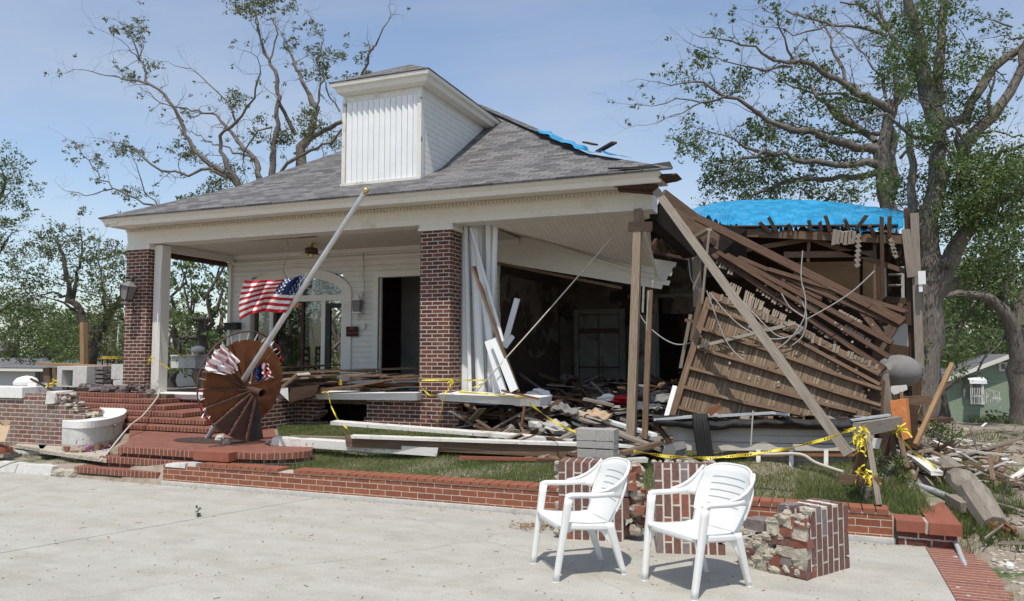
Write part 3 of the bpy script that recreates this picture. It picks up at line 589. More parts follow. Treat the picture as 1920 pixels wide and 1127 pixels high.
# room seen on the right: left side wall (peeling plaster), back wall with door, dresser
BW = 18.0
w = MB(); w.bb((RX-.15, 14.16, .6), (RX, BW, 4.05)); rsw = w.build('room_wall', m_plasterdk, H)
bx = lambda px: aY(px, 650, BW).x
w = MB(); wall_x(w, BW, .12, -7, aY(1320, 650, BW).x, .6, 4.06, [(bx(1232), bx(1298), .93, 3.0)]); bwl = w.build('room_wall', m_plaster, H)
w = MB(); p = [(938, 512), (1079, 540), (1079, 645), (1058, 635), (1048, 662), (1025, 673), (1008, 668), (1000, 640), (996, 600), (985, 560), (975, 545), (960, 570), (945, 560), (938, 585)]
w.slab([aX(938+(x_-938)*.77, y_, RX+.012) for x_, y_ in p][::-1], (.012, 0, 0)); w.build('peeling_plaster', m_plaster, rsw)
dz = MB(); x0, x1 = bx(1088), bx(1162)
dz.bb((x0, BW-.07, .95), (x1, BW-.02, 2.62)); m_dimdoor = noisy('dirty_shade_darkened_door', [(.13, .125, .105), (.20, .195, .165)], (1, 1, 1), 3, .8, .1, coord='Object', patch=((.07, .06, .045), 2.0, .52, 0, .15))  # dirty door paint, darkened to stand in for the room's deep shade
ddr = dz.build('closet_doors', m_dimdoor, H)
w = MB(); w.bb((x0, BW-.1, 2.18), (x1, BW-.075, 2.30)); w.bb((x0, BW-.1, 1.35), (x1, BW-.075, 1.39)); w.bb(((x0+x1)/2-.008, BW-.095, .95), ((x0+x1)/2+.008, BW-.072, 2.6)); w.build('dark_rail', m_wooddk, ddr)
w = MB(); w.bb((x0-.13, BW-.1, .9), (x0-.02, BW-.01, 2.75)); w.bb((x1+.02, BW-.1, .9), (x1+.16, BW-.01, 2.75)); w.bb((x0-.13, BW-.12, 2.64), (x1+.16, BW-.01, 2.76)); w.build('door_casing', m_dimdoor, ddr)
w = MB(); xa, xb = bx(1196), bx(1226)
for k in range(6): w.bb((xa-.05, BW-.4, 1.0+k*.24), (xb, BW-.38, 1.19+k*.24))
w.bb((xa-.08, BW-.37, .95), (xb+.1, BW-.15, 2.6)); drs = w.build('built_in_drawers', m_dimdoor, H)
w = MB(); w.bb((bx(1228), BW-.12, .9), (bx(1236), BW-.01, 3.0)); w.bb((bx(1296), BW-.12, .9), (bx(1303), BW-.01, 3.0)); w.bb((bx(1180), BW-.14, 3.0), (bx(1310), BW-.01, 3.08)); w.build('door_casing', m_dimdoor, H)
# dark rooms behind the room: closed back
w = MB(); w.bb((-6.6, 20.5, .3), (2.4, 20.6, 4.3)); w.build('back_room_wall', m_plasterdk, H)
# header (siding band above the missing front wall), dropping to the right
w = MB(); hn = 6
TLp, BLp, TRp, BRp = aY(933, 436, 13.95), aY(933, 492, 13.95), aY(1266, 492, 13.75), aY(1250, 544, 13.75)
for k in range(hn):
    a_, b2 = k/hn, (k+1)/hn; ex = [.02, -.02, .0, -.06, .01, -.1][k]
    P0, P1 = TLp.lerp(BLp, a_), TLp.lerp(BLp, b2); Q0, Q1 = TRp.lerp(BRp, a_), TRp.lerp(BRp, b2); dd = (Q0-P0).normalized()*ex
    w.hexa([P1+V(0, .0, 0), Q1+dd, Q1+dd+V(0, .03, 0), P1+V(0, .03, 0), P0+V(0, .02, .004), Q0+dd+V(0, .02, .004), Q0+dd+V(0, .05, .004), P0+V(0, .05, .004)])
w.build('collapsed_header', m_white, H)
w = MB(); w.beam(aY(935, 494, 13.98), aY(1165, 540, 13.9), .12, .05); w.build('header_underside', m_wood, H)
w = MB(); w.beam(aY(938, 428, 13.9), aY(1235, 524, 13.65), .05, .035); w.beam(aY(1050, 408, 12.3), aY(1225, 424, 12.4), .05, .03); w.beam(aY(1200, 395, 11.95), aY(1232, 520, 13.5), .04, .05); w.build('loose_moulding', m_cream, H)
# hanging aluminium slats at the pillar
w = MB(); sl = []
def strip(p, q, wd, fold=.03, side=(1, 0, 0)):
    p, q = Vector(p), Vector(q); s1 = Vector(side)*wd; n_ = V(0, -fold, 0)
    A = [p, p+s1*.3+n_, p+s1*.7, p+s1+n_]; B = [q, q+s1*.3+n_, q+s1*.7, q+s1+n_]
    for k in range(3): w.slab([A[k], A[k+1], B[k+1], B[k]], (0, .006, 0))
strip(aY(864, 420, 12.0), aY(862, 738, 12.0), .20)
strip(aY(880, 418, 11.98), aY(893, 740, 11.95), .17)
strip(aY(884, 430, 11.92), aY(925, 742, 11.8), .13)
strip(aY(892, 420, 12.08), aY(897, 740, 12.0), .16)
strip(aY(908, 418, 12.1), aY(912, 735, 12.05), .14)
strip(aY(922, 418, 12.12), aY(916, 625, 12.1), .13)
strip(aY(880, 428, 11.85), aY(940, 640, 11.7), .07)
strip(aY(862, 420, 12.2), aY(866, 738, 12.15), .34, .05)
strip(aY(900, 420, 12.22), aY(905, 735, 12.2), .30, .05)
strip(aY(870, 420, 11.95), aY(878, 740, 11.9), .09, .05)
w.build('hanging_slats', m_alum, H)
w = MB(); w.beam(aY(890, 500, 11.9), aY(922, 600, 11.8), .03, .05); w.build('slat_batten', m_wood, H)
# near-black block standing in for shade in the ceiling gap, right end
w = MB()
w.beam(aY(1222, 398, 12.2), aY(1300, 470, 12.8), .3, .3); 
w.build('gap_shade_block', m_void, H)
H['note'] = 0; del H['note']
# ---------------------------------------------------------------- right wing (roof ruin with the tarp)
Wg = thing('ruined_wing', 'open roof frame of the collapsed right wing under the blue tarp', 'building ruin', (0, 16.5, .5))
def bpx(a, b, Ya, Yb, w_, t_, mb, up=(0, 0, 1), rag=.01): mb.beam(aY(a[0], a[1], Ya), aY(b[0], b[1], Yb), w_, t_, up, rag)
w = MB(); bpx((1385, 436), (1700, 450), 16, 16, .08, .16, w); w.build('tie_beam', m_wood, Wg)
for A in [((1517, 448), (1515, 490), .07), ((1390, 470), (1520, 448), .09), ((1520, 448), (1700, 510), .09), ((1470, 478), (1640, 476), .12), ((1640, 448), (1641, 560), .05)]:
    w = MB(); bpx(A[0], A[1], 16.15, 16.15, .06, A[2], w); w.build('truss_member', m_wood, Wg)
w = MB(); bpx((1705, 470), (1718, 745), 15.9, 15.9, .12, .16, w, (1, 0, 0)); bpx((1700, 392), (1706, 610), 15.8, 15.8, .05, .09, w, (1, 0, 0)); w.build('corner_post', m_wooddk, Wg)
w = MB(); bpx((1714, 400), (1724, 690), 15.7, 15.7, .10, .14, w, (1, 0, 0)); bpx((1698, 430), (1709, 520), 15.6, 15.6, .03, .14, w, (1, 0, 0)); w.build('corner_post', m_woodgy, Wg)
w = MB(); bpx((1716, 690), (1722, 800), 15.7, 15.7, .14, .16, w, (1, 0, 0)); w.build('corner_post', m_wooddk, Wg)
w = MB()
for x0, x1, y0, y1 in ((1488, 1612, 492, 545), (1618, 1655, 488, 560)):
    w.slab([aY(x0, y0, 18.2), aY(x1, y0-2, 18.2), aY(x1, y1+10, 18.2), aY(x0, y1, 18.2)], (0, .02, 0))
w.build('plywood_wall', m_ply, Wg)
w = MB(); w.slab([aY(1240, 400, 19.2), aY(1712, 440, 19.2), aY(1712, 760, 19.2), aY(1300, 760, 19.2)], (0, .05, 0)); w.build('dark_wall', m_plasterdk, Wg)
w = MB(); w.slab([V(-3.2, 15.8, 4.32), V(1.55, 16.0, 4.1), V(1.7, 19.3, 4.5), V(-3.2, 19.3, 4.7)], (0, 0, .03)); w.build('roof_deck', m_wooddk, Wg)
w = MB(); 
for y_ in (515, 535): w.beam(aY(1665, y_, 17.5), aY(1690, y_, 17.5), .3, .02)
bpx((1658, 500), (1660, 560), 17.4, 17.4, .05, .06, w, (1, 0, 0)); bpx((1692, 500), (1693, 560), 17.4, 17.4, .05, .06, w, (1, 0, 0)); w.build('shelf_unit', m_dullwhite, Wg)
w = MB(); bpx((1660, 562), (1710, 566), 16.6, 16.6, .2, .12, w); bpx((1640, 640), (1712, 655), 17.4, 17.4, .05, 1.6, w); bpx((1640, 580), (1712, 590), 17.2, 17.2, .05, .3, w); w.build('side_wall', m_wooddk, Wg)
w = MB(); w.slab([aY(1655, 612, 16.9), aY(1704, 606, 16.9), aY(1704, 650, 16.9), aY(1672, 645, 16.9)], (0, .02, 0)); w.build('plaster_panel', m_dullwhite, Wg)
# broken rafter tails sticking up in front of the tarp
for x0, y0, x1, y1 in ((1441, 408, 1455, 432), (1516, 412, 1521, 432), (1537, 415, 1540, 434), (1548, 406, 1557, 434), (1584, 412, 1592, 430), (1625, 404, 1604, 432), (1668, 407, 1667, 445), (1653, 408, 1655, 560), (1478, 420, 1484, 434), (1630, 425, 1640, 440), (1425, 418, 1445, 436)):
    w = MB(); bpx((x0, y0), (x1, y1), 15.85, 15.9, .05, .07, w, (1, 0, 0), .03); w.build('broken_rafter_tail', m_wooddk, Wg)
w = MB()
for k in range(6): bpx((1566+k*7, 433+rnd.uniform(-2, 2)), (1563+k*7.2, 459-rnd.uniform(0, 4)), 15.8, 15.8, .02, .08, w, (1, 0, 0), .02)
w.build('shingle_remnant', m_woodgy, Wg)
w = MB()
for k in range(7): bpx((1607-k*.3, 440+k*9), (1612-k*.3, 446+k*9), 15.75, 15.75, .02, .09, w)
w.build('shingle_remnant', m_woodgy, Wg)
w = MB()
for k in range(5): bpx((1668+k*2, 448+k*7), (1674+k*2, 455+k*7), 15.75, 15.75, .02, .07, w)
w.build('shingle_remnant', m_woodgy, Wg)
# attic gap clutter left of the wing: torn hip
w = MB(); 
for (a_, b2, wd) in [((1240, 372), (1330, 440), .35), ((1265, 405), (1345, 455), .3)]: w.beam(aY(a_[0], a_[1], 13.2), aY(b2[0], b2[1], 14.2), wd, .06, (0, -1, .3))
w.build('torn_roof_deck', m_wood, Wg)
w = MB()
for k in range(9):
    x_ = 1226+k*13; bpx((x_, 447+rnd.uniform(-4, 6)), (x_+rnd.uniform(8, 20), 462+rnd.uniform(-4, 10)), 13.4, 13.5, .1, rnd.uniform(.08, .2), w)
bpx((1222, 472), (1290, 486), 13.2, 13.3, .12, .05, w); bpx((1225, 460), (1300, 470), 13.6, 13.8, .2, .12, w)
w.build('splintered_blocking', m_wooddk, Wg)
w = MB(); w.slab([aY(1232, 395, 15), aY(1400, 430, 15.6), aY(1400, 520, 16), aY(1305, 520, 15), aY(1232, 470, 15)], (0, .05, 0)); w.build('attic_shade_sheet', m_void, Wg)  # sheet across the attic gap, shade painted as near-black
w = MB(); bpx((1306, 480), (1308, 575), 14.3, 14.3, .12, .14, w, (1, 0, 0)); w.build('leaning_stud', m_woodgy, Wg)
w = MB(); bpx((1242, 560), (1306, 560), 17.9, 17.9, .05, .7, w); w.build('inner_wall', m_plaster, Wg)

# blue tarpaulin
def crv(pts, u):
    u = u*(len(pts)-1); i = min(int(u), len(pts)-2); f = u-i
    return tuple(pts[i][k]*(1-f)+pts[i+1][k]*f for k in range(len(pts[0])))
top = [(1288, 396), (1310, 388), (1345, 380), (1400, 375), (1460, 374), (1530, 376), (1590, 382), (1640, 389), (1696, 396)]
bot = [(1305, 405), (1330, 412), (1365, 425), (1400, 428), (1460, 430), (1530, 430), (1590, 432), (1640, 433), (1694, 428)]
fo = [1455, 1600, 1660, 1545]
def tf(u, v):
    a_ = crv(top, u); b2 = crv(bot, u); x_ = a_[0]*(1-v)+b2[0]*v; y_ = a_[1]*(1-v)+b2[1]*v
    y_ += 4*math.sin(v*math.pi)*-.3
    Y = 18.4-2.5*v
    px_ = x_+ (u*37 % 1)
    cr_ = 0
    for c_ in (1478, 1590, 1672, 1360):
        d_ = x_-c_; ang = math.atan2(d_, (1.12-v)*55+4); rr = abs(math.sin(ang*11+c_+.6*math.sin(ang*5)))**.6-.5; cr_ += .13*rr*math.exp(-abs(d_)/48)*(.25+v*.9)
    Y += cr_+.05*math.sin(u*19+v*7+math.sin(v*9))+.025*abs(math.sin(u*47-v*13))
    p = aY(x_, y_+ (2.5*math.sin(u*40)+2*math.sin(u*93)) * (v**4), Y); return p+V(0, 0, cr_*1.0+.03*math.sin(u*33+v*9)*v)
T_ = thing('blue_tarp', 'bright blue plastic tarpaulin bulging over the broken right wing roof', 'tarp', aY(1480, 430, 16))
w = MB(); w.grid(tf, 260, 44); w.build('main_sheet', m_tarp, T_, smooth=True, solid=.004)
def tf2(u, v):
    a_ = crv([(1030, 243), (1060, 258), (1090, 275), (1125, 288), (1140, 298), (1165, 305)], u); t0 = 1.0
    # lies on the right hip of the roof
    tt = 3.0-2.1*u; p = rc(max(tt, .02), 1)+V(-.12+.20*v+.03*math.sin(u*40), -.12+.20*v, .055+.012*math.sin(u*31+v*5)+.03*math.sin(u*9+v)**2); return p
w = MB(); w.grid(tf2, 60, 6); w.build('rolled_edge', m_tarp, T_, smooth=True, solid=.004)
def tf3(u, v):
    a_ = crv([(1216, 352), (1240, 366), (1262, 380), (1290, 396), (1312, 402)], u); b2 = crv([(1220, 350), (1244, 378), (1266, 392), (1300, 408), (1330, 413)], u)
    x_ = a_[0]*(1-v)+b2[0]*v; y_ = a_[1]*(1-v)+b2[1]*v; return aY(x_, y_+1.0*math.sin(u*30), 12.2+u*5-1.0*v+.04*math.sin(u*40+v*7))
w = MB(); w.grid(tf3, 40, 8); w.build('draped_end', m_tarp, T_, smooth=True, solid=.004)
w = MB(); w.beam(rc(1.6, 1)+V(.1, 0, .05), rc(1.2, 1)+V(.1, -.1, .22), .1, .03); w.beam(rc(2.1, 1)+V(.2, .1, .1), rc(1.8, 1)+V(.2, 0, .12), .1, .03); tag(w.build('roof_splinter', m_wooddk), 'short broken board poking out of the tarp on the roof hip', 'board')
#@@PART2
# ================================================================ TREES
LEAF = {}
def leaves(name, centers, per, size, mat, parent=None, flat=.7, loc=None, lab=None):
    """centers: list of (Vector, radius). Many leaf-sized folded quads."""
    P = []; 
    for c, r in centers:
        n = max(6, int(per*r*r*4)); d = nr.normal(size=(n, 3)); d /= np.linalg.norm(d, axis=1)[:, None]+1e-9
        k = r*nr.uniform(.15, 1, (n, 1))**.6
        sub = nr.normal(size=(max(2, n//14), 3))*r*.5; idx = nr.randint(0, len(sub), n)
        P.append(np.array(c)+np.where(nr.uniform(size=(n, 1)) < .6, sub[idx]+nr.normal(size=(n, 3))*r*.16, d*k)*np.array([1, 1, flat]))
    P = np.concatenate(P); n = len(P)
    a = nr.normal(size=(n, 3)); a /= np.linalg.norm(a, axis=1)[:, None]; b = nr.normal(size=(n, 3)); b -= a*(a*b).sum(1)[:, None]; b /= np.linalg.norm(b, axis=1)[:, None]
    s_ = size*nr.uniform(.6, 1.3, (n, 1)); A = a*s_; B = b*s_*.42
    vs = np.stack([P-A*.5, P+B*.5, P+A*.5, P-B*.5], 1).reshape(-1, 3)
    org = np.array(parent['_o'] if parent is not None else (loc if loc is not None else P.mean(0)), float)
    me = bpy.data.meshes.new(name); me.vertices.add(n*4); me.vertices.foreach_set('co', (vs-org).astype(np.float32).ravel())
    me.loops.add(n*4); me.loops.foreach_set('vertex_index', np.arange(n*4, dtype=np.int32)); me.polygons.add(n); me.polygons.foreach_set('loop_start', np.arange(0, n*4, 4, dtype=np.int32))
    uv = me.uv_layers.new(name='UVMap'); uv.data.foreach_set('uv', np.repeat(nr.uniform(0, 50, (n, 2)), 4, axis=0).astype(np.float32).ravel())
    me.update(calc_edges=True); me.materials.append(mat); o = bpy.data.objects.new(name, me); COL.objects.link(o)
    if parent is not None: o.parent = parent
    else: o.location = org
    o['_o'] = [float(q_) for q_ in org]; return o
def wig(p, q, n, amp):
    p, q = Vector(p), Vector(q); L_ = (q-p).length; o = [p]
    for i in range(1, n): o.append(p.lerp(q, i/n)+Vector((rnd.gauss(0, 1), rnd.gauss(0, 1), rnd.gauss(0, 1)))*L_*amp)
    return o+[q]
def twigs(mb, p, d, L_, r, lev, tips):
    d = Vector(d).normalized(); n = 4; pts = [Vector(p)]; cur = Vector(d)
    for i in range(n):
        cur = (cur+Vector((rnd.gauss(0, .30), rnd.gauss(0, .30), rnd.gauss(.03, .26)))).normalized(); pts.append(pts[-1]+cur*(L_/n))
    mb.tube(pts, [r*(1-.75*i/n) for i in range(n+1)], 4 if lev < 2 else 5, cap=False)
    tips.append(pts[-1])
    if lev > 0:
        for i in range(1, n+1):
            if rnd.random() < .85:
                dd = (cur+Vector((rnd.gauss(0, .8), rnd.gauss(0, .8), rnd.gauss(.05, .7)))).normalized(); twigs(mb, pts[i], dd, L_*rnd.uniform(.4, .65), r*.5*(1-.1*i), lev-1, tips)
def pxtree(name, label, Y, limbs, clumps, mat_leaf, per=60, size=.13, base=None, dvar=1.6, tw=.8, zs=(0, 0, 1), bark=None, group=None, twl=1.1):
    """limbs: (points px, r0, r1[, dy0, dy1]) read off the photograph, spread in depth round Y"""
    loc = V(aY(base[0], base[1], Y).x, Y, gp(aY(base[0], base[1], Y).x, Y)); t = thing(name, label, 'tree', loc, group)
    tr = MB(); tips = []; allp = []
    for L_ in limbs:
        pts, r0, r1 = L_[:3]; d0, d1 = (L_[3], L_[4]) if len(L_) > 3 else (rnd.uniform(-.3, .3), rnd.uniform(-dvar, dvar))
        P = []; n = len(pts)
        for i, (x, y) in enumerate(pts): P.append(aY(x, y, Y+d0+(d1-d0)*i/max(1, n-1)))
        Q = []; R2 = []
        for i in range(n-1):
            m = max(2, int((P[i+1]-P[i]).length/.28))
            for k in range(m):
                f = k/m; j = 1 if (i or k) else 0; amp = .035*min(1, (P[i+1]-P[i]).length)
                Q.append(P[i].lerp(P[i+1], f)+Vector((rnd.gauss(0, 1), rnd.gauss(0, 1), rnd.gauss(0, 1)))*amp*1.4*j); u = (i+f)/(n-1); R2.append(r0+(r1-r0)*u**.8)
        Q.append(P[-1]); R2.append(r1); R2 = [r*(1+rnd.uniform(-.13, .13)) for r in R2]
        tr.tube(Q, R2, 9 if r0 > .08 else 6)
        allp += [(Q[i], R2[i], (Q[min(i+1, len(Q)-1)]-Q[max(i-1, 0)]).normalized(), i/len(Q)) for i in range(len(Q))]
        if r1 < .06: twigs(tr, Q[-1], Q[-1]-Q[-2], twl, r1*.9, 2, tips)
    tm = tr
    for q, r, d, u in allp:
        if r < .13 and rnd.random() < tw*(.3+.7*u):
            dd = (d*.5+Vector((rnd.gauss(0, .6), rnd.gauss(0, .6), rnd.gauss(.1, .6)))).normalized(); twigs(tm, q, dd, rnd.uniform(.4, 1.0)*twl, min(r*.4, .018), 2 if rnd.random() < .6 else 1, tips)
    tr.build('trunk', bark or m_bark, t, smooth=True)
    C = []
    for c in clumps:
        x, y, r = c[:3]; C.append((aY(x, y, Y+(c[3] if len(c) > 3 else rnd.uniform(-1, 1)*dvar*.6)), r))
        for k in range(3): C.append((C[-1-k][0]+Vector((rnd.gauss(0, r*.6), rnd.gauss(0, r*.7), rnd.gauss(0, r*.5))), r*rnd.uniform(.3, .6)))
    for p in tips:
        if rnd.random() < .07: C.append((p, .13))
    leaves('crown', C, per, size, mat_leaf, t); return t
z6 = lambda x, y: (100+x/2.683, y/2.683)
z7 = lambda x, y: (1200+x/2.561, y/2.561)
def Z6(*a): return [z6(*p) for p in a]
def Z7(*a): return [z7(*p) for p in a]
limbs = [
 (Z6((1010, 1180), (940, 940), (870, 870), (790, 830), (720, 770), (650, 640), (610, 540), (500, 430), (430, 300), (400, 200)), .15, .022, 0, -2),
 (Z6((500, 430), (440, 410), (330, 400), (200, 360), (140, 350)), .045, .012, -1.6, -2.4),
 (Z6((430, 300), (400, 250), (300, 180)), .03, .01, -1.8, -2.5), (Z6((430, 300), (450, 230), (430, 130)), .03, .012, -1.8, -1.4),
 (Z6((1060, 1180), (1045, 900), (1020, 820), (950, 730), (880, 640), (800, 570)), .16, .05, .5, 1.5), (Z6((800, 570), (690, 560), (560, 530), (470, 460)), .045, .02, 1.4, 1),
 (Z6((1110, 1180), (1100, 880), (1100, 760), (1130, 620), (1120, 400), (1080, 300), (1040, 180), (1010, 60)), .17, .03, 0, .6),
 (Z6((1085, 310), (1130, 160), (1100, 100), (1060, 90)), .04, .015, .3, 1), (Z6((1040, 180), (1020, 120), (1060, 10), (1075, -60)), .03, .015),
 (Z6((960, 1100), (930, 930), (900, 870), (840, 760), (840, 690), (920, 620), (980, 540), (1030, 460), (1040, 330)), .13, .02, -.5, -1.5),
 (Z6((920, 620), (900, 560), (860, 500), (790, 420), (700, 350), (610, 330)), .045, .012, -1, -2),
 (Z6((1250, 1180), (1250, 830), (1250, 740), (1290, 680), (1320, 540), (1280, 480), (1240, 370), (1180, 250), (1150, 170)), .26, .02, 1, 2),
 (Z6((1290, 700), (1400, 640), (1470, 600), (1550, 400), (1590, 280), (1660, 140)), .12, .025, 1.5, .2),
 (Z6((1130, 900), (1150, 860), (1200, 800), (1290, 760), (1400, 710), (1460, 640)), .09, .04, 0, -.6),
 (Z6((900, 900), (790, 850), (690, 870), (550, 860), (460, 810), (380, 740), (340, 720)), .075, .015, -.5, -2.4),
 (Z6((560, 1060), (530, 1050), (420, 1010), (300, 950), (200, 850), (130, 740)), .06, .012, -2, -3),
 (Z6((300, 950), (200, 980), (60, 960)), .03, .01, -2.4, -3), (Z6((530, 1045), (450, 960), (430, 860), (400, 800)), .03, .01, -2, -2.6),
 (Z6((1320, 540), (1360, 400), (1340, 200), (1290, 80)), .05, .015, 1.4, 2), (Z6((1130, 500), (1160, 560), (1220, 680)), .07, .09, .2, 1),
 (Z6((1010, 800), (900, 760), (760, 700), (660, 650)), .05, .015, .5, 1), (Z6((1440, 560), (1380, 450), (1350, 380)), .04, .02, 1, 1), (Z6((1100, 640), (1030, 660), (960, 760)), .04, .03, 0, 0)]
cl = [(440, 120, .5), (380, 150, .5), (310, 150, .4), (430, 200, .4), (1050, 10, .8), (920, 20, .6), (980, 40, .5), (1100, 0, .5), (1210, 40, .45), (1320, 150, .45), (1360, 275, .75), (910, 500, .75), (480, 330, .45), (390, 380, .45), (1450, 285, .35), (1260, 370, .4), (1350, 350, .5), (115, 740, .45), (410, 770, .5), (230, 830, .4), (330, 740, .6), (405, 980, .65), (590, 750, .4), (690, 780, .8), (650, 720, .5), (840, 930, .8), (1275, 620, .8), (1290, 680, .6), (1160, 690, .6), (1030, 680, .5), (1280, 560, .5), (660, 560, .3), (730, 1000, .6), (1430, 730, .6), (1180, 240, .35), (1540, 290, .35), (110, 810, .3), (1040, 600, .4), (230, 910, .3), (1500, 400, .4), (1590, 380, .35), (1220, 200, .3), (920, 850, .4), (800, 960, .6), (1150, 720, .5), (520, 815, .25), (690, 1010, .5)]
pxtree('storm_damaged_oak', 'bare twisted oak with sparse leaf tufts rising behind the left roof slope', 24, limbs, [z6(c[0], c[1])+(c[2]*.8,) for c in cl], m_leafB, per=220, size=.115, base=(500, 700), twl=1.25)
limbs = [
 (Z7((1190, 1500), (1190, 980), (1155, 720), (1190, 600), (1195, 480)), .30, .13, 0, 0), (Z7((1210, 1500), (1215, 980), (1205, 700), (1215, 540), (1235, 430), (1210, 250), (1190, 120), (1140, 20)), .16, .04, .3, .5),
 (Z7((1150, 720), (1000, 700), (860, 650), (720, 620), (620, 580), (520, 510), (420, 460), (300, 400), (200, 400)), .15, .02, 0, -3),
 (Z7((420, 460), (300, 490), (180, 480), (60, 510)), .035, .01, -2.4, -3), (Z7((300, 490), (200, 540), (80, 590)), .025, .008, -2.6, -3.2),
 (Z7((1210, 540), (1120, 480), (1050, 450), (900, 350), (780, 300), (640, 290), (540, 230), (400, 190)), .13, .02, 0, -2),
 (Z7((1130, 680), (1000, 590), (900, 490), (820, 430), (740, 380)), .10, .03, 0, 1.2), (Z7((1190, 500), (1100, 490), (900, 450), (780, 430), (700, 400)), .07, .02, 0, 1.2),
 (Z7((1180, 790), (980, 795), (780, 770), (600, 735), (460, 770), (400, 850)), .13, .02, 0, -2), (Z7((600, 740), (480, 700), (350, 640)), .05, .015, -1, -2.5),
 (Z7((1180, 835), (900, 855), (700, 870), (600, 910), (540, 940)), .11, .03, 0, -1), (Z7((1160, 640), (1060, 640), (920, 640), (760, 600)), .07, .02, 0, 1),
 (Z7((1220, 520), (1290, 420), (1310, 300), (1260, 240)), .06, .03), (Z7((1090, 480), (1000, 400), (940, 270), (900, 150)), .07, .03, 0, 1), (Z7((1180, 170), (1060, 130), (950, 115), (860, 130), (740, 160), (640, 130)), .06, .012, .5, -1),
 (Z7((740, 290), (690, 180), (660, 80), (620, 60)), .04, .012, -1, -2), (Z7((730, 320), (600, 330), (500, 315), (400, 290), (300, 230)), .04, .01, -1, -3), (Z7((700, 50), (800, 80), (900, 110)), .03, .03), (Z7((960, 10), (1060, 30), (1140, 90), (1190, 150)), .03, .06), 
 (Z7((480, 440), (480, 350), (490, 240)), .03, .01, -2, -2), (Z7((880, 470), (940, 560), (1030, 610), (1110, 660)), .05, .08), (Z7((1180, 470), (1160, 360), (1060, 250), (1000, 180)), .05, .02), (Z7((1250, 760), (1300, 700), (1420, 680)), .05, .03)]
cl = [(1200, 160, .8), (1230, 330, .8), (1250, 400, .7), (870, 80, .5), (680, 110, .35), (540, 190, .45), (440, 70, .35), (380, 160, .4), (480, 400, .9), (500, 360, .5), (340, 270, .6), (290, 290, .6), (180, 360, .6), (250, 400, .6), (330, 460, .7), (230, 620, .8), (280, 700, 1.0), (210, 700, .7), (480, 850, 1.1), (400, 830, 1.2), (560, 880, 1.1), (420, 910, 1.2), (350, 890, .7), (860, 360, 1), (820, 360, .7), (760, 300, .6), (680, 400, .5), (960, 520, 1.0), (820, 500, 1.0), (1060, 540, .8), (700, 580, .6), (620, 540, .5), (640, 640, 1.0), (700, 720, 1.1), (880, 750, 1.1), (1000, 750, 1.0), (780, 880, 1.0), (950, 920, 1.0), (620, 930, .8), (1060, 900, .9), (500, 650, .8), (580, 600, .7), (820, 690, .8), (940, 640, .8), (1020, 470, .7), (1180, 400, .6), (440, 340, .3), (1120, 60, .5), (1060, 10, .4), (650, 20, .5), (620, 820, .9), (700, 920, .9), (860, 940, .9), (1090, 560, .6), (500, 780, .9), (380, 780, .7)]
pxtree('old_oak', 'broad grey oak with a thick bare trunk standing behind the blue tarp', 25, limbs, [z7(c[0], c[1])+(c[2]*.72,) for c in cl], m_leafA, per=150, size=.12, base=(1670, 700), twl=1.3, tw=1.0)
limbs = [
 ([(1728, 810), (1735, 700), (1740, 600), (1735, 520), (1742, 430), (1752, 330), (1762, 270), (1756, 205)], .33, .15, 0, 0), (Z7((1420, 520), (1380, 350), (1340, 150), (1300, 40), (1280, -40)), .15, .09, 0, -.3), (Z7((1430, 500), (1440, 300), (1450, 120), (1470, -30)), .13, .08, 0, .5),
 ([(1745, 560), (1775, 500), (1800, 450), (1830, 400), (1880, 372), (1930, 352)], .22, .09, 0, -.5), ([(1735, 600), (1770, 545), (1800, 525)], .16, .06, 0, 0),
 (Z7((1540, 900), (1560, 800), (1560, 690), (1620, 620), (1740, 500), (1840, 300), (1860, 200)), .17, .09, .2, .8), (Z7((1430, 620), (1540, 560), (1640, 400), (1760, 280), (1860, 210)), .13, .07, .3, 1), (Z7((1680, 560), (1670, 480)), .05, .04, .5, .5),
 (Z7((1410, 640), (1340, 340), (1250, 230), (1200, 160)), .08, .03, .2, 1.5), (Z7((1530, 720), (1530, 620), (1420, 560), (1390, 500)), .05, .02, 0, -1), (Z7((1560, 820), (1550, 700), (1480, 560)), .06, .02, 0, -1), (Z7((1470, 680), (1360, 670), (1250, 600), (1180, 560), (1080, 570)), .07, .02, 0, -1.5), ([(1716, 760), (1713, 600)]+Z7((1310, 980), (1310, 800), (1290, 640), (1290, 600)), .12, .06, -.1, -.2),
 (Z7((1620, 640), (1740, 640), (1850, 660)), .03, .01, .5, -1), (Z7((1600, 800), (1540, 870), (1500, 760)), .03, .01), (Z7((1650, 830), (1740, 730), (1850, 690)), .08, .03, .2, -.4), (Z7((1640, 890), (1720, 840), (1850, 820)), .06, .02), (Z7((1790, 130), (1700, 100), (1640, 80)), .025, .008), (Z7((1840, 180), (1760, 170), (1700, 180)), .025, .008), (Z7((1560, 330), (1580, 240), (1560, 180)), .02, .01)]
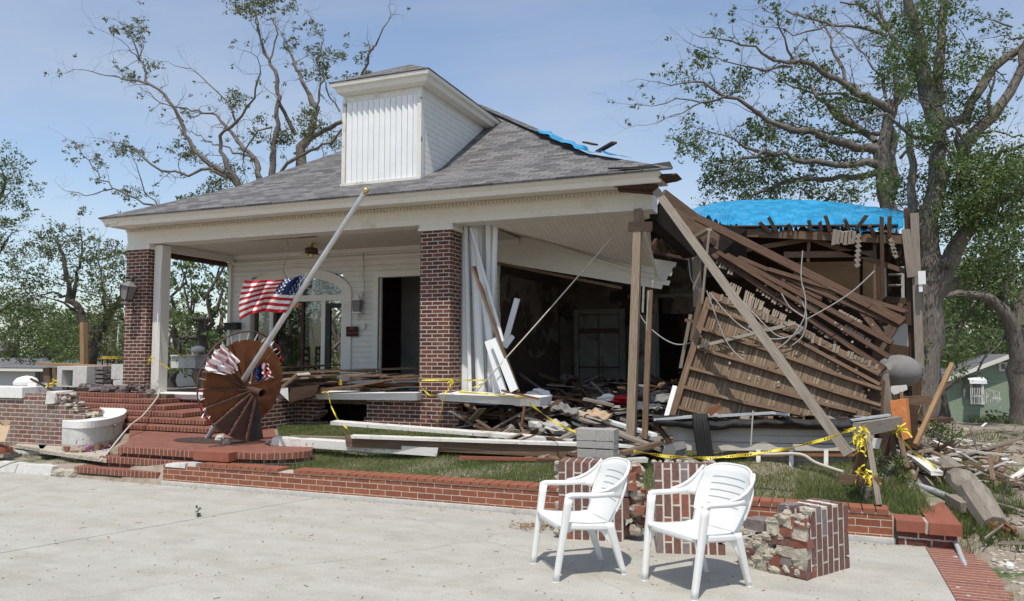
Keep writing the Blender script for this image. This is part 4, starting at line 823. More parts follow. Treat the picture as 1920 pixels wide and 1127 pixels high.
cl = [(1310, 60, .7), (1290, 100, .6), (1340, 120, .6), (1400, 30, .6), (1500, 40, .6), (1270, 240, .8), (1310, 270, .7), (1370, 260, .7), (1330, 320, .6), (1470, 210, .4), (1470, 350, .6), (1430, 400, .5), (1590, 320, .6), (1600, 520, .7), (1620, 560, .5), (1560, 480, .5), (1280, 900, .9), (1330, 650, .6), (1400, 640, .6), (1560, 900, 1.1), (1700, 900, 1.2), (1790, 840, 1.0), (1620, 1000, 1.1), (1540, 980, .9), (1760, 960, 1.0), (1500, 1080, .9), (1680, 800, .6), (1840, 180, .4), (1650, 660, .4), (1450, 440, .4), (1640, 300, .4), (1570, 260, .4), (1240, 880, .6), (1840, 730, .6), (1480, 850, .7), (1590, 840, .8), (1760, 860, .9), (1700, 1000, .9), (1830, 1010, .9), (1560, 1080, .8), (1400, 720, .4), (1360, 170, .4)]
pxtree('big_oak', 'big leafy oak with forking limbs right beside the broken corner post', 18.2, limbs, [z7(c[0], c[1])+(c[2]*.85,) for c in cl], m_leafC, per=250, size=.085, base=(1728, 780), dvar=1.1, twl=.8, tw=1.0)
limbs = [([(1916, 790), (1912, 720), (1905, 650), (1893, 600), (1870, 570), (1840, 552), (1800, 548), (1772, 556)], .29, .06, 0, -1), ([(1900, 640), (1925, 560), (1945, 480)], .25, .15, 0, 0), ([(1840, 552), (1820, 580), (1800, 620)], .05, .02, 0, 0), ([(1893, 600), (1880, 540), (1850, 500)], .12, .06, 0, 0), ([(1870, 570), (1890, 620), (1870, 650)], .04, .02)]
cl = [(1800, 545, .8), (1840, 530, 1.0), (1870, 510, 1.0), (1900, 490, 1.1), (1850, 480, 1.0), (1820, 500, .9), (1890, 450, 1.1), (1905, 560, .9), (1780, 520, .7), (1860, 570, .6), (1900, 610, .6), (1910, 430, 1.1), (1850, 440, 1.0), (1795, 580, .4), (1830, 600, .4)]
pxtree('leaning_oak', 'leaning oak with rough pale trunk at the right edge before the green house', 24, limbs, cl, m_leafA, per=80, size=.14, base=(1916, 790), dvar=1.0)
limbs = [([(172, 740), (168, 690), (176, 650), (160, 610), (148, 580), (132, 560), (126, 520), (118, 480), (104, 450)], .36, .06, 0, -1), ([(172, 660), (190, 620), (205, 585), (225, 560), (245, 545)], .28, .12, 0, 1), ([(148, 585), (120, 570), (95, 560)], .1, .03, 0, -1), ([(136, 562), (142, 535), (150, 500), (154, 455)], .14, .04), ([(130, 560), (100, 548), (70, 555)], .08, .03, 0, 0), ([(192, 620), (196, 570), (190, 520), (182, 470)], .08, .03, 0, 0)]
cl = [(60, 470, .9), (35, 480, .7), (75, 445, .7), (100, 440, .6), (105, 480, .8), (150, 450, .9), (155, 490, .9), (175, 480, .8), (200, 470, .8), (225, 495, .9), (235, 470, .7), (60, 520, .9), (40, 545, .8), (95, 530, .6), (185, 560, .9), (165, 540, .6), (210, 540, .9), (230, 600, .8), (215, 640, .8), (60, 560, .8), (200, 590, .7), (70, 600, .6), (150, 620, .5), (225, 570, .7), (180, 520, .7), (90, 470, .6), (130, 450, .4)]
pxtree('spreading_oak', 'dark gnarled spreading oak left of the brick porch pillar', 30, limbs, [(c[0], c[1], c[2]*1.15) for c in cl], m_leafB, per=75, size=.17, base=(172, 740), dvar=2, bark=m_barkdk)
limbs = [([(-30, 760), (-20, 600), (-30, 480), (-10, 400), (10, 340)], .35, .05, 0, 0), ([(-30, 500), (0, 470), (20, 440)], .1, .03), ([(-20, 400), (20, 360), (45, 400)], .06, .01), ([(-20, 600), (20, 570), (70, 580), (110, 600)], .09, .02)]
cl = [(10, 290, .9), (25, 320, .8), (15, 370, .9), (35, 385, .6), (48, 400, .4), (5, 340, .9), (10, 420, .7), (5, 550, 1.0), (30, 580, 1.1), (50, 610, 1.0), (90, 620, 1.0), (15, 640, 1.0), (110, 600, .8), (0, 500, .8), (60, 640, 1.0), (100, 650, .8), (130, 635, .7), (25, 520, .7), (-10, 450, .9)]
pxtree('edge_oak', 'leafy oak reaching in from the far left edge of the view', 27, limbs, cl, m_leafA, per=90, size=.15, base=(-30, 740), dvar=1.5, bark=m_barkdk)
# generic trees for the masses behind
def gtree(name, label, x, y, h, cr_, seed, mat=m_leafA, nclump=26, trunk_r=.28, size=.2, per=30, low=.28, group='trees beyond the house', bark=None):
    rnd.seed(seed); nr.seed(seed); z0 = gp(x, y)-.1; t = thing(name, label, 'tree', (x, y, z0), group); B = V(x, y, z0)
    tr = MB(); tips = []; top_ = B+V(rnd.uniform(-.6, .6), 0, h*.5); pts = wig(B, top_, 5, .03); tr.tube(pts, [trunk_r*(1-.4*i/5) for i in range(6)], 8)
    C = []
    for k in range(nclump):
        a = rnd.uniform(0, 6.28); u = rnd.uniform(low, 1); rr = cr_*math.sqrt(max(.05, 1-((u-.55)/.6)**2))*rnd.uniform(.3, 1)
        c = B+V(math.cos(a)*rr, math.sin(a)*rr, h*u); C.append((c, rnd.uniform(.16, .32)*cr_))
        if k % 6 == 0: s0 = pts[rnd.choice((2, 3, 4, 5))]; tr.tube(wig(s0, c, 5, .06), [trunk_r*.4*(1-.8*i/5) for i in range(6)], 5, cap=False)
    tr.build('trunk', bark or m_barkdk, t, smooth=True); leaves('crown', C, per, size, mat, t); return t
G = [ # px, Y, h, crown, mat, label
 (338, 27, 8.0, 2.3, m_leafC, 'green tree seen through the porch just right of its wooden post'), (375, 22, 6.8, 1.4, m_leafA, 'dark trunked tree seen through the middle of the porch side opening'), (425, 30, 9.0, 3.0, m_leafA, 'tree seen through the porch opening beside the corner of the white wall'),
 (305, 40, 8.5, 3.2, m_leafB, 'olive tree far off behind the brick porch pillar'),
 (95, 48, 8.0, 4.0, m_leafA, 'dark round tree above the grey roof at far left'), (20, 52, 9.0, 4.5, m_leafA, 'dark tree at the far left edge beyond the grey roof'), (200, 56, 8.5, 4.0, m_leafB, 'olive tree beyond the spreading oak'), (130, 36, 4.4, 1.5, m_leafC, 'small bright green tree beside the tan wooden post'),
 (1765, 44, 9.5, 3.8, m_leafA, 'dense green tree between the corner post and the green house'), (1830, 66, 10.5, 4.6, m_leafC, 'bright green tree above the ridge of the green house'), (1880, 76, 12, 5.5, m_leafA, 'dark tree behind the gable of the green house'), (1740, 56, 10, 4.5, m_leafA, 'dark green tree hidden partly by the corner post'), (1700, 80, 10, 6, m_leafA, 'far dark tree behind the broken corner post'), (1935, 62, 11, 5, m_leafB, 'olive tree past the right edge of the green house')]
for k, (px_, Y, h, c_, mt, lb) in enumerate(G):
    p = aY(px_, 660, Y); gtree('leafy_tree', lb, p.x, Y, h, c_, 100+k, mt, nclump=34 if Y > 40 else 34, size=.15+.0025*Y, per=30 if Y > 40 else 50, low=.22)
# seen through the arched door: trunks beyond
for px_, r_, k, lb in ((540, .36, 1, 'thick pale oak trunk seen through the arched door glass'), (632, .2, 2, 'thinner tree seen through the open door of the arch')):
    p = aY(px_, 660, 22 if k == 1 else 24); gtree('leafy_tree', lb, p.x, p.y, 7.0, 2.4, 200+k, m_leafC, nclump=46, trunk_r=r_, size=.16, per=44, low=.12, bark=m_bark)
for k, px_ in enumerate((490, 580, 610)):
    p = aY(px_, 660, 30+3*k); gtree('leafy_tree', ['low leafy tree beyond the left pane of the arched door', 'leafy tree beyond the middle pane of the arched door', 'leafy tree beyond the arched door just left of the open leaf'][k], p.x, p.y, 7.5, 2.6, 220+k, m_leafC if k % 2 else m_leafA, nclump=36, size=.2, per=34, low=.08)
# far woodland line
rnd.seed(5); nr.seed(5); C = []
for k in range(170):
    a_ = rnd.uniform(-75, 38); d_ = rnd.uniform(92, 125); x_ = math.sin(math.radians(a_))*d_; y_ = math.cos(math.radians(a_))*d_; C.append((V(x_, y_, gp(x_, y_)+rnd.uniform(1, 6.5)), rnd.uniform(2, 3.4)))
o = leaves('far_wood', C, 36, .62, m_leafA, loc=(0, 100, -3)); tag(o, 'dark band of woodland along the horizon behind everything', 'woodland', kind='stuff')
# ================================================================ fallen lath wall
LP, LN = aY(1450, 778, 10.6), Vector((-.12, -1.0, .38)).normalized()
lp = lambda x, y, o=0: aP(x, y, LP+LN*o, LN)
T = thing('fallen_lath_wall', 'brown fallen wall section showing vertical lath strips and sloping studs', 'wall section', lp(1450, 780))
w = MB(); E0 = lambda f: (1330+(1262-1330)*f, 556+(778-556)*f)
def topy(x): return 552+(x-1330)*(690-552)/(1640-1330)
x = 1262
bl = [(1262, 778), (1655, 776)]
rnd.seed(11)
k = 0; x = 1225.
while x < 1668:
    xb = x; xt = x+68
    yt = max(topy(xt), 550)+rnd.uniform(-6, 6)
    if xt > 1650: yt = 700+(xt-1650)*1.4
    # clip left edge
    yb = 779
    if xb < 1262:
        f = 0
        # intersect strip with left edge line
        s0 = None
        for q in np.linspace(0, 1, 60):
            xx = xb+(xt-xb)*q; yy = 779+(556-779)*q
            if xx >= E0((yy-556)/222)[0]: s0 = (xx, yy); break
        if s0 is None: x += 6.3; continue
        B_ = s0
    else: B_ = (xb, yb)
    tx = xb+68*(779-yt)/223
    if B_[1] > yt+6:
        wd = rnd.uniform(4.2, 5.8)/125; up = LN
        w.beam(lp(B_[0], B_[1]), lp(tx, yt), wd, .008, LN)
    x += 6.1; k += 1
w.build('lath', m_lath, T)
w = MB(); w.slab([lp(1262, 780, -.05), lp(1655, 778, -.05), lp(1660, 715, -.05), lp(1640, 690, -.05), lp(1335, 556, -.05)], -LN*.02); w.build('plaster_backing', m_wooddk, T)
for pts in ([(1326, 577), (1403, 605), (1490, 637), (1648, 722)], [(1318, 618), (1438, 657), (1560, 701), (1651, 731)], [(1312, 655), (1440, 693), (1560, 734), (1650, 761)], [(1294, 691), (1420, 725), (1560, 763), (1604, 773)], [(1284, 727), (1400, 757), (1500, 777)], [(1274, 765), (1322, 777)]):
    w = MB()
    for p, q in zip(pts[:-1], pts[1:]): w.beam(lp(*p, .045), lp(q[0]+2, q[1]+.6, .045), .042, .085, LN)
    w.build('stud', m_wood, T)
w = MB(); w.beam(lp(1331, 560, .03), lp(1262, 780, .03), .09, .1, LN); w.build('end_post', m_wood, T)
w = MB(); w.beam(lp(1308, 651, .11), lp(1492, 606, .13), .05, .02, LN); w.build('cross_brace', m_woodgy, T)
w = MB(); w.beam(lp(1332, 553, .03), lp(1500, 622, .03), .1, .05, LN); w.beam(lp(1500, 622, .03), lp(1650, 700, .03), .09, .05, LN); w.build('top_plate', m_wood, T)
w = MB()
for k in range(46):
    x_ = 1345+k*6.6; y_ = topy(x_)-4; L_ = rnd.uniform(4, 16)
    if rnd.random() < .75: w.beam(lp(x_, y_+L_*.6, .06), lp(x_+3, y_-L_*.5, .08), .036, .008, LN)
w.build('broken_lath_ends', m_lathlt, T)
# ================================================================ fallen rafters
RP_, RN = aY(1500, 560, 11.6), Vector((-.25, -1, .55)).normalized()
rp = lambda x, y, o=0: aP(x, y, RP_+RN*o, RN)
T = thing('fallen_rafters', 'fan of long brown rafters slid down across the top of the fallen lath wall', 'roof frame', rp(1500, 620))
for p, q, wd, th in (((1306, 408), (1695, 605), .05, .12), ((1338, 478), (1658, 692), .045, .075), ((1346, 473), (1666, 669), .045, .06), ((1362, 478), (1674, 644), .045, .07), ((1385, 483), (1684, 611), .045, .06), ((1440, 505), (1699, 585), .045, .06), ((1590, 552), (1668, 648), .04, .08), ((1420, 500), (1540, 560), .03, .06)):
    w = MB(); o_ = rnd.uniform(-.04, .08); w.beam(rp(*p, o_), rp(*q, o_), wd, th, RN.cross(Vector((1, 0, -.5))).normalized(), .02); w.build('rafter', m_rafter, T)
for p, q in (((1475, 512), (1458, 555)), ((1512, 530), (1497, 560)), ((1700, 582), (1650, 660)), ((1690, 570), (1655, 640))):
    w = MB(); w.beam(rp(*p, .03), rp(*q, .03), .06, .03, RN); w.build('collar_tie', m_wooddk, T)
w = MB()
for (a_, b2, den) in (((1345, 485), (1655, 690), .6), ((1370, 482), (1665, 660), .65), ((1395, 490), (1672, 635), .5), ((1430, 500), (1690, 608), .45)):
    for k in range(56):
        f = (k+rnd.random()*.4)/56
        if math.sin(k*.35+a_[1])+rnd.uniform(-.6, .6) > 1-2*den: 
            x_ = a_[0]+(b2[0]-a_[0])*f; y_ = a_[1]+(b2[1]-a_[1])*f; L_ = rnd.uniform(7, 13); w.beam(rp(x_+1, y_-3, -.03), rp(x_-L_*.3, y_+L_, -.03), .035, .01, RN)
w.build('lath_stubs', m_lathlt, T)
w = MB()
for (x0, y0, n_, L_) in ((1577, 662, 8, 26), (1535, 640, 3, 12), (1556, 652, 4, 16), (1615, 690, 3, 20), (1505, 615, 6, 18), (1480, 600, 7, 16), (1452, 580, 6, 18), (1410, 555, 6, 26), (1430, 575, 4, 20), (1372, 530, 5, 40), (1400, 545, 4, 36)):
    for k in range(n_): w.beam(rp(x0+k*4.3, y0+k*2.2, .02), rp(x0+k*4.3-L_*.25, y0+k*2.2+L_*rnd.uniform(.5, 1.15), .02+rnd.uniform(0, .05)), rnd.uniform(.02, .034), .01, RN)
w.build('hanging_lath', m_lathlt, T)
# ================================================================ loose boards, each a thing
def board(a, b, Ya, Yb, wd, th, mat, label, name='plank', cat='plank', up=(0, 0, 1), rag=.012, group=None, bev=0):
    w = MB(); w.beam(aY(a[0], a[1], Ya), aY(b[0], b[1], Yb), wd, th, up, rag); o = w.build(name, mat, bevel=bev); tag(o, label, cat, group); return o
board((1230, 357), (1592, 852), 11.0, 9.2, .05, .11, m_woodgy, 'long grey timber slanting from the torn eave down across the lath wall', 'prop_timber', 'timber', (1, 0, .8))
m_prop = noisy('weathered_prop_wood', [(.10, .07, .048), (.20, .15, .105), (.28, .22, .16)], (1, 26, 1), 3, .85, .4)
board((1197, 394), (1183, 826), 11.3, 10.2, .115, .12, m_prop, 'thick upright grey post propping the broken eave of the porch', 'prop_post', 'post', (0, 1, 0))
board((1178, 425), (1222, 425), 11.15, 11.15, .05, .14, m_wood, 'short block nailed across the head of the upright prop', 'cross_block', 'timber')
board((1219, 545), (1209, 822), 10.6, 10.3, .05, .075, m_wood, 'thin upright brown stick just right of the thick grey post', 'thin_prop', 'post', (1, 0, 0))
board((1207, 537), (1205, 586), 12.5, 12.5, .03, .03, m_cream, 'short white pipe hanging beside the thick grey post', 'hanging_pipe', 'pipe', (1, 0, 0))
board((1330, 432), (1316, 570), 12.0, 12.0, .035, .035, m_woodgy, 'narrow pale stick standing above the left end of the lath wall', 'thin_prop', 'post', (1, 0, 0))
board((1330, 430), (1275, 462), 12.4, 12.8, .12, .05, m_woodgy, 'grey board end jutting out under the torn roof hip')
board((1318, 540), (1298, 640), 12.2, 12.2, .1, .08, m_wood, 'broken brown stud leaning left of the lath wall', 'broken_stud', 'timber', (1, 0, 0))
board((1295, 590), (1276, 690), 12.4, 12.4, .04, .05, m_woodgy, 'thin grey stick left of the lath wall end post', 'stick', 'timber', (1, 0, 0))
board((1284, 600), (1306, 604), 12.2, 12.2, .03, .05, m_wood, 'little brown crosspiece left of the lath wall', 'stick', 'timber')
board((1266, 724), (1250, 780), 10.4, 10.2, .03, .06, m_worn, 'white stick leaning at the foot of the lath wall', 'stick', 'timber', (1, 0, 0))
board((1380, 690), (1383, 620), 12, 12, .02, .02, m_wood, 'tiny splinter among the lath strips', 'stick', 'timber') if False else None
# planks leaning by the slats
board((915, 640), (946, 738), 11.35, 11.2, .11, .02, m_alum, 'grey white board leaning low against the hanging slats', up=(0, -1, .2))
board((926, 634), (964, 732), 11.25, 11.1, .13, .02, m_alum, 'wide white board leaning against the hanging slats by the rope', up=(0, -1, .2))
board((886, 500), (972, 735), 11.32, 11.2, .03, .10, m_wood, 'thin brown board edge slanting beside the hanging white slats', up=(0, -1, .2))
board((970, 560), (945, 650), 12.3, 12.2, .10, .03, m_alum, 'short white board tilted up in front of the dark room', up=(0, -1, .2))
board((962, 630), (946, 652), 12.2, 12.2, .08, .03, m_alum, 'small white board stub below the tilted short board', up=(0, -1, .2))
# lawn planks
def lawnplank(a, b, za, zb, wd, th, mat, label, cat='plank', name='plank', hgt=None):
    P, Q = aZ(a[0], a[1], za), aZ(b[0], b[1], zb); w = MB(); w.beam(P, Q, wd, th, (0, 0, 1), .03); o = w.build(name, mat, bevel=.004); tag(o, label, cat); return o
lawnplank((517, 826), (822, 846), .48, .40, .22, .11, m_worn, 'thick white painted beam lying nearest on the grass', 'beam', 'fallen_beam')
lawnplank((625, 792), (1080, 826), .66, .50, .26, .05, m_worn, 'white peeling board raised over the brown beam on the lawn')
lawnplank((650, 826), (1190, 852), .52, .40, .16, .15, m_wood, 'long brown beam lying behind the white beam on the lawn', 'beam', 'fallen_beam')
lawnplank((660, 818), (1240, 838), .585, .50, .20, .035, m_worn, 'white weathered board lying flat on top of the brown beam')
lawnplank((545, 820), (740, 824), .45, .44, .1, .05, m_woodgy, 'grey board behind the left end of the nearest white beam')
lawnplank((820, 848), (870, 850), .36, .36, .12, .08, m_wood, 'rough brown block at the right end of the nearest white beam', 'timber', 'wood_block')
lawnplank((870, 858), (1048, 864), .32, .32, .25, .06, m_wooddk, 'dark board in the shade under the brown beam')
lawnplank((860, 858), (1040, 862), .36, .34, .04, .04, m_redtile, 'red painted strip lying on the grass under the brown beam', 'board', 'trim_strip')
lawnplank((1000, 795), (1075, 822), .62, .52, .16, .08, m_stone, 'pale stone sill fallen aslant behind the white boards', 'stone sill', 'fallen_sill')
lawnplank((1075, 770), (1225, 815), .78, .62, .10, .04, m_alum, 'white metal gutter length sloping down behind the upright post', 'gutter', 'gutter')
lawnplank((1080, 782), (1200, 822), .70, .55, .16, .03, m_woodgy, 'grey board below the sloping white gutter')
lawnplank((1155, 792), (1262, 838), .58, .50, .3, .02, m_sheet, 'crumpled grey sheet beside the thin upright stick', 'sheet', 'metal_sheet')
# block under gap
# ================================================================ front plank wall lying right
WP, WN = aZ(1450, 884, .28), Vector((.16, -1, .30)).normalized()
wp = lambda x, y, o=0: aP(x, y, WP+WN*o, WN)
T = thing('fallen_plank_wall', 'low grey plank wall section topped with black tar paper, sunk on the lawn', 'wall section', wp(1420, 884))
w = MB()
rows = [(803, 818), (819, 832), (833, 846)]
for k, (y0, y1) in enumerate(rows):
    xl = (1250, 1262, 1245)[k]; xr = (1600, 1608, 1604)[k]
    w.slab([wp(xl, y0-3, .002*k), wp(xr, y0, .002*k), wp(xr, y1-.6, .002*k), wp(xl, y1-1.6, .002*k)][::-1], -WN*.03)
w.build('plank_face', m_dgrey if False else m_sidgrey, T)
w = MB(); w.slab([wp(1380, 847, -.02), wp(1610, 847, -.02), wp(1600, 856, -.02), wp(1380, 856, -.02)][::-1], -WN*.02); w.build('rusty_flashing', m_woodrust, T)
for x_, r_ in ((1422, 8), (1484, 8), (1549, 8)):
    w = MB(); w.slab([wp(x_-r_/2, 843, .01), wp(x_+r_/2, 843, .01), wp(x_+r_/2, 889, .01), wp(x_-r_/2, 889, .01)][::-1], -WN*.06); w.build('white_stud', m_worn, T)
w = MB(); w.slab([wp(1400, 848, -.12), wp(1600, 850, -.12), wp(1592, 888, -.12), wp(1400, 888, -.12)][::-1], -WN*.03); w.build('lower_boards', m_sidgrey, T)
w = MB()
def tpf(u, v):
    x_ = 1224+(1668-1224)*u; y_ = 781+4*math.sin(u*3)+(-2 if u < .2 else 2)+v*(15+6*math.sin(u*9)); return wp(x_, y_+1.5*math.sin(u*50), .10+.09*math.sin(v*2.6)+.02*math.sin(u*37))
w.grid(tpf, 60, 6); w.build('tar_paper', m_black, T, smooth=True, solid=.015)
w = MB(); w.beam(wp(1226, 786, .12), wp(1345, 778, .12), .18, .025); w.beam(wp(1345, 780, .14), wp(1450, 774, .14), .05, .03); w.beam(wp(1450, 774, .14), wp(1480, 778, .14), .05, .03); w.beam(wp(1595, 788, .16), wp(1668, 778, .18), .12, .02); w.build('loose_flashing', m_galv, T)
w = MB(); w.beam(wp(1228, 793, .05), wp(1262, 838, .02), .08, .05); w.beam(wp(1232, 795, .02), wp(1650, 803, .02), .12, .05); w.build('broken_framing', m_wooddk, T)
w = MB(); pts = [wp(1302, 778, .2), wp(1303, 790, .26), wp(1306, 815, .2), wp(1312, 855, .14)]
for k in range(5): w.tube([p+V(.035*k, .0, 0) for p in pts], .03, 6)
tag(w.build('rubber_strap', m_rubber, smooth=True), 'black rubber strip draped over the front of the low plank wall', 'rubber strip')
board((1330, 775), (1352, 760), 9.6, 9.6, .05, .08, m_woodrust, 'small rust coloured splinter behind the black rubber strip', 'splinter', 'timber')
w = MB(); pts = [(1248, 835), (1262, 832), (1268, 845), (1262, 860), (1250, 868), (1240, 852)]
w.slab([aY(x_, y_, 8.9) for x_, y_ in pts][::-1], (.1, .15, .02)); tag(w.build('metal_scrap', m_sheet), 'rounded grey metal scrap at the left end of the plank wall', 'metal scrap')
lawnplank((1440, 858), (1620, 820), .5, .62, .16, .035, m_woodgy, 'grey splintered plank poking out low beside the sawhorse') if False else None
lawnplank((1330, 858), (1430, 838), .42, .5, .14, .03, m_woodgy, 'grey board slanting before the low plank wall left part')
lawnplank((1100, 862), (1215, 862), .42, .42, .14, .05, m_stone, 'pale stone piece behind the brick chunk with the cinder blocks', 'stone', 'stone_piece')
lawnplank((1195, 846), (1260, 862), .42, .36, .1, .04, m_wood, 'short brown board under the yellow tape right of the cinder blocks')
# ================================================================ cinder blocks
bl = aZ(1082, 858, .93)
BY = 7.35
for k, (y0, y1, lb) in enumerate(((807, 826, 'topmost concrete block of the stack on the brick chunk'), (828, 841, 'middle thin concrete block of the stack'), (842, 857, 'bottom concrete block of the stack on the brick chunk'))):
    p0, p1 = aY(1081, y1, BY), aY(1151, y0, BY); w = MB(); w.bb((p0.x+.004*k, BY, p0.z), (p1.x-.002*k, BY+.2, p1.z)); 
    for xx in (.48, .93): w.bb((p0.x+(p1.x-p0.x)*xx-.015, BY-.006, p0.z+.01), (p0.x+(p1.x-p0.x)*xx+.015, BY, p1.z-.01))
    tag(w.build('concrete_block', m_block, bevel=.008), lb, 'concrete block', 'concrete blocks stacked on the brick chunk')
# ================================================================ brick chunks
m_joint = noisy('pale_joint_mortar', [(.50, .46, .39), (.64, .60, .52)], (1, 1, 1), 20, .95, .4, coord='Object')
def chunk(name, label, P, ang, W_, D_, Hh, lean=0, seed=0, standing=True, cut=None, tilt=0, rough_left=False):
    """block of brickwork lying so its courses run upright; P = front left bottom corner"""
    rnd.seed(seed); M = Matrix.Rotation(ang, 3, 'Z') @ Matrix.Rotation(lean, 3, 'X') @ Matrix.Rotation(tilt, 3, 'Y'); P = Vector(P)
    t = thing(name, label, 'brick rubble', P)
    bw, bl_, g_ = .058, .188, .0155
    mo = MB(); A, B, Cc = MB(), MB(), MB()
    nx_ = int(W_/(bw+g_)); ny = max(1, int(round(D_/.1))); nz = int(math.ceil(Hh/(bl_+g_)))
    for i in range(nx_):
        for j in range(ny):
            sh = (-.5 if i % 2 else 0)
            for k in range(nz+1):
                z0 = (k+sh)*(bl_+g_); z1 = z0+bl_; z0 = max(0, z0); z1 = min(Hh, z1)
                if z1-z0 < .03: continue
                x0 = i*(bw+g_); y0 = j*(D_/ny); y1 = y0+D_/ny-g_; c = V(x0+bw/2, (y0+y1)/2, (z0+z1)/2)
                if cut and cut(c.x/W_, c.y/D_, c.z/Hh): continue
                tgt = rnd.choice((A, B, B, B, B, B, B, B, B, Cc) if not rough_left else (A, B, B, Cc)); edge = i in (0, nx_-1) and rough_left
                tgt.box(P+M @ c, (bw, y1-y0, z1-z0), M, jit=.0018 if not edge else .012)
    mm = MB(); nn = 6
    def ok(c): return not (cut and cut(c.x/W_, c.y/D_, c.z/Hh))
    for i in range(nx_):
        for k in range(nz):
            za, zb = k*(bl_+g_), min(Hh-.008, (k+1)*(bl_+g_)); c = V(i*(bw+g_)+bw/2+g_/2, D_/2-g_/2, (za+zb)/2)
            if ok(c) and zb > za and i < nx_-1: mm.box(P+M @ c, (bw+g_, D_-g_-.005, zb-za), M)
    mm.build('mortar', m_joint, t)
    for q, m in ((A, m_b1), (B, m_b2), (Cc, m_b3)):
        if q.v: q.build('bricks', m, t, bevel=.004)
    return t, M, P
def lumps(t, pts, r, mat=m_mortar, nm='mortar_lumps'):
    if not pts: return
    w = MB()
    for p in pts: w.ball(p, r*rnd.uniform(.6, 1.3), 7, (1.3, .8, 1), .25)
    w.build(nm, mat, t)
p = aZ(1050, 1004, 0); t1, M, P = chunk('brick_chunk', 'tall broken chunk of brickwork carrying the concrete blocks behind the left chair', aZ(1048, 1010, .0)+V(0, 0, 0), R_(9), .68, .36, .70, seed=3, cut=lambda x, y, z: (x > .80 and z > .93) or (x > .85 and z < .18) or (x < .1 and z < .12))
rnd.seed(4); lumps(t1, [P+M @ V(-.01+rnd.uniform(-.01, .01), rnd.uniform(0, .3), z_) for z_ in np.linspace(.06, .68, 16)], .03)
lumps(t1, [P+M @ V(.69+rnd.uniform(-.02, .03), rnd.uniform(0, .3), z_) for z_ in np.linspace(.1, .66, 22)], .045)
w = MB()
for k in range(9): w.box(P+M @ V(.66+rnd.uniform(-.02, .09), rnd.uniform(.0, .25), .08+k*.07), (.09, .14, .065), Matrix.Rotation(rnd.uniform(-.4, .4), 3, 'Z'), jit=.012)
w.build('loose_bricks', m_b1, t1, bevel=.006)
t2, M, P = chunk('brick_slab', 'leaning slab of brickwork seen behind the seat of the right chair', aZ(1232, 1036, .0)+V(0, -.02, 0), R_(14), .60, .22, .76, lean=R_(-9), seed=5)
rnd.seed(6); lumps(t2, [P+M @ V(rnd.uniform(0, .6), rnd.uniform(.02, .2), .765) for z_ in range(14)], .022)
p0 = aZ(1513, 1088, 0); p1 = aZ(1596, 1064, 0); d = (p1-p0); ang = math.atan2(d.y, d.x)
t3, M, P = chunk('brick_chunk', 'squared chunk of brickwork with white mortar lumps right of the chairs', p0, ang, d.length*1.0, .27, .52, seed=8, cut=None)
# rough stepped part to its left
rnd.seed(9); A, B, Cc, MO = MB(), MB(), MB(), MB(); base = aZ(1385, 1062, 0); dirL = (aZ(1385, 1060, 0)-p0).normalized(); perp = V(-dirL.y, dirL.x, 0); perp = perp if perp.y > 0 else -perp
LL = (aZ(1385, 1060, 0)-p0).length; MA = Matrix.Rotation(math.atan2(dirL.y, dirL.x), 3, 'Z')
prof = lambda u: .52 if u < .28 else (.44 if u < .5 else (.30 if u < .62 else .27))
for i in range(int(LL/.105)):
    u = (i+.5)*.105/LL; hh = prof(u)
    for j in range(3):
        for k in range(int(hh/.075)):
            if rnd.random() < .06: continue
            c = p0+dirL*((i+.5)*.105)+perp*(.05+j*.105)+V(0, 0, .037+k*.075); tgt = rnd.choice((A, B, Cc, MO, MO, MO) if j == 0 else (A, B, MO))
            tgt.box(c, (.115, .115, .078), MA @ Matrix.Rotation(rnd.uniform(-.1, .1), 3, 'Y'), jit=.012)
for q, m, nm in ((A, m_b1, 'bricks'), (B, m_b3, 'bricks'), (Cc, m_b2, 'bricks'), (MO, m_mortar, 'mortar')): q.build(nm, m, t3, bevel=.006)
lumps(t3, [p0+dirL*rnd.uniform(0, LL)+perp*rnd.uniform(-.015, .02)+V(0, 0, 0) for k in range(0)], .04)
pts = []
for k in range(110):
    u = rnd.random(); pts.append(p0+dirL*(u*LL)+perp*rnd.uniform(-.01, .03)+V(0, 0, rnd.uniform(.02, prof(u)*1.0)))
w = MB()
for p in pts: w.ball(p, rnd.uniform(.015, .042), 7, (1.2, .6, .8), .3)
w.build('mortar_lumps', m_mortar, t3)
w = MB(); w.box(p0+dirL*(LL*.78)+perp*.12+V(0, 0, .33), (.2, .2, .09), MA, jit=.012); w.box(p0+dirL*(LL*.30)+perp*.1+V(0, 0, .50), (.12, .16, .07), MA, jit=.01); w.build('bricks', m_b3, t3, bevel=.008)
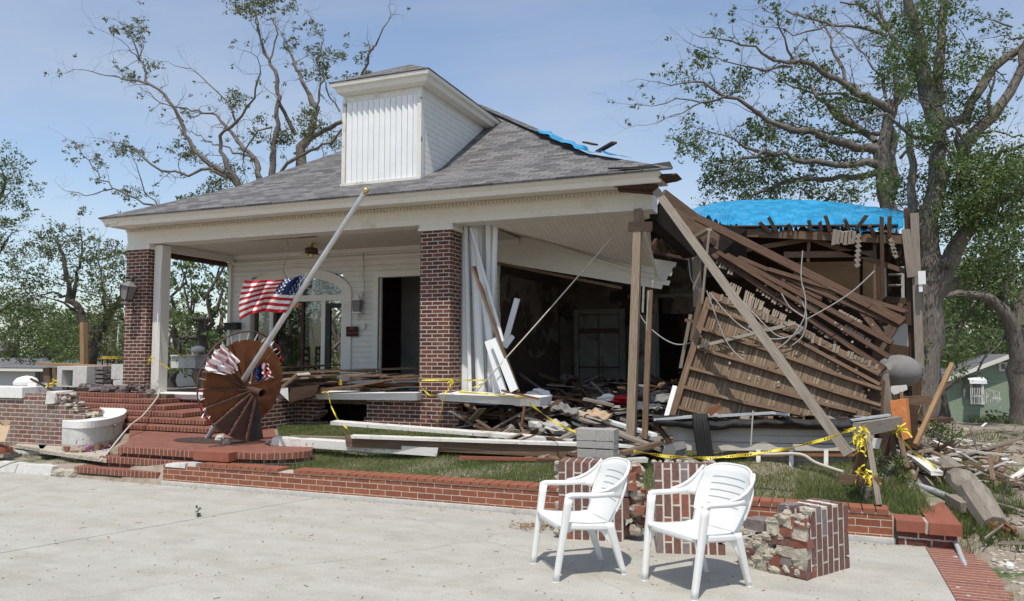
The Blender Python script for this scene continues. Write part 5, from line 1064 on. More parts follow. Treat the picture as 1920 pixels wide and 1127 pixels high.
#@@PART3
# ================================================================ plastic chairs
def chair(name, label, loc, face, group):
    """face: direction the sitter looks, radians; local +y = forward"""
    t = thing(name, label, 'chair', loc, group); M = Matrix.Rotation(face-math.pi/2, 3, 'Z'); L0 = Vector(loc)
    P = lambda x, y, z: L0+M @ V(x, y, z)
    def seatf(u, v):
        x = (u-.5)*2; hw = .25+.015*v; yy = -.19+v*.44; z = .385+.035*v-.012*math.sin(v*3.1)+.012*x*x
        if v > .92: z -= (v-.92)*.35
        return P(x*hw, yy, z)
    w = MB(); w.grid(seatf, 16, 18); st = w.build('seat', m_plastic, t, smooth=True, solid=.006)
    # apron round the seat
    w = MB()
    def apr(u, v):
        a_ = u*2*math.pi; x = .262*math.copysign(abs(math.cos(a_))**.35, math.cos(a_)); y = .03+.235*math.copysign(abs(math.sin(a_))**.35, math.sin(a_)); f = (y+.2)/.46
        return P(x*(1+.0*v), y, .388+.035*f-.045*v-.014*math.sin(f*3.1)*(1 if False else 1)*0)
    w.grid(apr, 48, 3); w.build('apron', m_plastic, st, smooth=True, solid=.005)
    lean = .42
    def bk(u, v, off=0):
        x = (u-.5)*2; hw = .235+.048*math.sin(min(1, v*1.25)*1.57); hw *= (1-.0*v); top = 1-.10*abs(x)**3.2
        h = v*top*.455; y = -.19-lean*h+.055*x*x*(.4+.6*v)-.02*math.sin(v*3)+off; rim = 0
        if v > .93: rim = (v-.93)*-.25
        return P(x*hw*(1-.16*max(0, v-.72)/.28*abs(x)), y+rim, .385+h)
    w = MB(); w.grid(bk, 20, 26); bko = w.build('backrest', m_plastic, t, smooth=True, solid=.006)
    w = MB()
    for vv in (.36, .47, .58, .69, .80): w.tube([bk(u_, vv, .0055) for u_ in np.linspace(.2, .8, 9)], .0028, 5)
    w.build('grooves', noisy('groove_shadow_grey', [(.40, .40, .38), (.46, .45, .43)], bump=0) if 'groove_shadow_grey' not in bpy.data.materials else bpy.data.materials['groove_shadow_grey'], bko)
    w = MB(); w.tube([bk(0, v_, .0) for v_ in np.linspace(.25, 1, 10)]+[bk(u_, 1, 0) for u_ in np.linspace(.05, .95, 16)]+[bk(1, v_, 0) for v_ in np.linspace(1, .25, 10)], .011, 7); w.build('rim', m_plastic, bko, smooth=True)
    for sx in (-1, 1):
        # arm: flat swept band from upper back to front
        ctr = [(.298, -.18, .626, .02), (.300, -.15, .627, .035), (.304, -.10, .626, .046), (.304, 0, .626, .05), (.302, .10, .632, .052), (.298, .17, .634, .054), (.294, .20, .626, .05), (.293, .218, .615, .004)]
        w = MB()
        def af(u, v, ctr=ctr, sx=sx):
            c = crv(ctr, v); a_ = u*2*math.pi; n_ = (math.copysign(abs(math.cos(a_))**.6, math.cos(a_)), math.copysign(abs(math.sin(a_))**.6, math.sin(a_)))
            return P(sx*(c[0]+n_[0]*c[3]*.5), c[1]-(.0 if v < .97 else 0), c[2]+n_[1]*.020)
        w.grid(af, 14, 28); w.build('armrest', m_plastic, t, smooth=True)
        upc = [(.262, -.322, .81), (.281, -.300, .775), (.293, -.262, .735), (.302, -.20, .692), (.307, -.12, .66), (.308, -.03, .645)]; loc_ = [(.278, -.240, .585), (.283, -.228, .588), (.290, -.205, .596), (.298, -.15, .605), (.303, -.08, .611), (.305, -.02, .615)]
        def wf(u, v, sx=sx):
            a0, b0 = crv(upc, u), crv(loc_, u); return P(sx*(a0[0]*(1-v)+b0[0]*v), a0[1]*(1-v)+b0[1]*v, a0[2]*(1-v)+b0[2]*v)
        w = MB(); w.grid(wf, 12, 6); w.tube([P(sx*c_[0], c_[1], c_[2]) for c_ in upc], .010, 6); w.build('side_wing', m_plastic, t, smooth=True, solid=.006)
        # front leg, from arm to floor, slightly splayed
        def leg(top, bot, w0, w1, d0, d1):
            w = MB()
            def lf(u, v):
                a_ = u*2*math.pi; c = math.copysign(abs(math.cos(a_))**.5, math.cos(a_)); s__ = math.copysign(abs(math.sin(a_))**.5, math.sin(a_))
                ww, dd = w0+(w1-w0)*v, d0+(d1-d0)*v; k = top.lerp(bot, v)
                return L0+M @ (k+V(c*ww/2, s__*dd/2, 0))
            w.grid(lf, 14, 10); w.grid(lambda u, v: L0+M @ (top+V((u-.5)*w0*.9, (v-.5)*d0*.9, .001)), 1, 1); w.grid(lambda u, v: L0+M @ (bot+V((u-.5)*(w1+.012), (v-.5)*(d1+.012), .002)), 1, 1); return w.build('leg', m_plastic, t, smooth=True, solid=.004)
        leg(V(sx*.293, .185, .622), V(sx*.268, .285, 0), .046, .040, .058, .040)
        leg(V(sx*.235, -.16, .40), V(sx*.225, -.29, 0), .05, .038, .075, .036)
        w = MB(); w.slab([P(sx*.24, -.17, .355), P(sx*.24, -.03, .372), P(sx*.24, -.10, .33), P(sx*.233, -.185, .22)], M @ V(sx*.006, 0, 0)); w.build('gusset', m_plastic, t); w = MB(); w.slab([P(sx*.24, .24, .39), P(sx*.24, .10, .372), P(sx*.24, .2, .34), P(sx*.245, .24, .27)], M @ V(sx*.006, 0, 0)); w.build('gusset', m_plastic, t)
    return t
chair('plastic_chair', 'white plastic armchair on the patio, left of the pair, before the tall brick chunk', (-1.775, 5.96, 0), math.atan2(-.33, -.42), 'white plastic armchairs on the patio')
chair('plastic_chair', 'white plastic armchair nearer the camera, before the leaning brick slab', (-.84, 5.91, 0), math.atan2(-.38, -.31), 'white plastic armchairs on the patio')
# ================================================================ sawhorse
sg = gp(.5, 8.3)
T = thing('sawhorse', 'worn timber sawhorse wrapped with yellow caution tape beside the plank wall', 'sawhorse', (.55, 8.6, sg))
SA, SB = aY(1606, 806, 8.15), aY(1686, 792, 9.6)
w = MB(); w.beam(SA, SB, .07, .13); w.build('top_beam', m_woodgy, T)
for a_, b2, Ya, Yb in (((1622, 812), (1600, 905), 8.2, 8.5), ((1626, 812), (1648, 948), 8.2, 7.95), ((1622, 815), (1618, 890), 8.35, 8.5), ((1676, 800), (1658, 862), 9.5, 9.7), ((1672, 800), (1678, 872), 9.5, 9.5), ((1682, 800), (1701, 880), 9.5, 9.2)):
    w = MB(); w.beam(aY(*a_, Ya), aY(*b_, Yb) if False else aY(b2[0], b2[1], Yb), .075, .05, (1, 0, 0), .01); w.build('leg', m_wood if a_[0] != 1626 else m_woodgy, T)
w = MB(); w.beam(aY(1576, 897, 8.2), aY(1650, 904, 8.0), .05, .09); w.build('cross_bar', m_wood, T)
w = MB(); w.beam(aY(1658, 862, 9.6), aY(1700, 866, 9.4), .05, .08); w.build('cross_bar', m_wood, T)
# ================================================================ caution tape
def tape(name, label, pts, wd=.03, sag=0, pr=True, n=None, rest=None):
    wd *= .72; t = thing(name, label, 'caution tape', pts[0]); w = MB(); pk = MB(); N = n or 14*(len(pts)-1)
    C = [Vector([float(q_) for q_ in crv([tuple(p) for p in pts], i/N)]) for i in range(N+1)]
    for i in range(N+1): 
        if sag: C[i] = C[i]-V(0, 0, sag*math.sin(math.pi*i/N))
    tw = [math.sin(i*.33)*.9+math.sin(i*.11)*.7 for i in range(N+1)]
    U = [V(0, -math.sin(a_), math.cos(a_))*wd/2 for a_ in tw]
    for i in range(N):
        w.face([C[i]-U[i], C[i+1]-U[i+1], C[i+1]+U[i+1], C[i]+U[i]])
        if pr and (i % 7) in (2, 3, 4):
            o = V(0, -.002, .001); k0, k1 = C[i].lerp(C[i+1], .25), C[i].lerp(C[i+1], .7); pk.face([k0-U[i]*.5+o, k1-U[i+1]*.5+o, k1+U[i+1]*.5+o, k0+U[i]*.5+o])
    w.build('ribbon', m_yellow, t, solid=.0012)
    if pr: pk.build('printed_letters', m_blackink, t)
    return t
def tuft(t, c, r, n=14, mat=m_yellow, nm='knot'):
    w = MB(); c = Vector(c); r *= .62
    for k in range(max(4, n//2)):
        p = c+Vector((rnd.gauss(0, r*.5), rnd.gauss(0, r*.5), rnd.gauss(0, r*.5))); d = Vector((rnd.gauss(0, 1), rnd.gauss(0, 1), rnd.gauss(0, .6))).normalized(); u = Vector((rnd.gauss(0, 1), rnd.gauss(0, 1), rnd.gauss(0, 1))).normalized()*.009; P = [p]
        for q in range(5): d = (d+Vector((rnd.gauss(0, .9), rnd.gauss(0, .9), rnd.gauss(-.25, .7)))).normalized(); P.append(P[-1]+d*r*.55)
        for q in range(5): w.face([P[q]-u, P[q+1]-u, P[q+1]+u, P[q]+u])
    return w.build(nm, mat, t, solid=.001)
rnd.seed(21)
t = tape('caution_tape', 'yellow tape running low from the brick chunk to the sawhorse', [aY(1188, 846, 7.9), aY(1250, 856, 8.0), aY(1330, 859, 8.1), aY(1400, 853, 8.1), aY(1480, 841, 8.1), aY(1560, 820, 8.1), aY(1605, 802, 8.12)], .045, n=90)
t = tape('caution_tape', 'yellow tape drooping from the porch coping down to the lawn planks', [aY(982, 745, 11.1), aY(1000, 762, 10.6), aY(1030, 785, 9.8), aY(1060, 802, 9.0), aY(1080, 810, 8.6)], .05, pr=False)
t = tape('caution_tape', 'yellow tape looped around the foot of the front brick pillar', [aY(785, 712, 11.4), aY(790, 727, 11.35), aY(805, 741, 11.3), aY(825, 743, 11.3), aY(845, 728, 11.3), aY(845, 712, 11.35), aY(790, 713, 11.42)], .045, pr=False, n=50)
tuft(t, aY(845, 718, 11.25), .06, 22)
t2 = tape('caution_tape', 'yellow tape stretched from the pillar past the hanging slats', [aY(846, 712, 11.35), aY(880, 713, 11.4), aY(915, 713, 11.3), aY(895, 724, 11.3), aY(860, 735, 11.25), aY(930, 740, 11.2), aY(985, 745, 11.1)], .035, pr=False, n=60)
tape('caution_tape', 'yellow tape hanging straight down right of the front pillar', [aY(838, 738, 11.2), aY(828, 765, 11.3), aY(820, 798, 11.35)], .035, pr=False)
t = tape('caution_tape', 'yellow tape dangling from the coping between the two porch openings', [aY(598, 740, 11.25), aY(615, 735, 11.2), aY(620, 760, 11.1), aY(632, 785, 10.6), aY(655, 808, 10.0)], .045, pr=False)
w = MB(); tape('caution_tape', 'yellow tape tied round the brown planks on the porch edge', [aY(637, 712, 11.0), aY(636, 722, 10.95), aY(640, 722, 10.95), aY(639, 711, 11.0)], .05, pr=False, n=8)
t = tape('caution_tape', 'yellow tape trailing from the sawhorse down over the log', [aY(1684, 795, 9.5), aY(1695, 830, 9.2), aY(1715, 850, 8.9), aY(1757, 878, 8.6)], .045, n=40)
tuft(t, aY(1683, 805, 9.4), .09, 26)
t = thing('tape_tangle', 'tangle of yellow tape knotted on the sawhorse front legs', 'caution tape', aY(1615, 822, 8.1)); tuft(t, aY(1612, 822, 8.1), .10, 34, nm='ribbon'); tuft(t, aY(1621, 803, 8.08), .05, 12, nm='ribbon')
t = thing('tape_tangle', 'heap of yellow tape on the lower bar of the sawhorse', 'caution tape', aY(1625, 893, 8.0)); tuft(t, aY(1618, 890, 8.05), .09, 30, nm='ribbon'); tuft(t, aY(1638, 895, 8.0), .07, 20, nm='ribbon')
t = thing('tape_tangle', 'crumpled yellow tape on the broken garden wall corner', 'caution tape', aY(98, 718, 8.6)); tuft(t, aY(98, 717, 8.6), .06, 22, nm='ribbon')
t = tape('caution_tape', 'yellow tape tied on the left brick pillar near its foot', [aY(278, 680, 11.4), aY(283, 668, 11.4), aY(300, 680, 11.5), aY(318, 692, 11.7)], .04, pr=False); tuft(t, aY(282, 675, 11.38), .06, 16)
tape('caution_tape', 'dull yellow tape slanting inside the porch by the wooden post', [aY(294, 598, 11.55), aY(305, 625, 11.9), aY(318, 650, 12.4), aY(345, 670, 12.8), aY(360, 660, 12.9)], .05, pr=False)
t = tape('caution_tape', 'short yellow tape strip lying on the dirt at the right', [aY(1845, 911, 9.6), aY(1865, 909, 9.7), aY(1890, 907, 9.8)], .05, pr=False)
t = thing('tape_tangle', 'scrap of yellow tape among the weeds far right', 'caution tape', aY(1848, 868, 11)); tuft(t, aY(1848, 868, 11), .06, 14, nm='ribbon')
t = tape('caution_tape', 'yellow tape hanging from the cut board by the corner post', [aY(1728, 735, 12.2), aY(1730, 750, 12.1), aY(1722, 775, 12)], .05, pr=False)
# ropes and cables
def rope(label, pts, r=.012, mat=m_rope, name='rope', cat='rope'):
    w = MB(); P = [Vector(p) for p in pts]; Q = []
    for i in range(len(P)-1):
        for k in range(6):
            f = k/6; p0 = P[max(i-1, 0)]; p3 = P[min(i+2, len(P)-1)]; a_, b2 = P[i], P[i+1]
            Q.append(.5*((2*a_)+(b2-p0)*f+(2*p0-5*a_+4*b2-p3)*f*f+(3*a_-p0-3*b2+p3)*f**3))
    Q.append(P[-1]); w.tube(Q, r, 6); return tag(w.build(name, mat, smooth=True), label, cat)
rope('white rope trailing from the porch coping down across the brick steps', [aY(300, 730, 11.3), aY(295, 745, 10.9), aY(280, 765, 10.2), aY(265, 782, 9.6), aY(245, 797, 9.1), aY(225, 820, 8.5), aY(205, 845, 8.1), aY(187, 865, 7.9)], .014)
rope('straight pale rope stretched from the porch ceiling to the coping', [aY(1165, 425, 12.2), aY(1085, 517, 11.8), aY(1010, 603, 11.5), aY(950, 670, 11.2), aY(895, 732, 11.1)], .011)
rope('thin cable drooping down the porch ceiling behind the flag', [aY(537, 447, 12), aY(541, 470, 12.2), aY(532, 500, 12.6), aY(534, 515, 12.8), aY(543, 525, 13)], .008, m_wire, 'hanging_cable', 'cable')
for pts, Y, lb in ([[(1190, 540), (1200, 590), (1230, 625), (1270, 646), (1310, 636), (1318, 615)], 11.2, 'sagging pale wire between the upright posts and the lath wall'],
  [[(1325, 545), (1345, 600), (1365, 645), (1400, 678), (1440, 672), (1458, 658)], 10.9, 'long loop of pale wire hanging over the left of the lath wall'], [[(1330, 548), (1365, 590), (1400, 618), (1450, 636), (1500, 622), (1512, 590), (1500, 560)], 10.8, 'pale wire crossing the lath wall to the hanging bundle'],
  [[(1387, 560), (1420, 595), (1455, 628), (1485, 632), (1505, 612)], 10.85, 'second pale wire arching behind the diagonal timber'], [[(1505, 470), (1502, 520), (1510, 560), (1508, 595), (1490, 625), (1470, 645), (1455, 655)], 10.7, 'bundle of white cable hanging over the rafters'], [[(1465, 550), (1480, 575), (1500, 590), (1512, 600), (1505, 630), (1482, 650)], 10.75, 'white cable looping left of the hanging bundle'], [[(1290, 480), (1295, 520), (1303, 535), (1312, 545)], 13, 'thin pale wire hanging under the torn roof'], [[(1640, 508), (1600, 545), (1560, 572), (1510, 600)], 11, 'taut grey wire running up across the rafters'],
  [[(1412, 770), (1410, 800), (1408, 835)], 9.2, 'white cord hanging down the face of the plank wall'], [[(1405, 850), (1440, 852), (1500, 852), (1530, 868), (1580, 885)], 8.5, 'white pipe like hose lying before the plank wall'], [[(1216, 545), (1212, 620), (1210, 665), (1213, 700), (1216, 712)], 10.5, 'thin wire curling down the thin upright stick']):
    rope(lb, [aY(x_, y_, Y) for x_, y_ in pts], .009 if Y > 9 else .018, m_rope if Y < 9.5 else m_wire, 'cable', 'cable')
rope('utility cable crossing the sky behind the left trees', [aY(0, 488, 36), aY(60, 515, 34), aY(150, 545, 30), aY(260, 580, 27)], .03, m_wiredk, 'overhead_cable', 'cable')
# small trim on the wall
w = MB(); w.tube([aY(681, 466, 13.94), aY(682, 520, 13.94), aY(684, 550, 13.9), aY(680, 556, 13.9)], .008, 5); w.tube([aY(681, 466, 13.95), aY(640, 452, 13.6), aY(590, 447, 13)], .008, 5); tag(w.build('wall_cable', m_wire, smooth=True), 'thin conduit running down the white wall above the right lantern', 'cable')
# ================================================================ flagpole and flag
fp0, fp1 = aZ(449, 724, .95), aY(683, 362, 8.2)
fp0 = aY(449, 724, 8.9); fp1 = aY(683, 362, 8.0)
lowp = aY(388, 824, 9.25)
T = thing('flagpole', 'long silver flagpole leaning out of the toppled spiral staircase', 'flagpole', lowp)
w = MB(); w.tube([lowp, fp0, fp1], [.042, .042, .03], 12); w.build('pole', m_alpole, T, smooth=True)
w = MB(); w.ball(fp1+(fp1-fp0).normalized()*.04, .04, 12); w.build('ball_finial', m_gold, T, smooth=True)
w = MB(); w.ball(fp0+V(.0, -.02, -.02), .07, 8, (1, 1, 1), .2); w.ball(fp0+V(.06, -.04, -.07), .05, 8, (1, 1, 1), .2); w.build('rag_knot', m_fwhite, T, smooth=True)
w = MB(); w.tube([aY(473, 690, 8.85), aY(472, 705, 8.85), aY(469, 716, 8.85)], .008, 5); w.ball(aY(469, 718, 8.85), .018, 6); w.build('halyard', m_rope, T)
w = MB(); q0, q1 = aY(559, 556, 8.45), aY(575, 512, 8.38); w.tube([q0, q0.lerp(q1, .5)+V(-.04, 0, .02), q1], .005, 5); w.build('halyard', m_rope, T)
T = thing('national_flag', 'stars and stripes flag flying from the leaning silver pole', 'flag', aY(520, 590, 8.4))
def flagf(u, v):   # u 0 at hoist -> 1 fly ; v 0 top -> 1 bottom
    topc = crv([(573, 514), (545, 521), (515, 527), (488, 525), (460, 524)], u); botc = crv([(536, 586), (515, 587), (492, 583), (470, 588), (450, 603)], u)
    x = topc[0]*(1-v)+botc[0]*v; y = topc[1]*(1-v)+botc[1]*v
    x += -6*math.sin(v*math.pi)*u; y += 5*math.sin(u*9+v*2.5)*(.2+.8*u)*.5+ (10*math.sin(v*math.pi)*math.sin(u*math.pi)*-.5)
    return aY(x, y, 8.42-.35*u+.09*math.sin(u*11+v*3)+.05*math.sin(u*23-v*4))
w = MB(); NU, NV = 60, 52
w.grid(flagf, NU, NV)
mi = []
for j in range(NV):
    for i in range(NU):
        u, v = (i+.5)/NU, (j+.5)/NV; st = int(v*13); mi.append(2 if (u < .36 and v < 7/13) else (0 if st % 2 == 0 else 1))
w.mi = mi; fl = w.build('cloth', [m_fred, m_fwhite, m_fblue], T, smooth=True, solid=.004)
w = MB()
def star(c, du, dv, s_):
    pts = []
    for k in range(10):
        a_ = math.pi/2+k*math.pi/5; r = s_ if k % 2 == 0 else s_*.42; pts.append(c+du*(r*math.cos(a_))+dv*(r*math.sin(a_)))
    return pts
for row in range(9):
    for cI in range(6 if row % 2 == 0 else 5):
        u = .36*((cI+.5+(0 if row % 2 == 0 else .5))/6); v = (7/13)*(row+.6)/9.2; c = flagf(u, v); du = (flagf(u+.01, v)-c).normalized(); dv = (flagf(u, v-.01)-c).normalized(); nrm = du.cross(dv).normalized(); nrm = nrm if nrm.y < 0 else -nrm
        P = star(c+nrm*.006, du, dv, .0175); 
        for k in range(5): w.face([c+nrm*.006, P[(2*k-1) % 10], P[2*k], P[(2*k+1) % 10]])
w.build('stars', m_fwhite, fl)
def drape(name, label, quad, Y, cols, nu=24, nv=24, fold=.05, Yd=None, stripes='v', canton=None):
    def f(u, v):
        a_ = [quad[0][k]*(1-u)+quad[1][k]*u for k in (0, 1)]; b2 = [quad[3][k]*(1-u)+quad[2][k]*u for k in (0, 1)]
        x = a_[0]*(1-v)+b2[0]*v; y = a_[1]*(1-v)+b2[1]*v; return aY(x+1.5*math.sin(v*17+u*4), y+1.5*math.sin(u*14), Y+fold*math.sin(u*15+v*4)+fold*.5*math.sin(u*31-v*9)+(Yd or 0)*v)
    w = MB(); w.grid(f, nu, nv); mi = []
    for j in range(nv):
        for i in range(nu):
            s_ = (i/nu+.12*math.sin(j*.35)) if stripes == 'v' else (j/nv+.08*math.sin(i*.4)); k = int(s_*cols) % 2
            mi.append(2 if canton and canton(i/nu, j/nv) else k)
    w.mi = mi; o = w.build(name, [m_fred, m_fwhite, m_fblue], smooth=True, solid=.004); return tag(o, label, 'flag')
drape('draped_flag', 'limp flag with blue corner hanging right of the leaning pole', [(476, 690), (500, 676), (512, 708), (480, 716)], 8.45, 8, fold=.05, stripes='h', canton=lambda u, v: u < .5)
# bunting on the rim
# ================================================================ toppled spiral staircase
hub0 = aY(441, 722, 9.05); ax = Vector((.93, -.36, -.12)).normalized(); hub1 = hub0+ax*.62
T = thing('spiral_staircase', 'rusty spiral staircase toppled on its side on the brick landing', 'staircase', V(hub0.x, 9.0, .42))
e2 = Vector((0, 0, 1)); e2 = (e2-ax*e2.dot(ax)).normalized(); e1 = e2.cross(ax)*-1; e1 = e1 if e1.dot(cR) > 0 else -e1
w = MB(); w.tube([hub0-ax*.1, hub1+ax*.16], .055, 16, cap=False); w.tube([hub1+ax*.16, hub0-ax*.1], .046, 16, cap=False); w.build('centre_column', m_rustdk, T, smooth=True)
NT = 16; RR = .70; A0 = -56; DA = 21.2
def rad(a_, r, s_): return hub0+(hub1-hub0)*s_+e1*(r*math.cos(a_))+e2*(r*math.sin(a_))
for k in range(NT):
    a0 = R_(A0+k*DA); a1 = a0+R_(DA+.4); s_ = k/(NT-1); mt = m_rust if k < 13 else (m_rustdk if k < 15 else m_steeldk)
    w = MB(); w.slab([rad(a0, .05, s_), rad(a0, RR, s_), rad((a0+a1)/2, RR*1.01, s_), rad(a1, RR, s_), rad(a1, .05, s_)], ax*.006); tr = w.build('tread', mt, T)
    w = MB(); w.beam(rad(a0, .05, s_)+ax*.02, rad(a0, RR, s_)+ax*.02, .012 if k < 9 else .022, .02 if k < 9 else .035, ax); w.build('nosing', m_rustdk if k > 8 else m_rust, tr)
def rimr(k): u = max(0, min(1, (k-4.6)/8.4)); return RR+.02+.12*math.sin(math.pi*u)**.7
for k in np.arange(5, 13, .5):
    k = float(k); a_ = R_(A0+k*DA); s_ = k/(NT-1); w = MB(); w.tube([rad(a_, RR-.01, s_), rad(a_, rimr(k), s_)+ax*.06], .009, 6); w.build('baluster', m_worn, T)
w = MB(); w.tube([rad(R_(A0+k*DA), rimr(k), k/(NT-1))+ax*.06 for k in [float(q) for q in np.linspace(4.2, 13.4, 60)]], .012, 6); w.build('handrail', m_rustdk, T, smooth=True)
w = MB(); w.m = 0
for k in [float(q) for q in list(np.linspace(4.3, 6.2, 9))+list(np.linspace(11.0, 12.8, 9))]:
    p = rad(R_(A0+k*DA), rimr(k), k/(NT-1))+ax*.06; w.m = rnd.choice((0, 0, 1)); d_ = Vector((rnd.gauss(0, .03), rnd.gauss(0, .03), -.03-rnd.random()*.03)); w.slab([p, p+V(.02, 0, .01), p+d_+V(.02, 0, 0), p+d_], (0, .004, 0))
tag(w.build('bunting', [m_fred, m_fwhite]), 'red and white ribbon scraps twisted along the staircase handrail', 'bunting')
w = MB(); NU = 64
def df(u, v):
    a_ = R_(160-34*u-8*v); k = (160-34*u-A0)/DA; return rad(a_, .80-.42*v*(.75+.25*math.sin(u*3)), k/(NT-1))+ax*(.10+.035*math.sin(u*17+v*3)+.02*math.sin(u*33-v*5))
m_pink = noisy('faded_flag_red', [(.40, .10, .12), (.55, .25, .26)], rough=.8, bump=.05)
w.grid(df, NU, NU); w.mi = [(0 if (math.sin(i*.38+j*.12+.9*math.sin(j*.21)) > .55) else 1) for j in range(NU) for i in range(NU)]
tag(w.build('draped_flag', [m_pink, m_fwhite], smooth=True, solid=.004), 'crumpled red and white flag cloth draped on the upper left treads', 'flag')
# stones at its foot
rnd.seed(31)
for x_, y_, r_, lb in ((413, 822, .07, 'white stone under the toppled staircase'), (427, 829, .055, 'tan stone right of the white stone by the staircase'), (501, 829, .03, 'tiny pebble near the dark last tread')):
    w = MB(); w.ball(aZ(x_, y_, .45), r_, 8, (1.2, .9, .9), .2); tag(w.build('stone', m_stone if r_ > .06 else m_mortar), lb, 'stone')
# ================================================================ left garden wall and planter
T = thing('garden_wall', 'weathered brick garden wall with broken stepped end at far left', 'garden wall', (-11.5, 8.5, .1))
gwY = 8.75
gx = lambda px_, z_=None: aY(px_, 760, gwY).x
w = MB(); rnd.seed(41); n = 13; z0, z1 = .10, 1.06
xr = [gx(170), gx(170), gx(172), gx(172), gx(176), gx(180), gx(186), gx(182), gx(160), gx(138), gx(126), gx(112), gx(112)]
for k in range(n): h_ = (z1-z0)/n; w.bb((-16.5, gwY, z0+k*h_), (xr[k]+rnd.uniform(-.03, .03), gwY+.32, z0+(k+1)*h_-.001))
w.build('wall', m_brickgrey, T)
w = MB(); w.bb((-16.5, gwY-.04, z1-.08), (gx(45), gwY+.36, z1+.09)); w.build('coping', m_cap, T, bevel=.012)
w = MB(); w.box((gx(98), gwY+.12, z1-.06), (.2, .3, .18), jit=.02); w.build('coping', m_stone, T, bevel=.01)
w = MB()
for k in range(60):
    u = rnd.random(); i = min(n-1, int(4+u*9)); w.ball(V(xr[i]+rnd.uniform(-.06, .05), gwY+rnd.uniform(0, .3), z0+(i+rnd.random())*(z1-z0)/n), rnd.uniform(.02, .05), 7, (1.2, 1, .7), .3)
w.build('mortar_lumps', m_mortar, T)
w = MB(); w.box((gx(30), gwY-.05, .12), (6, .3, .1), jit=.02); w.build('footing', m_stone, T)
board((57, 710), (128, 747), 8.9, 9.2, .03, .03, m_wooddk, 'thin dark rail slanting down the broken end of the garden wall', 'iron_rail', 'rail')
# curved planter
T = thing('curved_planter', 'curved planter wall with bright white rounded coping at the foot of the steps', 'planter', (-10, 8.6, .1))
zc = .70
outp = [(117, 789), (140, 790.5), (165, 790), (190, 787.5), (212, 783.5), (228, 778.5), (236, 773), (237, 768.5), (230, 765), (215, 762.5), (196, 761), (182, 761)]
inp = [(117, 787.5), (140, 787.8), (160, 786), (178, 782.5), (190, 778.5), (196, 774), (196, 770.5), (193, 768), (190, 766), (187, 764.5), (184, 763), (180, 762.2)]
def sm(pts, n=40):
    P = []
    for i in range(n+1):
        u = i/n*(len(pts)-1); k = min(int(u), len(pts)-2); f = u-k; g = lambda j: pts[max(0, min(len(pts)-1, j))]
        P.append(tuple(.5*(2*g(k)[c]+(g(k+1)[c]-g(k-1)[c])*f+(2*g(k-1)[c]-5*g(k)[c]+4*g(k+1)[c]-g(k+2)[c])*f*f+(3*g(k)[c]-g(k-1)[c]-3*g(k+1)[c]+g(k+2)[c])*f**3) for c in (0, 1)))
    return P
OUT = [aZ(x_, y_, zc) for x_, y_ in sm(outp)]; INN = [aZ(x_, y_, zc) for x_, y_ in sm(inp)]
def band(k0, k1, z0, z1, mat, nm):
    w = MB(); A = [(INN[i].lerp(OUT[i], k0)) for i in range(41)]; B = [(INN[i].lerp(OUT[i], k1)) for i in range(41)]; q = lambda p, z: V(p.x, p.y, z)
    for i in range(40):
        w.face([q(A[i], z1), q(B[i], z1), q(B[i+1], z1), q(A[i+1], z1)]); w.face([q(B[i], z0), q(B[i+1], z0), q(B[i+1], z1), q(B[i], z1)]); w.face([q(A[i+1], z0), q(A[i], z0), q(A[i], z1), q(A[i+1], z1)]); w.face([q(A[i+1], z0), q(B[i+1], z0), q(B[i], z0), q(A[i], z0)])
    for i in (0, 40): w.face([q(A[i], z0), q(B[i], z0), q(B[i], z1), q(A[i], z1)])
    return w.build(nm, mat, T, weld=True)
band(0, 1, .60, .70, m_cap, 'coping'); band(.06, .93, .36, .599, m_stone, 'wall'); band(.04, .96, .10, .359, m_mortar, 'base')
w = MB()
for i in range(2, 26):
    if rnd.random() < .75:
        p = INN[i].lerp(OUT[i], .96); d_ = OUT[i+1]-OUT[i]; w.box((p.x, p.y, .20+.05*(i % 3)), (.11, .05, .055), Matrix.Rotation(math.atan2(d_.y, d_.x), 3, 'Z'), jit=.008)
w.build('exposed_bricks', m_b1, T, bevel=.005)
# kerb + footings on dirt
w = MB(); w.hexa([V(-16, 7.72, -.04), V(-9.95, 7.74, -.04), V(-9.95, 7.98, -.04), V(-16, 7.98, -.04), V(-16, 7.76, .13), V(-9.95, 7.78, .12), V(-9.95, 7.96, .12), V(-16, 7.96, .13)]); tag(w.build('concrete_kerb', m_stone, bevel=.012), 'low pale concrete kerb at the left edge of the patio', 'kerb')
w = MB(); rnd.seed(43)
for k in range(9): w.box((-9.9+k*.045, 7.85+rnd.uniform(-.04, .08), .04), (rnd.uniform(.05, .16), .14, rnd.uniform(.05, .1)), Matrix.Rotation(rnd.uniform(-1, 1), 3, 'Z'), jit=.02)
tag(w.build('kerb_rubble', m_mortar, bevel=.008), 'broken end of the concrete kerb crumbling beside the lowest brick step', 'rubble', kind='stuff')
def blob(pts, z, th, mat, nm, label, cat, z1=None):
    w = MB(); w.slab([aZ(x_, y_, z) for x_, y_ in pts], (0, 0, th)); o = w.build(nm, mat, bevel=.01); return tag(o, label, cat)
blob([(75, 850), (200, 868), (205, 845), (140, 838), (70, 835)][::-1], .2, .05, m_mortar, 'footing_slab', 'pale ragged footing slab lying on the dirt below the curved planter', 'concrete slab')
blob([(28, 840), (80, 848), (90, 838), (45, 832)][::-1], .2, .05, m_mortar, 'footing_slab', 'small ragged footing slab left of the larger one on the dirt', 'concrete slab')
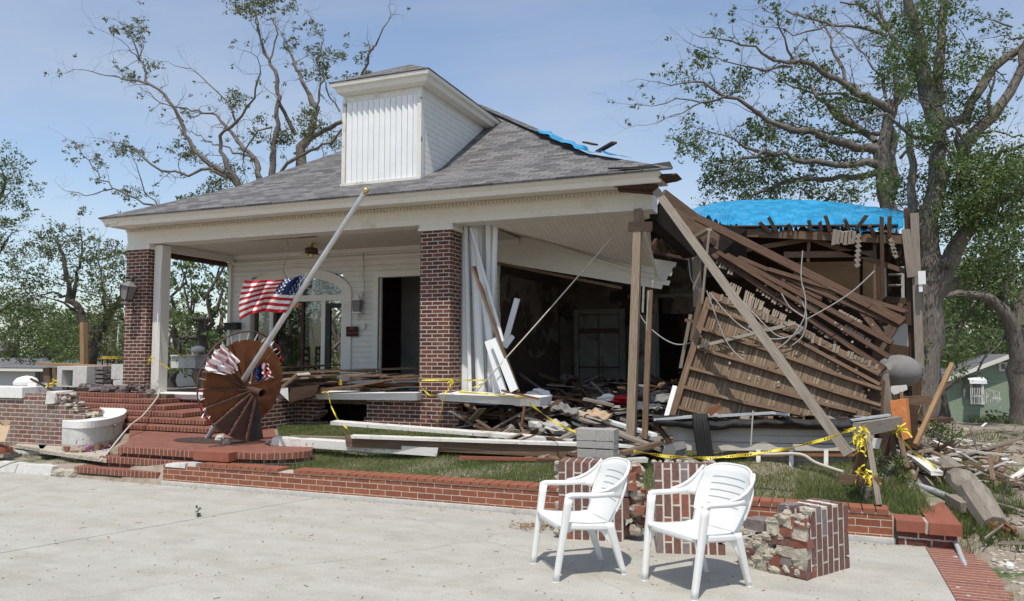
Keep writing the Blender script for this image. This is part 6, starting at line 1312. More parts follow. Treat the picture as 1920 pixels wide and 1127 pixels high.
w = MB(); w.slab([aY(0, 790, 8.2), aY(12, 803, 8.2), aY(22, 789, 8.2), aY(2, 796, 8.4)], (0, .02, 0)); w.slab([aY(-10, 830, 7.9), aY(8, 828, 7.9), aY(22, 788, 8.3), aY(-10, 800, 8.2)][::-1], (0, .01, 0)); tag(w.build('cardboard', m_card), 'flap of brown cardboard leaning in at the left edge', 'cardboard')
w = MB(); w.box(aY(-5, 843, 7.95), (.35, .25, .1), jit=.02); tag(w.build('red_slab', m_redtile, bevel=.01), 'dark red painted slab at the far left edge of the dirt', 'slab')
w = MB(); w.tube([aZ(-20, 885, .02), aZ(20, 868, .15), aZ(48, 862, .17), aZ(75, 866, .1)], .012, 6); tag(w.build('hose', m_wire, smooth=True), 'thin grey hose lying over the kerb at the left edge', 'hose')
# things on top of the garden wall / porch left
w = MB(); w.ball(aY(50, 716, 9.2), .17, 12, (1.3, 1, .6), .05); w.ball(aY(38, 719, 9.2), .1, 10, (1.2, 1, .7), .1); tag(w.build('white_bundle', m_fwhite, smooth=True), 'round white bundle resting on the garden wall coping', 'bundle')
w = MB(); w.box(aY(70, 722, 9.2), (.22, .2, .07), jit=.01); tag(w.build('white_slab', m_cap), 'small flat white slab right of the white bundle', 'slab')
Yb = 11.9
def pbox(x0, x1, y0, y1, Y, D_, mat, nm, label, cat, hole=None):
    a, b = aY(x0, y1, Y), aY(x1, y0, Y); w = MB()
    if hole:
        hx0, hx1, hy0, hy1 = hole; c, d_ = aY(hx0, hy1, Y), aY(hx1, hy0, Y)
        wall_x(w, Y, D_, a.x, b.x, a.z, b.z, [(c.x, d_.x, c.z, d_.z)])
    else: w.bb((a.x, Y, a.z), (b.x, Y+D_, b.z))
    return tag(w.build(nm, mat, bevel=.006), label, cat)
pbox(106, 163, 687, 725, 11.6, .5, m_stone, 'concrete_box', 'pale concrete box with a square opening on the left porch', 'concrete box', (115, 137, 694, 724))
pbox(164, 208, 688, 726, 12.1, .5, m_sheet, 'grey_cabinet', 'flat grey white cabinet side behind the rubble on the left porch', 'cabinet')
pbox(208, 233, 683, 711, 11.9, .3, m_stone, 'coping_block', 'upright pale block leaning beside the left brick pillar', 'stone block')
pbox(212, 232, 713, 727, 11.7, .3, m_stone, 'coping_block', 'low pale block at the foot of the left brick pillar', 'stone block')
board((80, 682), (212, 688), 12.2, 12.2, .3, .05, m_woodtan, 'long tan board lying across the boxes on the left porch')
board((90, 690), (92, 724), 12.2, 12.2, .1, .2, m_wood, 'short brown post under the long tan board', 'post', 'post', (1, 0, 0)); board((103, 690), (105, 724), 12.0, 12.0, .06, .1, m_wood, 'brown plank standing left of the concrete box', up=(1, 0, 0))
board((157, 604), (158, 690), 13, 13, .12, .12, m_woodtan, 'tan upright post rising above the left porch rubble', 'post', 'post', (1, 0, 0))
# bricks stack on the left porch
rnd.seed(51); w = MB()
for k in range(5):
    for i in range(3): w.box(aY(168+i*13, 722-k*8, 11.9)+V(0, 0, 0), (.19, .2, .055), Matrix.Rotation(rnd.uniform(-.1, .1), 3, 'Z'), jit=.006)
tag(w.build('brick_pile', m_b3, bevel=.004), 'small neat pile of old bricks on the left porch', 'brick pile')
w = MB(); w.bb((-14.6, 11.55, .3), (-12.9, 14, .90)); w.bb((-14.6, 11.2, .3), (-11.4, 11.54, .92)); tag(w.build('side_terrace', m_floor), 'rough concrete terrace carrying the rubble left of the brick pillar', 'terrace')
w = MB()
for k in range(40): w.box(aY(rnd.uniform(150, 300), rnd.uniform(722, 734), rnd.uniform(11.2, 11.7))+V(0, 0, .0), (rnd.uniform(.05, .2), .1, .06), Matrix.Rotation(rnd.uniform(-1, 1), 3, 'Z'), jit=.015)
tag(w.build('brick_rubble', m_b3, bevel=.004), 'scattered brick rubble along the top of the steps', 'rubble', kind='stuff')
# wooden chairs in the porch
def wchair(x, y, rz, label):
    T = thing('wooden_chair', label, 'chair', (x, y, .92), 'wooden dining chairs left on the porch'); M = Matrix.Rotation(rz, 3, 'Z'); O = V(x, y, .92)
    for sx in (-1, 1):
        for sy in (-1, 1): w = MB(); w.beam(O+M @ V(sx*.2, sy*.2, 0), O+M @ V(sx*.2, sy*.2, .45 if sy < 0 else .95), .04, .04, (1, 0, 0)); w.build('leg', m_wood, T)
    w = MB(); w.box(O+M @ V(0, 0, .46), (.46, .46, .04), M); w.build('seat', m_wooddk, T)
    w = MB()
    for z_ in (.6, .75, .9): w.box(O+M @ V(0, .2, z_), (.38, .02, .07), M)
    w.build('backrest', m_wood, T)
wchair(-11.35, 12.45, .4, 'brown wooden chair nearest the white porch post'); wchair(-10.95, 13.1, -2.4, 'brown wooden chair behind another, right of the white porch post')
w = MB(); a, b = aY(320, 690, 13.2), aY(366, 668, 13.2); w.bb((a.x, 13.2, a.z), (b.x, 13.7, b.z)); w.bb((a.x+.02, 13.15, b.z), (b.x+.05, 13.75, b.z+.03)); tag(w.build('white_cooler', m_worn, bevel=.01), 'worn white chest behind the wooden chairs on the porch', 'chest')
w = MB(); w.ball(aY(372, 655, 13.2), .13, 10, (1.2, 1, .6)); tag(w.build('white_sack', m_fwhite, smooth=True), 'white sack lying on the chest behind the staircase top', 'sack')
# lantern on the left pillar, ceiling fan, wall lantern, mailbox, signs
T = thing('wall_lantern', 'square glass lantern hanging askew on the left brick pillar', 'lantern', aY(240, 560, 11.3)); c = aY(240, 547, 11.25)
Ml = Matrix.Rotation(R_(12), 3, 'Y'); 
w = MB()
for sx in (-1, 1):
    for sy in (-1, 1): w.beam(c+Ml @ V(sx*.11, sy*.11, .12), c+Ml @ V(sx*.075, sy*.075, -.16), .015, .015)
w.slab([c+Ml @ V(a_*.085, b2*.085, -.17) for a_, b2 in ((-1, -1), (1, -1), (1, 1), (-1, 1))], (0, 0, .02)); w.build('frame', m_steeldk, T)
w = MB(); tp = c+Ml @ V(0, 0, .22)
q = [c+Ml @ V(a_*.13, b2*.13, .12) for a_, b2 in ((-1, -1), (1, -1), (1, 1), (-1, 1))]
for k in range(4): w.face([q[k], q[(k+1) % 4], tp])
w.face(q[::-1]); w.build('roof', m_sheet, T); w = MB(); w.hexa([c+Ml @ V(a_*.07, b2*.07, -.15) for a_, b2 in ((-1, -1), (1, -1), (1, 1), (-1, 1))]+[c+Ml @ V(a_*.10, b2*.10, .11) for a_, b2 in ((-1, -1), (1, -1), (1, 1), (-1, 1))]); w.build('glass', m_sheet, T)
w = MB(); w.tube([tp, tp+V(.05, .05, .05), aY(250, 525, 11.49)], .012, 6); w.tube([c+V(.05, .1, -.18), aY(250, 580, 11.48), aY(252, 590, 11.48)], .01, 6); w.build('bracket', m_steeldk, T)
T = thing('ceiling_fan', 'dark ceiling fan without blades hanging from the porch ceiling', 'fan', aY(583, 470, 12.9)); c = aY(584, 466, 12.9)
w = MB(); w.tube([V(c.x, c.y, 3.93), V(c.x, c.y, 3.86)], [.07, .03], 12); w.tube([V(c.x, c.y, 3.86), V(c.x, c.y, c.z)], .018, 8); w.build('stem', m_gold, T, smooth=True)
w = MB(); w.tube([c+V(0, 0, .02), c+V(0, 0, 0), c+V(0, 0, -.09), c+V(0, 0, -.12)], [.08, .13, .13, .07], 16); w.build('motor', m_wooddk, T, smooth=True)
w = MB()
for k in range(5): a_ = k*1.257; w.beam(c+V(.1*math.cos(a_), .1*math.sin(a_), -.09), c+V(.19*math.cos(a_), .19*math.sin(a_), -.12), .03, .008)
w.build('blade_brackets', m_steeldk, T)
w = MB(); w.tube([c+V(0, 0, -.12), c+V(0, 0, -.18)], [.05, .04], 10); w.build('light_kit', m_gold, T)
T = thing('wall_lantern', 'pale lantern on the white wall right of the arched door', 'lantern', aY(670, 580, 13.85)); c = aY(670, 572, 13.85)
w = MB(); w.hexa([c+V(a_*.07, b2*.05, -.14) for a_, b2 in ((-1, -1), (1, -1), (1, 1), (-1, 1))]+[c+V(a_*.1, b2*.07, .1) for a_, b2 in ((-1, -1), (1, -1), (1, 1), (-1, 1))]); w.build('glass', m_sheet, T)
w = MB(); w.hexa([c+V(a_*.11, b2*.08, .1) for a_, b2 in ((-1, -1), (1, -1), (1, 1), (-1, 1))]+[c+V(a_*.02, b2*.02, .2) for a_, b2 in ((-1, -1), (1, -1), (1, 1), (-1, 1))]); w.box(c+V(0, 0, -.16), (.2, .12, .03)); w.tube([c+V(0, 0, -.17), c+V(0, .05, -.33)], [.05, .015], 8); w.tube([c+V(0, 0, .2), c+V(.08, .02, .3), c+V(.09, .1, .2)], .02, 6); w.build('frame', m_white, T)
w = MB(); w.box(aY(436, 612, 13.85), (.36, .14, .15)); w.box(aY(436, 606, 13.8), (.38, .18, .02)); tag(w.build('mailbox', m_steeldk, bevel=.01), 'black mailbox on the corner of the white rear wall', 'mailbox')
T = thing('warning_sign', 'small black sign with red lettering beside the arched door', 'sign', aY(660, 630, 13.93)); a, b = aY(649, 631, 13.93), aY(671, 612, 13.93)
w = MB(); w.bb((a.x, 13.925, a.z), (b.x, 13.94, b.z)); w.build('board', m_blackink, T)
def text(body, c, size, mat, parent, name='lettering', rz=0):
    cu = bpy.data.curves.new(name, 'FONT'); cu.body = body; cu.size = size; cu.align_x = 'CENTER'; cu.align_y = 'CENTER'; cu.extrude = .001; tmp = bpy.data.objects.new('t', cu); COL.objects.link(tmp)
    bpy.context.view_layer.update(); me = bpy.data.meshes.new_from_object(tmp.evaluated_get(bpy.context.evaluated_depsgraph_get())); bpy.data.objects.remove(tmp)
    o = bpy.data.objects.new(name, me); COL.objects.link(o); o.parent = parent; o.location = Vector(c)-Vector(parent['_o']); o.rotation_euler = (math.pi/2, 0, rz); me.materials.clear(); me.materials.append(mat); return o
cc = (a+b)/2; text('NO', (cc.x, 13.922, cc.z+.065), .085, m_redp, T); text('TRESPASSING', (cc.x, 13.922, cc.z-.035), .048, m_redp, T)
w = MB(); a, b = aY(548, 577, 13.9), aY(560, 567, 13.9); w.bb((a.x, 13.92, a.z), (b.x, 13.93, b.z)); tag(w.build('orange_notice', m_orange), 'small orange notice on the arched door partly behind the flag', 'sign')
w = MB(); w.box(aY(682, 612, 13.96), (.07, .06, .12)); tag(w.build('junction_box', m_white), 'little white junction box right of the small black sign', 'junction box')
# ================================================================ planks piled on the porch
rnd.seed(61)
PL = [((500, 690), (640, 684), 11.9, 12.6, m_wooddk, 'dark plank at the back of the porch pile'), ((512, 700), (780, 690), 11.7, 12.6, m_wood, 'long brown plank along the top of the porch pile'), ((520, 712), (700, 700), 11.5, 12.2, m_woodgy, 'grey plank under the topmost porch plank'),
      ((535, 745), (782, 703), 11.1, 11.9, m_wood, 'wide brown board slanting up to the pillar over the coping'), ((545, 738), (735, 714), 11.15, 11.9, m_woodrust, 'slim russet board below the wide brown board'), ((530, 725), (560, 700), 11.4, 11.6, m_wood, 'splintered short board on the left end of the pile'), ((558, 702), (580, 700), 11.4, 11.5, m_worn, 'short white painted board end on the porch pile'),
      ((505, 722), (640, 716), 11.6, 12.0, m_wood, 'brown plank low in the porch pile'), ((510, 732), (590, 726), 11.5, 11.8, m_wooddk, 'dark plank beneath the splintered short board'), ((660, 706), (790, 708), 12.2, 12.4, m_wood, 'brown plank lying behind the front pillar'), ((600, 694), (700, 696), 12.1, 12.3, m_woodrust, 'russet plank with frayed end in the porch pile'), ((700, 722), (782, 722), 11.9, 12, m_woodrust, 'pair of short bricks coloured boards near the pillar')]
for k, (a_, b2, Ya, Yb_, mt, lb) in enumerate(PL): board(a_, b2, Ya, Yb_, .22 if k in (1, 3) else rnd.uniform(.12, .24), .035, mt, lb, rag=.05)
w = MB()
for k in range(120):
    x_ = rnd.uniform(498, 785); y_ = rnd.uniform(688, 735); Y = rnd.uniform(11.6, 13.2); a_ = aY(x_, y_, Y); a_.z = max(.94, min(a_.z, 1.3)); ang = rnd.gauss(0, .35); L_ = rnd.uniform(.3, 1.2); d_ = V(math.cos(ang), math.sin(ang), rnd.uniform(-.05, .08))*L_/2; w.beam(a_-d_, a_+d_, rnd.uniform(.04, .16), .02, (0, 0, 1), .03)
tag(w.build('splintered_wood', m_wood), 'heap of splintered wood filling the porch between staircase and pillar', 'debris', kind='stuff')
w = MB(); w.hexa([aY(521, 733, 11.05), aY(541, 752, 10.95), aY(541, 752, 11.3), aY(521, 733, 11.4), aY(518, 728, 11.05), aY(540, 727, 10.95), aY(540, 727, 11.3), aY(518, 728, 11.4)]); tag(w.build('broken_coping', m_cap), 'broken white coping piece under the left end of the porch planks', 'coping piece')
w = MB(); w.hexa([aY(540, 756, 10.98), aY(590, 742, 11.1), aY(590, 742, 11.5), aY(540, 756, 11.4), aY(545, 728, 10.98), aY(600, 720, 11.1), aY(600, 720, 11.5), aY(545, 728, 11.4)]); tag(w.build('dark_box_beam', m_wooddk), 'dark hollow beam jutting over the broken foundation gap', 'beam')
# crawl space back, its shade put into a near-black colour
w = MB(); w.bb((-8.9, 12.3, .1), (-4.3, 12.4, .80)); tag(w.build('crawl_space_wall', m_void), 'inner wall of the crawl space under the porch, coloured black as shade', 'wall')
# ================================================================ rubble in the open room
rnd.seed(71); A, B, C_, D_ = MB(), MB(), MB(), MB()
def heap(n, xr_, yr_, zf, mbs, Ls=(.2, 1.1), ws=(.03, .18)):
    for k in range(n):
        x_ = rnd.uniform(*xr_); y_ = rnd.uniform(*yr_); z_ = zf(x_, y_)+rnd.uniform(0, .15); a_ = rnd.uniform(0, 6.28); L_ = rnd.uniform(*Ls); d_ = V(math.cos(a_), math.sin(a_), rnd.gauss(0, .3))*L_/2; c = V(x_, y_, z_); rnd.choice(mbs).beam(c-d_, c+d_, rnd.uniform(*ws), rnd.uniform(.01, .05), (0, 0, 1), .03)
heap(420, (-5.3, 0.8), (11.2, 17.5), lambda x_, y_: .45+min(1, (y_-11)*.22)*.5, [A, A, B, C_, D_])
heap(120, (-4.9, -1.8), (9.6, 11.4), lambda x_, y_: .36, [A, B, C_])
for q, m, lb in ((A, m_wooddk, 'heap of dark broken timber across the open room floor'), (B, m_wood, 'brown splinters mixed through the open room rubble'), (C_, m_woodgy, 'grey board scraps mixed through the open room rubble'), (D_, m_sheet, 'grey sheet scraps mixed through the open room rubble')):
    tag(q.build('room_rubble', m), lb, 'debris', kind='stuff')
w = MB()
for x_, y_ in ((1010, 735), (1018, 740), (1002, 742), (1135, 748), (1140, 745)): w.ball(aY(x_, y_, 12.4), rnd.uniform(.06, .12), 8, (1.4, 1, .6), .25)
tag(w.build('white_rags', m_fwhite), 'white crumpled rags on the rubble behind the coping', 'rags')
w = MB(); w.ball(aY(1166, 750, 13), .15, 8, (1.6, 1, .5), .25); tag(w.build('red_cloth', m_fred), 'dark red cloth on the rubble left of the upright post', 'cloth')
rnd.seed(72)
for k, (px_, py_, Y, m_, lb) in enumerate(((1060, 765, 11.6, m_sheet, 'crumpled grey sheet in the rubble below the russet board'), (1115, 775, 11.0, m_card, 'torn brown cardboard in the rubble left of the upright post'), (1215, 760, 12.4, m_dullwhite, 'dirty crumpled cloth between the two upright posts'), (1250, 745, 13.2, m_sheet, 'grey cloth heap right of the thin upright stick'), (1035, 795, 10.4, m_dullwhite, 'dirty white cloth under the drooping yellow tape'))):
    c0 = aY(px_, py_, Y); ph = rnd.uniform(0, 9); w = MB()
    w.grid(lambda u, v: c0+V((u-.5)*.42+.05*math.sin(v*6+ph), (v-.5)*.36+.04*math.sin(u*7-ph), -.04+.03*math.sin(u*5+v*9+ph)+.016*math.sin(u*19-v*11+ph)+.09*math.exp(-((u-.45)**2+(v-.55)**2)*9)), 18, 16); tag(w.build('crumpled_sheet', m_, smooth=True, solid=.006), lb, 'cloth')
board((1020, 740), (1090, 752), 12.5, 13, .14, .04, m_woodrust, 'russet board lying on the rubble before the dark doorway')
board((1000, 792), (1060, 745), 11.4, 12.4, .12, .06, m_wooddk, 'dark timber slanting up from under the coping into the room')
board((1095, 748), (1150, 760), 12, 12, .12, .04, m_woodgy, 'grey board lying on the rubble left of the upright post')
board((1165, 850), (1240, 830), 9.2, 9.6, .1, .05, m_wood, 'brown board end at the foot of the upright post')
board((940, 732), (1010, 748), 11.1, 11.2, .04, .03, m_woodrust, 'thin splintered stick across the right end of the coping')
board((984, 762), (978, 800), 11.0, 11.0, .05, .03, m_woodrust, 'frayed brown splinter hanging below the right coping end', 'splinter', 'timber', (1, 0, 0))
# ================================================================ right side: orange post, grey drum, boards
w = MB(); pts = [(1668, 752), (1698, 748), (1702, 790), (1704, 822), (1690, 826), (1676, 800)]
w.slab([aY(x_, y_, 10.55) for x_, y_ in pts][::-1], (.05, .2, 0)); tag(w.build('orange_insulation', m_orange, bevel=.02), 'upright slab of orange foam insulation behind the sawhorse', 'insulation')
w = MB(); w.slab([aY(x_, y_, 11.6) for x_, y_ in [(1640, 748), (1668, 750), (1668, 766), (1645, 764)]][::-1], (.05, .15, 0)); tag(w.build('orange_insulation', m_orange, bevel=.01), 'low orange foam scrap left of the orange slab', 'insulation')
board((1656, 702), (1668, 790), 10.9, 10.9, .10, .12, m_woodgy, 'frayed grey stump of a stud behind the sawhorse', 'broken_stud', 'timber', (1, 0, 0), .05)
board((1690, 735), (1691, 780), 11.1, 11.1, .04, .04, m_woodtan, 'narrow tan stake against the orange foam', 'stake', 'stake', (1, 0, 0))
board((1692, 752), (1745, 750), 11.6, 11.6, .10, .12, m_wood, 'short brown cut board sticking out right of the orange foam')
board((1786, 682), (1716, 835), 11.2, 10.6, .05, .05, m_woodtan, 'tan board leaning up to the right of the corner post', 'leaning_board', 'board', (1, 0, .5))
board((1710, 790), (1770, 784), 12.4, 12.6, .45, .05, m_wooddk, 'dark curled board behind the leaning tan board')
T = thing('grey_tank', 'dented grey metal tank lying under the fallen rafters', 'tank', aY(1680, 720, 13)); w = MB(); c = aY(1685, 696, 13); w.ball(c, .29, 22, (1.1, .9, .85), .02); w.build('body', m_sheet, T, smooth=True); w = MB(); w.slab([aY(x_, y_, 12.65) for x_, y_ in [(1654, 688), (1668, 678), (1678, 680), (1670, 694)]][::-1], (0, .02, 0)); w.build('torn_sheet', m_dullwhite, T)
w = MB(); w.slab([aY(x_, y_, 12.2) for x_, y_ in [(1672, 724), (1700, 722), (1702, 730), (1690, 736), (1676, 740), (1668, 732)]][::-1], (0, .05, 0)); tag(w.build('board_scrap', m_worn), 'jagged white panel piece below the grey tank', 'panel')
w = MB(); w.slab([aY(x_, y_, 9.1) for x_, y_ in [(1636, 822), (1650, 823), (1645, 842), (1634, 840)]][::-1], (.02, .03, 0)); tag(w.build('board_scrap', m_worn), 'small white panel piece behind the sawhorse legs', 'panel')
w = MB(); w.slab([aY(x_, y_, 10.9) for x_, y_ in [(1650, 748), (1720, 760), (1722, 850), (1660, 870), (1640, 850)]][::-1], (0, .3, 0)); tag(w.build('broken_wall_piece', m_wooddk), 'dark broken wall piece standing behind the sawhorse', 'slab')
w = MB(); w.tube([aY(1705, 655, 15.5), aY(1708, 650, 15.4)], .07, 8); tag(w.build('orange_cap', m_orange), 'small orange fitting on the corner post', 'fitting') if False else None
w = MB(); w.box(aY(1728, 521, 15.5), (.12, .1, .24)); w.box(aY(1726, 540, 15.5), (.06, .06, .14)); tag(w.build('meter_box', m_alum, bevel=.01), 'little white box on the wires beside the corner post', 'box')
# debris scatter right
rnd.seed(81); A, B, C_ = MB(), MB(), MB()
for k in range(330):
    x_ = rnd.uniform(1.0, 7.5); y_ = rnd.uniform(7.5, 15.5)
    if x_ < 1.3 and y_ < 9.5: continue
    z_ = gp(x_, y_)+rnd.uniform(.0, .10 if y_ < 12 else .2); a_ = rnd.uniform(0, 6.28); L_ = rnd.uniform(.05, .35) if rnd.random() < .85 else rnd.uniform(.4, 1.1); d_ = V(math.cos(a_), math.sin(a_), rnd.gauss(0, .10))*L_/2; c = V(x_, y_, z_); rnd.choice((A, B, B, B, C_)).beam(c-d_, c+d_, rnd.uniform(.012, .05), rnd.uniform(.008, .02), (0, 0, 1), .02)
for k in range(120):
    x_ = rnd.uniform(.95, 2.2); y_ = rnd.uniform(9.6, 12.5); z_ = gp(x_, y_)+rnd.uniform(0, .14); a_ = rnd.uniform(0, 6.28); L_ = rnd.uniform(.1, .9); d_ = V(math.cos(a_), math.sin(a_), rnd.gauss(0, .25))*L_/2; c = V(x_, y_, z_); rnd.choice((A, A, B, C_)).beam(c-d_, c+d_, rnd.uniform(.02, .08), rnd.uniform(.01, .03), (0, 0, 1), .02)
for q, m, lb in ((A, m_wood, 'brown wood scraps strewn over the dirt right of the house'), (B, m_woodgy, 'grey wood scraps strewn over the dirt right of the house'), (C_, m_worn, 'white painted scraps strewn over the dirt right of the house')): tag(q.build('wood_scraps', m), lb, 'debris', kind='stuff')
w = MB(); rnd.seed(82)
for k in range(1500):
    x_ = rnd.gauss(1.75, .42); y_ = rnd.uniform(4.6, 8.3)
    if x_ < 1.30: x_ = 1.3+abs(rnd.gauss(0, .2)) if rnd.random() > .10 else rnd.uniform(.9, 1.28)
    r_ = rnd.uniform(.006, .026); zz = max(gp(x_, y_), .0 if x_ < 1.28 else -9); w.ball((x_, y_, zz+r_*.3), r_, 5, (1.3, 1, .6), .2)
tag(w.build('gravel', noisy('gravel_stones', [(.34, .30, .24), (.56, .52, .44)], (1, 1, 1), 9, .9, .2, coord='Object')), 'pale gravel and shell fragments along the red brick edging', 'gravel', kind='stuff')
w = MB(); rnd.seed(84)
for k in range(220):
    x_ = rnd.uniform(1.0, 5); y_ = rnd.uniform(8, 14); w.box((x_, y_, gp(x_, y_)+.02), (rnd.uniform(.02, .09), rnd.uniform(.02, .07), rnd.uniform(.01, .03)), Matrix.Rotation(rnd.gauss(0, .4), 3, 'X') @ Matrix.Rotation(rnd.uniform(0, 3), 3, 'Z'), jit=.008)
tag(w.build('plaster_chips', m_mortar), 'pale plaster and mortar chips scattered through the wreckage', 'debris', kind='stuff')
w = MB()
for k in range(40):
    x_, y_ = rnd.uniform(1290, 1640), rnd.uniform(600, 770); w.ball(lp(x_, y_, .05), rnd.uniform(.008, .022), 5, (1, 1, 1), .3)
w.build('plaster_crumbs', m_mortar, bpy.data.objects['fallen_lath_wall'])
# log and pipes
w = MB(); lg = [aZ(1757, 862, .32), aZ(1800, 900, .35), aZ(1835, 940, .30), aZ(1868, 990, .16)]
T = thing('split_log', 'weathered grey split log lying on the dirt at the right', 'log', lg[2]); w.tube([lg[0].lerp(lg[1], k/5)+Vector((rnd.gauss(0, .012), rnd.gauss(0, .012), rnd.gauss(0, .012))) for k in range(5)]+[lg[1].lerp(lg[2], k/5)+Vector((rnd.gauss(0, .012), rnd.gauss(0, .012), rnd.gauss(0, .012))) for k in range(5)]+[lg[2].lerp(lg[3], k/5) for k in range(6)], [.09, .12, .13, .135, .14, .14, .145, .14, .14, .135, .13, .13, .125, .12, .12, .11], 9); w.build('stem', m_woodgy, T)
w = MB()
for k in range(16): w.beam(lg[3]+V(rnd.uniform(-.09, .09), rnd.uniform(-.02, .12), rnd.uniform(-.06, .08)), lg[3]+V(rnd.uniform(-.06, .14), rnd.uniform(-.22, -.06), rnd.uniform(-.08, .04)), .03, .02)
w.build('splintered_end', m_woodrust, T)
rope('long galvanised pipe running from the sawhorse to a corner near the log', [aZ(1665, 885, .30), aZ(1700, 903, .30), aZ(1750, 920, .28), aZ(1798, 940, .26)], .035, m_galv, 'metal_pipe', 'pipe')
w = MB(); c = aZ(1808, 960, .2); w.tube([aZ(1798, 940, .26), aZ(1812, 940, .24), aZ(1815, 975, .05)], .035, 8); tag(w.build('pipe_elbow', m_galv), 'bent end of the galvanised pipe turning down into the dirt', 'pipe')
rope('thin grey pipe lying along the end of the red capped wall', [aZ(1783, 998, .12), aZ(1795, 1025, .04), aZ(1805, 1050, -.0), aZ(1820, 1085, -.03)], .022, m_galv, 'metal_pipe', 'pipe')
board((1782, 935), (1812, 952), 8.7, 8.4, .1, .09, m_woodgy, 'short grey timber offcut between the pipe and the log', 'wood_block', 'timber'); 
w = MB(); w.box(aZ(1790, 968, .08), (.32, .25, .22), Matrix.Rotation(.5, 3, 'Z'), jit=.03); tag(w.build('wood_block', m_wood), 'squat brown wood block below the grey timber offcut', 'timber')
board((1812, 884), (1905, 876), 11.1, 11.4, .22, .06, m_wooddk, 'dark flat board lying raised on the dirt at the right', rag=.02); board((1822, 900), (1900, 898), 10.8, 10.9, .1, .03, m_wooddk, 'thin dark board under the raised flat one')
board((1720, 860), (1757, 888), 9.8, 9.2, .12, .04, m_worn, 'white board lying aslant under the trailing tape')
board((1715, 835), (1790, 868), 10.9, 10.6, .1, .05, m_wood, 'brown timber lying behind the split log'); board((1745, 856), (1800, 862), 10.7, 10.8, .1, .03, m_worn, 'white strip of wood behind the split log'); board((1880, 862), (1900, 872), 11.4, 11.2, .1, .05, m_worn, 'white chunk on the end of the raised flat board')
# branches on the dirt
rnd.seed(83)
for k, (x_, y_, Y, L_) in enumerate(((1835, 860, 12, 1.6), (1815, 850, 13.5, 2.0), (1870, 850, 12.8, 1.4), (1760, 850, 11.6, 1.5), (1880, 1000, 8.6, 1.0), (1870, 830, 15, 1.8))):
    w = MB(); tp_ = []; p = aY(x_, y_, Y); p.z = gp(p.x, p.y)+.03
    for q in range(3): twigs(w, p, (rnd.uniform(-1, 1), rnd.uniform(-.5, .5), .3 if q == 0 else .05), L_*rnd.uniform(.3, .55), .016, 1, tp_)
    tag(w.build('fallen_branch', m_bark, smooth=True), ['grey forked branch standing up from the dirt behind the log', 'long bare branch sprawled on the dirt behind the log', 'bare branch on the dirt near the right edge', 'bare branch among scraps by the leaning tan board', 'bare twigs beside the splintered end of the log', 'bare branch far back on the dirt field'][k], 'branch', 'branches fallen on the dirt')
w = MB(); w.ball(aY(1893, 1062, 7), .035, 8); tag(w.build('white_stone', m_cap), 'single round white stone on the dirt at lower right', 'stone')
w = MB(); w.box(aZ(1738, 877, .32), (.16, .12, .1), jit=.02); w.box(aZ(1425, 868, .35), (.08, .06, .24), Matrix.Rotation(.3, 3, 'Y'), jit=.01); tag(w.build('broken_brick', m_b1), 'broken red brick standing in front of the plank wall', 'brick') if False else None
# ================================================================ green house far right
def house(nm, label, x0, x1, y, zb, ze, depth, mat, roofm, gable=None, hip=False):
    T = thing(nm, label, 'house', ((x0+x1)/2, y, zb)); w = MB(); w.bb((x0, y, zb), (x1, y+depth, ze)); w.build('wall', mat, T); return T
Yg = 50; gl, gr = aY(1776, 700, Yg), aY(2010, 700, Yg); ap_ = aY(1890, 672, Yg); eL_ = aY(1770, 713, Yg); zb = aY(1800, 768, Yg).z
T = thing('green_house', 'pale green bungalow with white trim beyond the dirt field', 'house', ((gl.x+gr.x)/2, Yg, zb))
w = MB(); exr = 2*ap_.x-gl.x; w.slab([V(gl.x, Yg, zb-1), V(exr, Yg, zb-1), V(exr, Yg, eL_.z), V(ap_.x, Yg, ap_.z), V(gl.x, Yg, eL_.z)], (0, 6, 0)); w.build('wall', m_greygrn, T)
w = MB()
for sx, ex in ((-1, gl.x-.5), (1, exr+.5)): w.slab([V(ap_.x, Yg-.5, ap_.z+.12), V(ex, Yg-.5, eL_.z-.12), V(ex, Yg+6.5, eL_.z-.12), V(ap_.x, Yg+6.5, ap_.z+.12)], (0, 0, .12))
w.build('roof', m_roofg, T)
w = MB(); w.beam(V(ap_.x, Yg-.52, ap_.z+.12), V(gl.x-.5, Yg-.52, eL_.z-.12), .06, .22); w.beam(V(ap_.x, Yg-.52, ap_.z+.12), V(exr+.5, Yg-.52, eL_.z-.12), .06, .22); w.build('bargeboard', m_white, T)
def win(x0, x1, y0, y1, nm='window'):
    a, b = aY(x0, y1, Yg-.05), aY(x1, y0, Yg-.05); w = MB(); w.bb((a.x, Yg-.08, a.z), (b.x, Yg-.01, b.z)); f = w.build(nm, m_white, T); w = MB(); w.bb((a.x+.12, Yg-.10, a.z+.12), (b.x-.12, Yg-.081, b.z-.12)); w.build('pane', m_sheet, f)
win(1873, 1889, 679, 696, 'vent'); win(1893, 1915, 713, 742); win(1820, 1844, 714, 758, 'door')
a, b = aY(1817, 715, Yg-1), aY(1849, 711, Yg-1); w = MB()
w.slab([V(a.x, Yg-1.2, a.z), V(b.x, Yg-1.2, a.z), V(b.x, Yg, a.z+.22), V(a.x, Yg, a.z+.22)], (0, 0, .06))
for k in range(7): xx = a.x+(b.x-a.x)*(k+.5)/7; w.slab([V(xx-.06, Yg-1.22, a.z-.12), V(xx+.06, Yg-1.22, a.z-.12), V(xx+.06, Yg-1.2, a.z), V(xx-.06, Yg-1.2, a.z)], (0, .02, 0))
w.build('awning', m_alum, T)
w = MB(); 
for k in range(8): p = aY(1821+k*3.3, 758, Yg-1.2); w.beam(p, p+V(0, 0, .9), .03, .03, (1, 0, 0))
